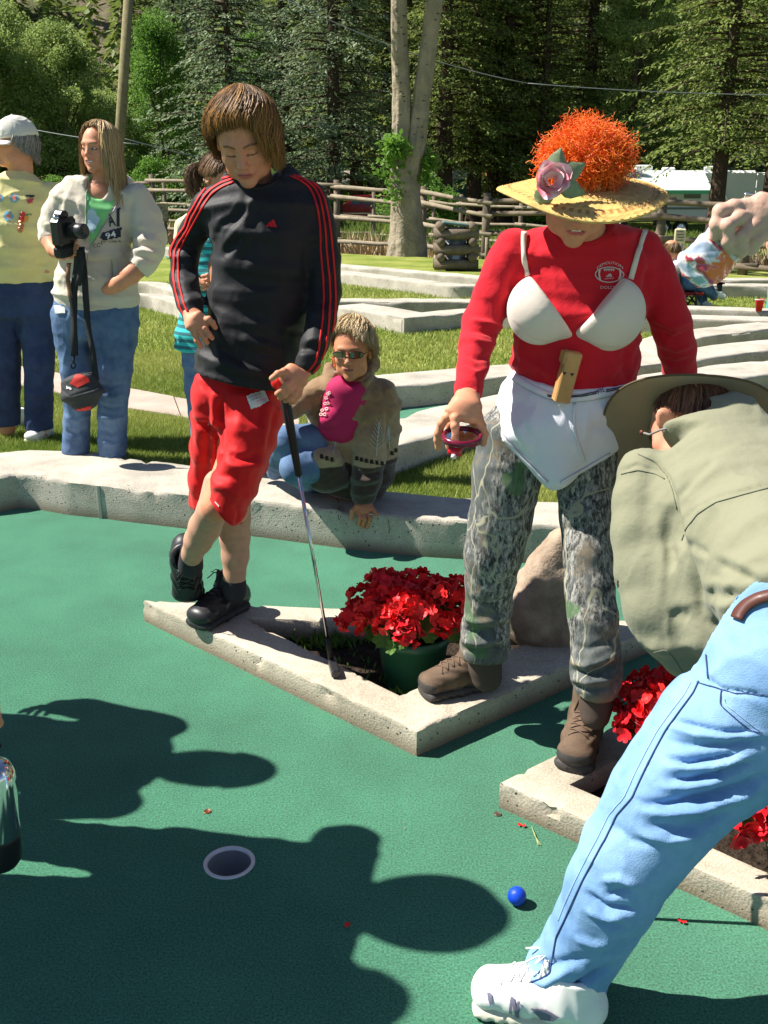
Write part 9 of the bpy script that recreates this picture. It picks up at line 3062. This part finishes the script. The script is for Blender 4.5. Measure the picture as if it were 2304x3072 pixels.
import_v = np.array([list(p.co) for p in me.vertices]); import_f = np.array([list(p.vertices) for p in me.polygons]); ca = np.zeros(len(me.vertices) * 4, dtype=np.float32); me.color_attributes['Col'].data.foreach_get('color', ca)
nv = np.concatenate([import_v, a]); nf = np.concatenate([import_f, f + len(import_v)])
nc = np.concatenate([ca.reshape(-1, 4)[:, :3], np.tile(np.array(SKIN_T['fair']), (len(a), 1))])
mpi = bd.matrix_parent_inverse.copy(); bpy.data.objects.remove(bd)
nb = mesh_np('body', nv, nf, M_SKIN, None, True, nc); adopt(r2, nb)
mug = P(22, 2440, 1.74)
mg = thing('travel_mug', 'mirror-bright metal mug with a black base hanging from a fist at the left edge', 'mug', tuple(mug))
Yk = 1.74
top_, bot_ = P(-22, 2285, Yk), P(2, 2590, Yk)
ax = unit(bot_ - top_)
Rm2 = frame(np.cross(unit(np.cross(ax, V3(0, 1, 0))), -ax), -ax)
Lm = np.linalg.norm(bot_ - top_)
def lathe_ax(prof, n=40):
	mb = MB().lathe((0, 0, 0), prof, n)
	mb.v = [q @ Rm2.T + bot_ for q in mb.v]
	return mb
rmx = .043
lathe_ax([(rmx * .99, Lm * .30), (rmx, Lm * .34), (rmx, Lm * .80), (rmx * .93, Lm * .90), (rmx * .72, Lm * .97), (rmx * .45, Lm), (0, Lm * 1.0)]).build('shell', M_CHR, mg, True)
lathe_ax([(0, 0), (rmx * .80, .0), (rmx * .97, .012), (rmx * 1.0, Lm * .28), (rmx * 1.0, Lm * .305), (rmx * .95, Lm * .31)]).build('base', mat('black_plastic', (.012, .012, .014), .4), mg, True)
MB().tube([bot_ - ax * Lm, (bot_ - ax * Lm + hand) / 2 + V3(.01, 0, 0), hand + V3(-.02, 0, -.01)], .003, 6).build('strap', M_STR, mg, True)
hd = caster(1120, 3080, 1.38)
r3, h3_, R3, J3, W3_ = plain_person((hd[0] - .26, hd[1] + .10, 0), (1, .1), 1.72, mat('blue_tee', (.1, .16, .3), .9), M_DENIMD, 'third watcher in blue shirt outside the left edge, nearest the camera', girth=1.5)
ZR = Crop(1950, 560, .2134)
Y = 1.42
r4, h4_, R4, J4, W4_ = plain_person((1.22, 1.55, 0), (-1, .15), 1.74, mat('white_tee', (.7, .7, .7), .9), M_DENIM, 'person outside the right edge whose hand reaches in holding a plastic bag', arms=dict(elr=(.98, 1.42, 1.42), wrr=ZR.p(1900, 420, Y + .01)), nohand='r', tone='fair')
q = ZR.p
v = Vol(.0022)
v.cone(q(2150, 480, Y + .01), q(1850, 450, Y + .01), (.030, .024), (.029, .022), (0, 0, 1), 'u', .01)
v.cone(q(1850, 430, Y + .005), q(1520, 420, Y), (.026, .019), (.032, .016), (0, 0, 1), 'u', .014)
v.cone(q(1600, 380, Y), q(1330, 290, Y), (.019, .014), (.011, .010), (0, 0, 1), 'u', .014)
v.cone(q(1640, 500, Y), q(1500, 560, Y - .005), (.022, .015), (.013, .011), (0, 0, 1), 'u', .014)
finger(v, [q(1400, 270, Y), q(1180, 285, Y - .006), q(985, 345, Y - .010), q(935, 530, Y - .012), q(925, 690, Y - .006)], .0098, .0078, .004)
finger(v, [q(1470, 360, Y), q(1240, 440, Y - .014), q(1085, 550, Y - .020), q(1105, 760, Y - .018), q(1140, 880, Y - .010)], .0100, .0080, .004)
finger(v, [q(1580, 450, Y - .002), q(1440, 560, Y - .014), q(1305, 690, Y - .018), q(1290, 860, Y - .014), q(1280, 930, Y - .008)], .0096, .0077, .004)
finger(v, [q(1700, 520, Y), q(1620, 640, Y - .010), q(1500, 760, Y - .014), q(1440, 860, Y - .010), q(1430, 905, Y - .006)], .0088, .0070, .004)
finger(v, [q(1450, 420, Y + .02), q(1200, 560, Y + .03), q(1060, 700, Y + .025), q(985, 780, Y + .015)], .0100, .0082, .004)
a, f = v.mesh()
a = relax(a, f, 3, .5)
a = a + vnormals(a, f) * (.0006 * (1 - np.abs(vnoise(a * 140, 4))))[:, None]
bd = [c for c in r4.children if c.name.startswith('body')][0]
me = bd.data
import_v = np.array([list(p.co) for p in me.vertices]); import_f = np.array([list(p.vertices) for p in me.polygons]); ca = np.zeros(len(me.vertices) * 4, dtype=np.float32); me.color_attributes['Col'].data.foreach_get('color', ca)
nv = np.concatenate([import_v, a]); nf = np.concatenate([import_f, f + len(import_v)])
hcx = np.tile(np.array((.60, .36, .27)), (len(a), 1)) * (1 + .10 * fbm(a * 60, 3, 2)[:, None])
nc = np.concatenate([ca.reshape(-1, 4)[:, :3], hcx])
bpy.data.objects.remove(bd)
nb = mesh_np('body', nv, nf, M_SKIN, None, True, nc); adopt(r4, nb)
MB().tube([q(1330, 160, Y), q(1345, 95, Y), q(1480, 105, Y), q(1495, 165, Y)], .0016, 6).build('bracelet_clasp', M_CHROME2, r4, True)
bgc = q(800, 1020, Y + .01)
bgt = thing('plastic_bag', 'crumpled clear plastic bag with white, red and orange print, pinched in the fingers', 'bag', tuple(bgc))
v = Vol(.0028)
v.cone(q(1010, 740, Y + .01), q(640, 1130, Y + .01), (.023, .012), (.027, .018), unit(q(1200, 950, Y) - q(880, 650, Y)), 'u', .01)
v.cone(q(1080, 860, Y + .01), q(740, 1200, Y + .01), (.020, .012), (.024, .016), unit(q(1200, 950, Y) - q(880, 650, Y)), 'u', .01)
v.cone(q(1130, 930, Y + .01), q(930, 1150, Y + .01), (.014, .009), (.016, .012), unit(q(1200, 950, Y) - q(880, 650, Y)), 'u', .01)
a, f = v.mesh()
n1 = 1 - 2 * np.abs(vnoise(a * 45, 3)); n2 = 1 - 2 * np.abs(vnoise(a * 100, 7))
a = a + vnormals(a, f) * (.0022 * n1 + .0012 * n2)[:, None]
dx = unit(q(640, 1130, Y) - q(1010, 740, Y)); dy = unit(np.cross(dx, V3(0, 1, 0)))
uu = (a - q(1010, 740, Y)) @ dx / np.linalg.norm(q(640, 1130, Y) - q(1010, 740, Y)); vvv = (a - q(1010, 740, Y)) @ dy / .04
nn = vnoise(np.stack([uu * 5, vvv * 1.5, 0 * uu], 1), 4) + .5 * vnoise(a * 70, 8)
col = np.tile(np.array((.74, .70, .72)), (len(a), 1))
if dy[0] < 0: vvv = -vvv
col[nn > .25] = (.45, .04, .06)
col[(nn < -.35)] = (.35, .42, .52)
o_m = (vvv > .25) & (uu > .1) & (uu < .95); col[o_m] = (.80, .14, .02)
col[(nn > .05) & (nn < .15) & ~o_m] = (.78, .45, .25)
col[uu < .18] = (.42, .47, .52)
col[(np.abs(nn) < .04)] = (.75, .72, .74)
o = mesh_np('wrapper', a, f, mat('printed_film', (.7, .7, .7), .15, attr=True, spec=.8, coat=.6), None, True, col)
adopt(bgt, o)
YF = 12.0
ch = thing('folding_chair', 'black and red folding camp chair on the far lawn at right', 'chair', tuple(ZR.p(540, 1700, YF)))
qf = lambda x, y, d=0: ZR.p(x, y, YF + d)
MK = mat('black_tube', (.02, .02, .02), .4)
for a_, b_ in (((400, 1480, -.2), (570, 1700, -.2)), ((560, 1500, -.2), (420, 1640, -.2)), ((480, 1560, -.25), (650, 1640, -.25)), ((650, 1500, .2), (520, 1700, .2)), ((560, 1540, .2), (650, 1650, .2)), ((650, 1480, -.25), (645, 1700, -.25)), ((345, 1270, .2), (400, 1660, .2)), ((345, 1270, -.2), (430, 1500, -.2))):
	p0, p1 = qf(*a_), qf(*b_)
	p1[2] = max(p1[2], GZ + .01)
	MB().tube([p0, p1], .011, 6).build('frame_tube', MK, ch, True)
MB().box(qf(525, 1480), (.26, .46, .035), None, .01).build('seat', mat('red_canvas', (.25, .012, .012), .8), ch)
MB().box(qf(355, 1400), (.035, .48, .36), rotm((0, 1, 0), -.15), .01).build('back', mat('black_canvas', (.02, .02, .025), .8), ch)
MB().box(qf(930, 1335) + V3(-.02, -.2, 0), (.10, .05, .02)).build('arm_rest', bpy.data.materials['red_canvas'], ch)
MB().box(qf(900, 1380) + V3(0, -.2, 0), (.05, .05, .10)).build('cup_holder', bpy.data.materials['black_canvas'], ch)
pr_ = thing('person', 'far figure in pale shirt and jeans sitting cross-legged in a folding chair', 'person', tuple(qf(720, 1700)))
v = Vol(.010)
hcf = qf(300, 900); Rf = frame((.8, -.3, -.5))
head_vol(v, hcf, Rf, .95, qf(370, 1060), .05)
v.cone(qf(370, 1060), qf(440, 1300), .08, .11)
v.chain([qf(470, 1380), qf(700, 1400), qf(720, 1640)], [.08, .06, .04])
v.chain([qf(470, 1340), qf(760, 1360, -.1), qf(900, 1560, -.1)], [.08, .06, .04])
v.chain([qf(400, 1130), qf(520, 1240, -.1), qf(620, 1320, -.15)], [.04, .035, .025])
gen_hand(v, qf(620, 1320, -.15), (1, 0, -.3), (0, 0, 1), .9, .5, 1)
a, f = v.mesh()
body_object(pr_, [(a, f, None)], SKIN_T['fair'])
v = Vol(.012)
v.cone(qf(385, 1110), qf(440, 1260), (.105, .13), (.12, .14)); v.chain([qf(395, 1120, -.12), qf(500, 1220, -.14)], [.07, .05])
cloth(pr_, 'shirt', v, mat('pale_pink_shirt', (.72, .62, .66), .8, noise=(9, .2)), None, [((20, 20, 20), .008)], 3, skin=False)
v = Vol(.012)
v.cone(qf(440, 1300), qf(640, 1380), .11, .10); v.chain([qf(640, 1380), qf(720, 1440), qf(725, 1660)], [.09, .075, .065])
v.chain([qf(480, 1340, -.1), qf(760, 1390, -.12), qf(890, 1520, -.12)], [.09, .075, .055])
cloth(pr_, 'jeans', v, M_DENIM, None, [((20, 20, 20), .008)], 3, skin=False)
shoe(pr_, V3(qf(735, 1700)[0], YF - .04, GZ), (.9, -.4, 0), (0, 0, 1), .25, M_WSHOE, M_GSOLE, M_WLACE, laces=0, h=.008)
shoe(pr_, qf(940, 1560, -.12), unit(V3(.9, -.1, -.25)), unit(V3(.3, -.1, .9)), .25, M_WSHOE, M_GSOLE, M_WLACE, laces=0, h=.008)
hair(pr_, hcf, Rf, np.array([.08, .1, .1]), lambda a: 1.5, 300, M_HAIR, 3, .003, .02)
pu = P(2300, 880, 11)
r5, *_ = plain_person((P(2350, 930, 11)[0], 11, GZ), (-.5, -.9), 1.6, mat('purple_fleece', (.13, .05, .35), .9), mat('teal_trousers', (.08, .35, .35), .9), 'far person in purple fleece at the very right edge')
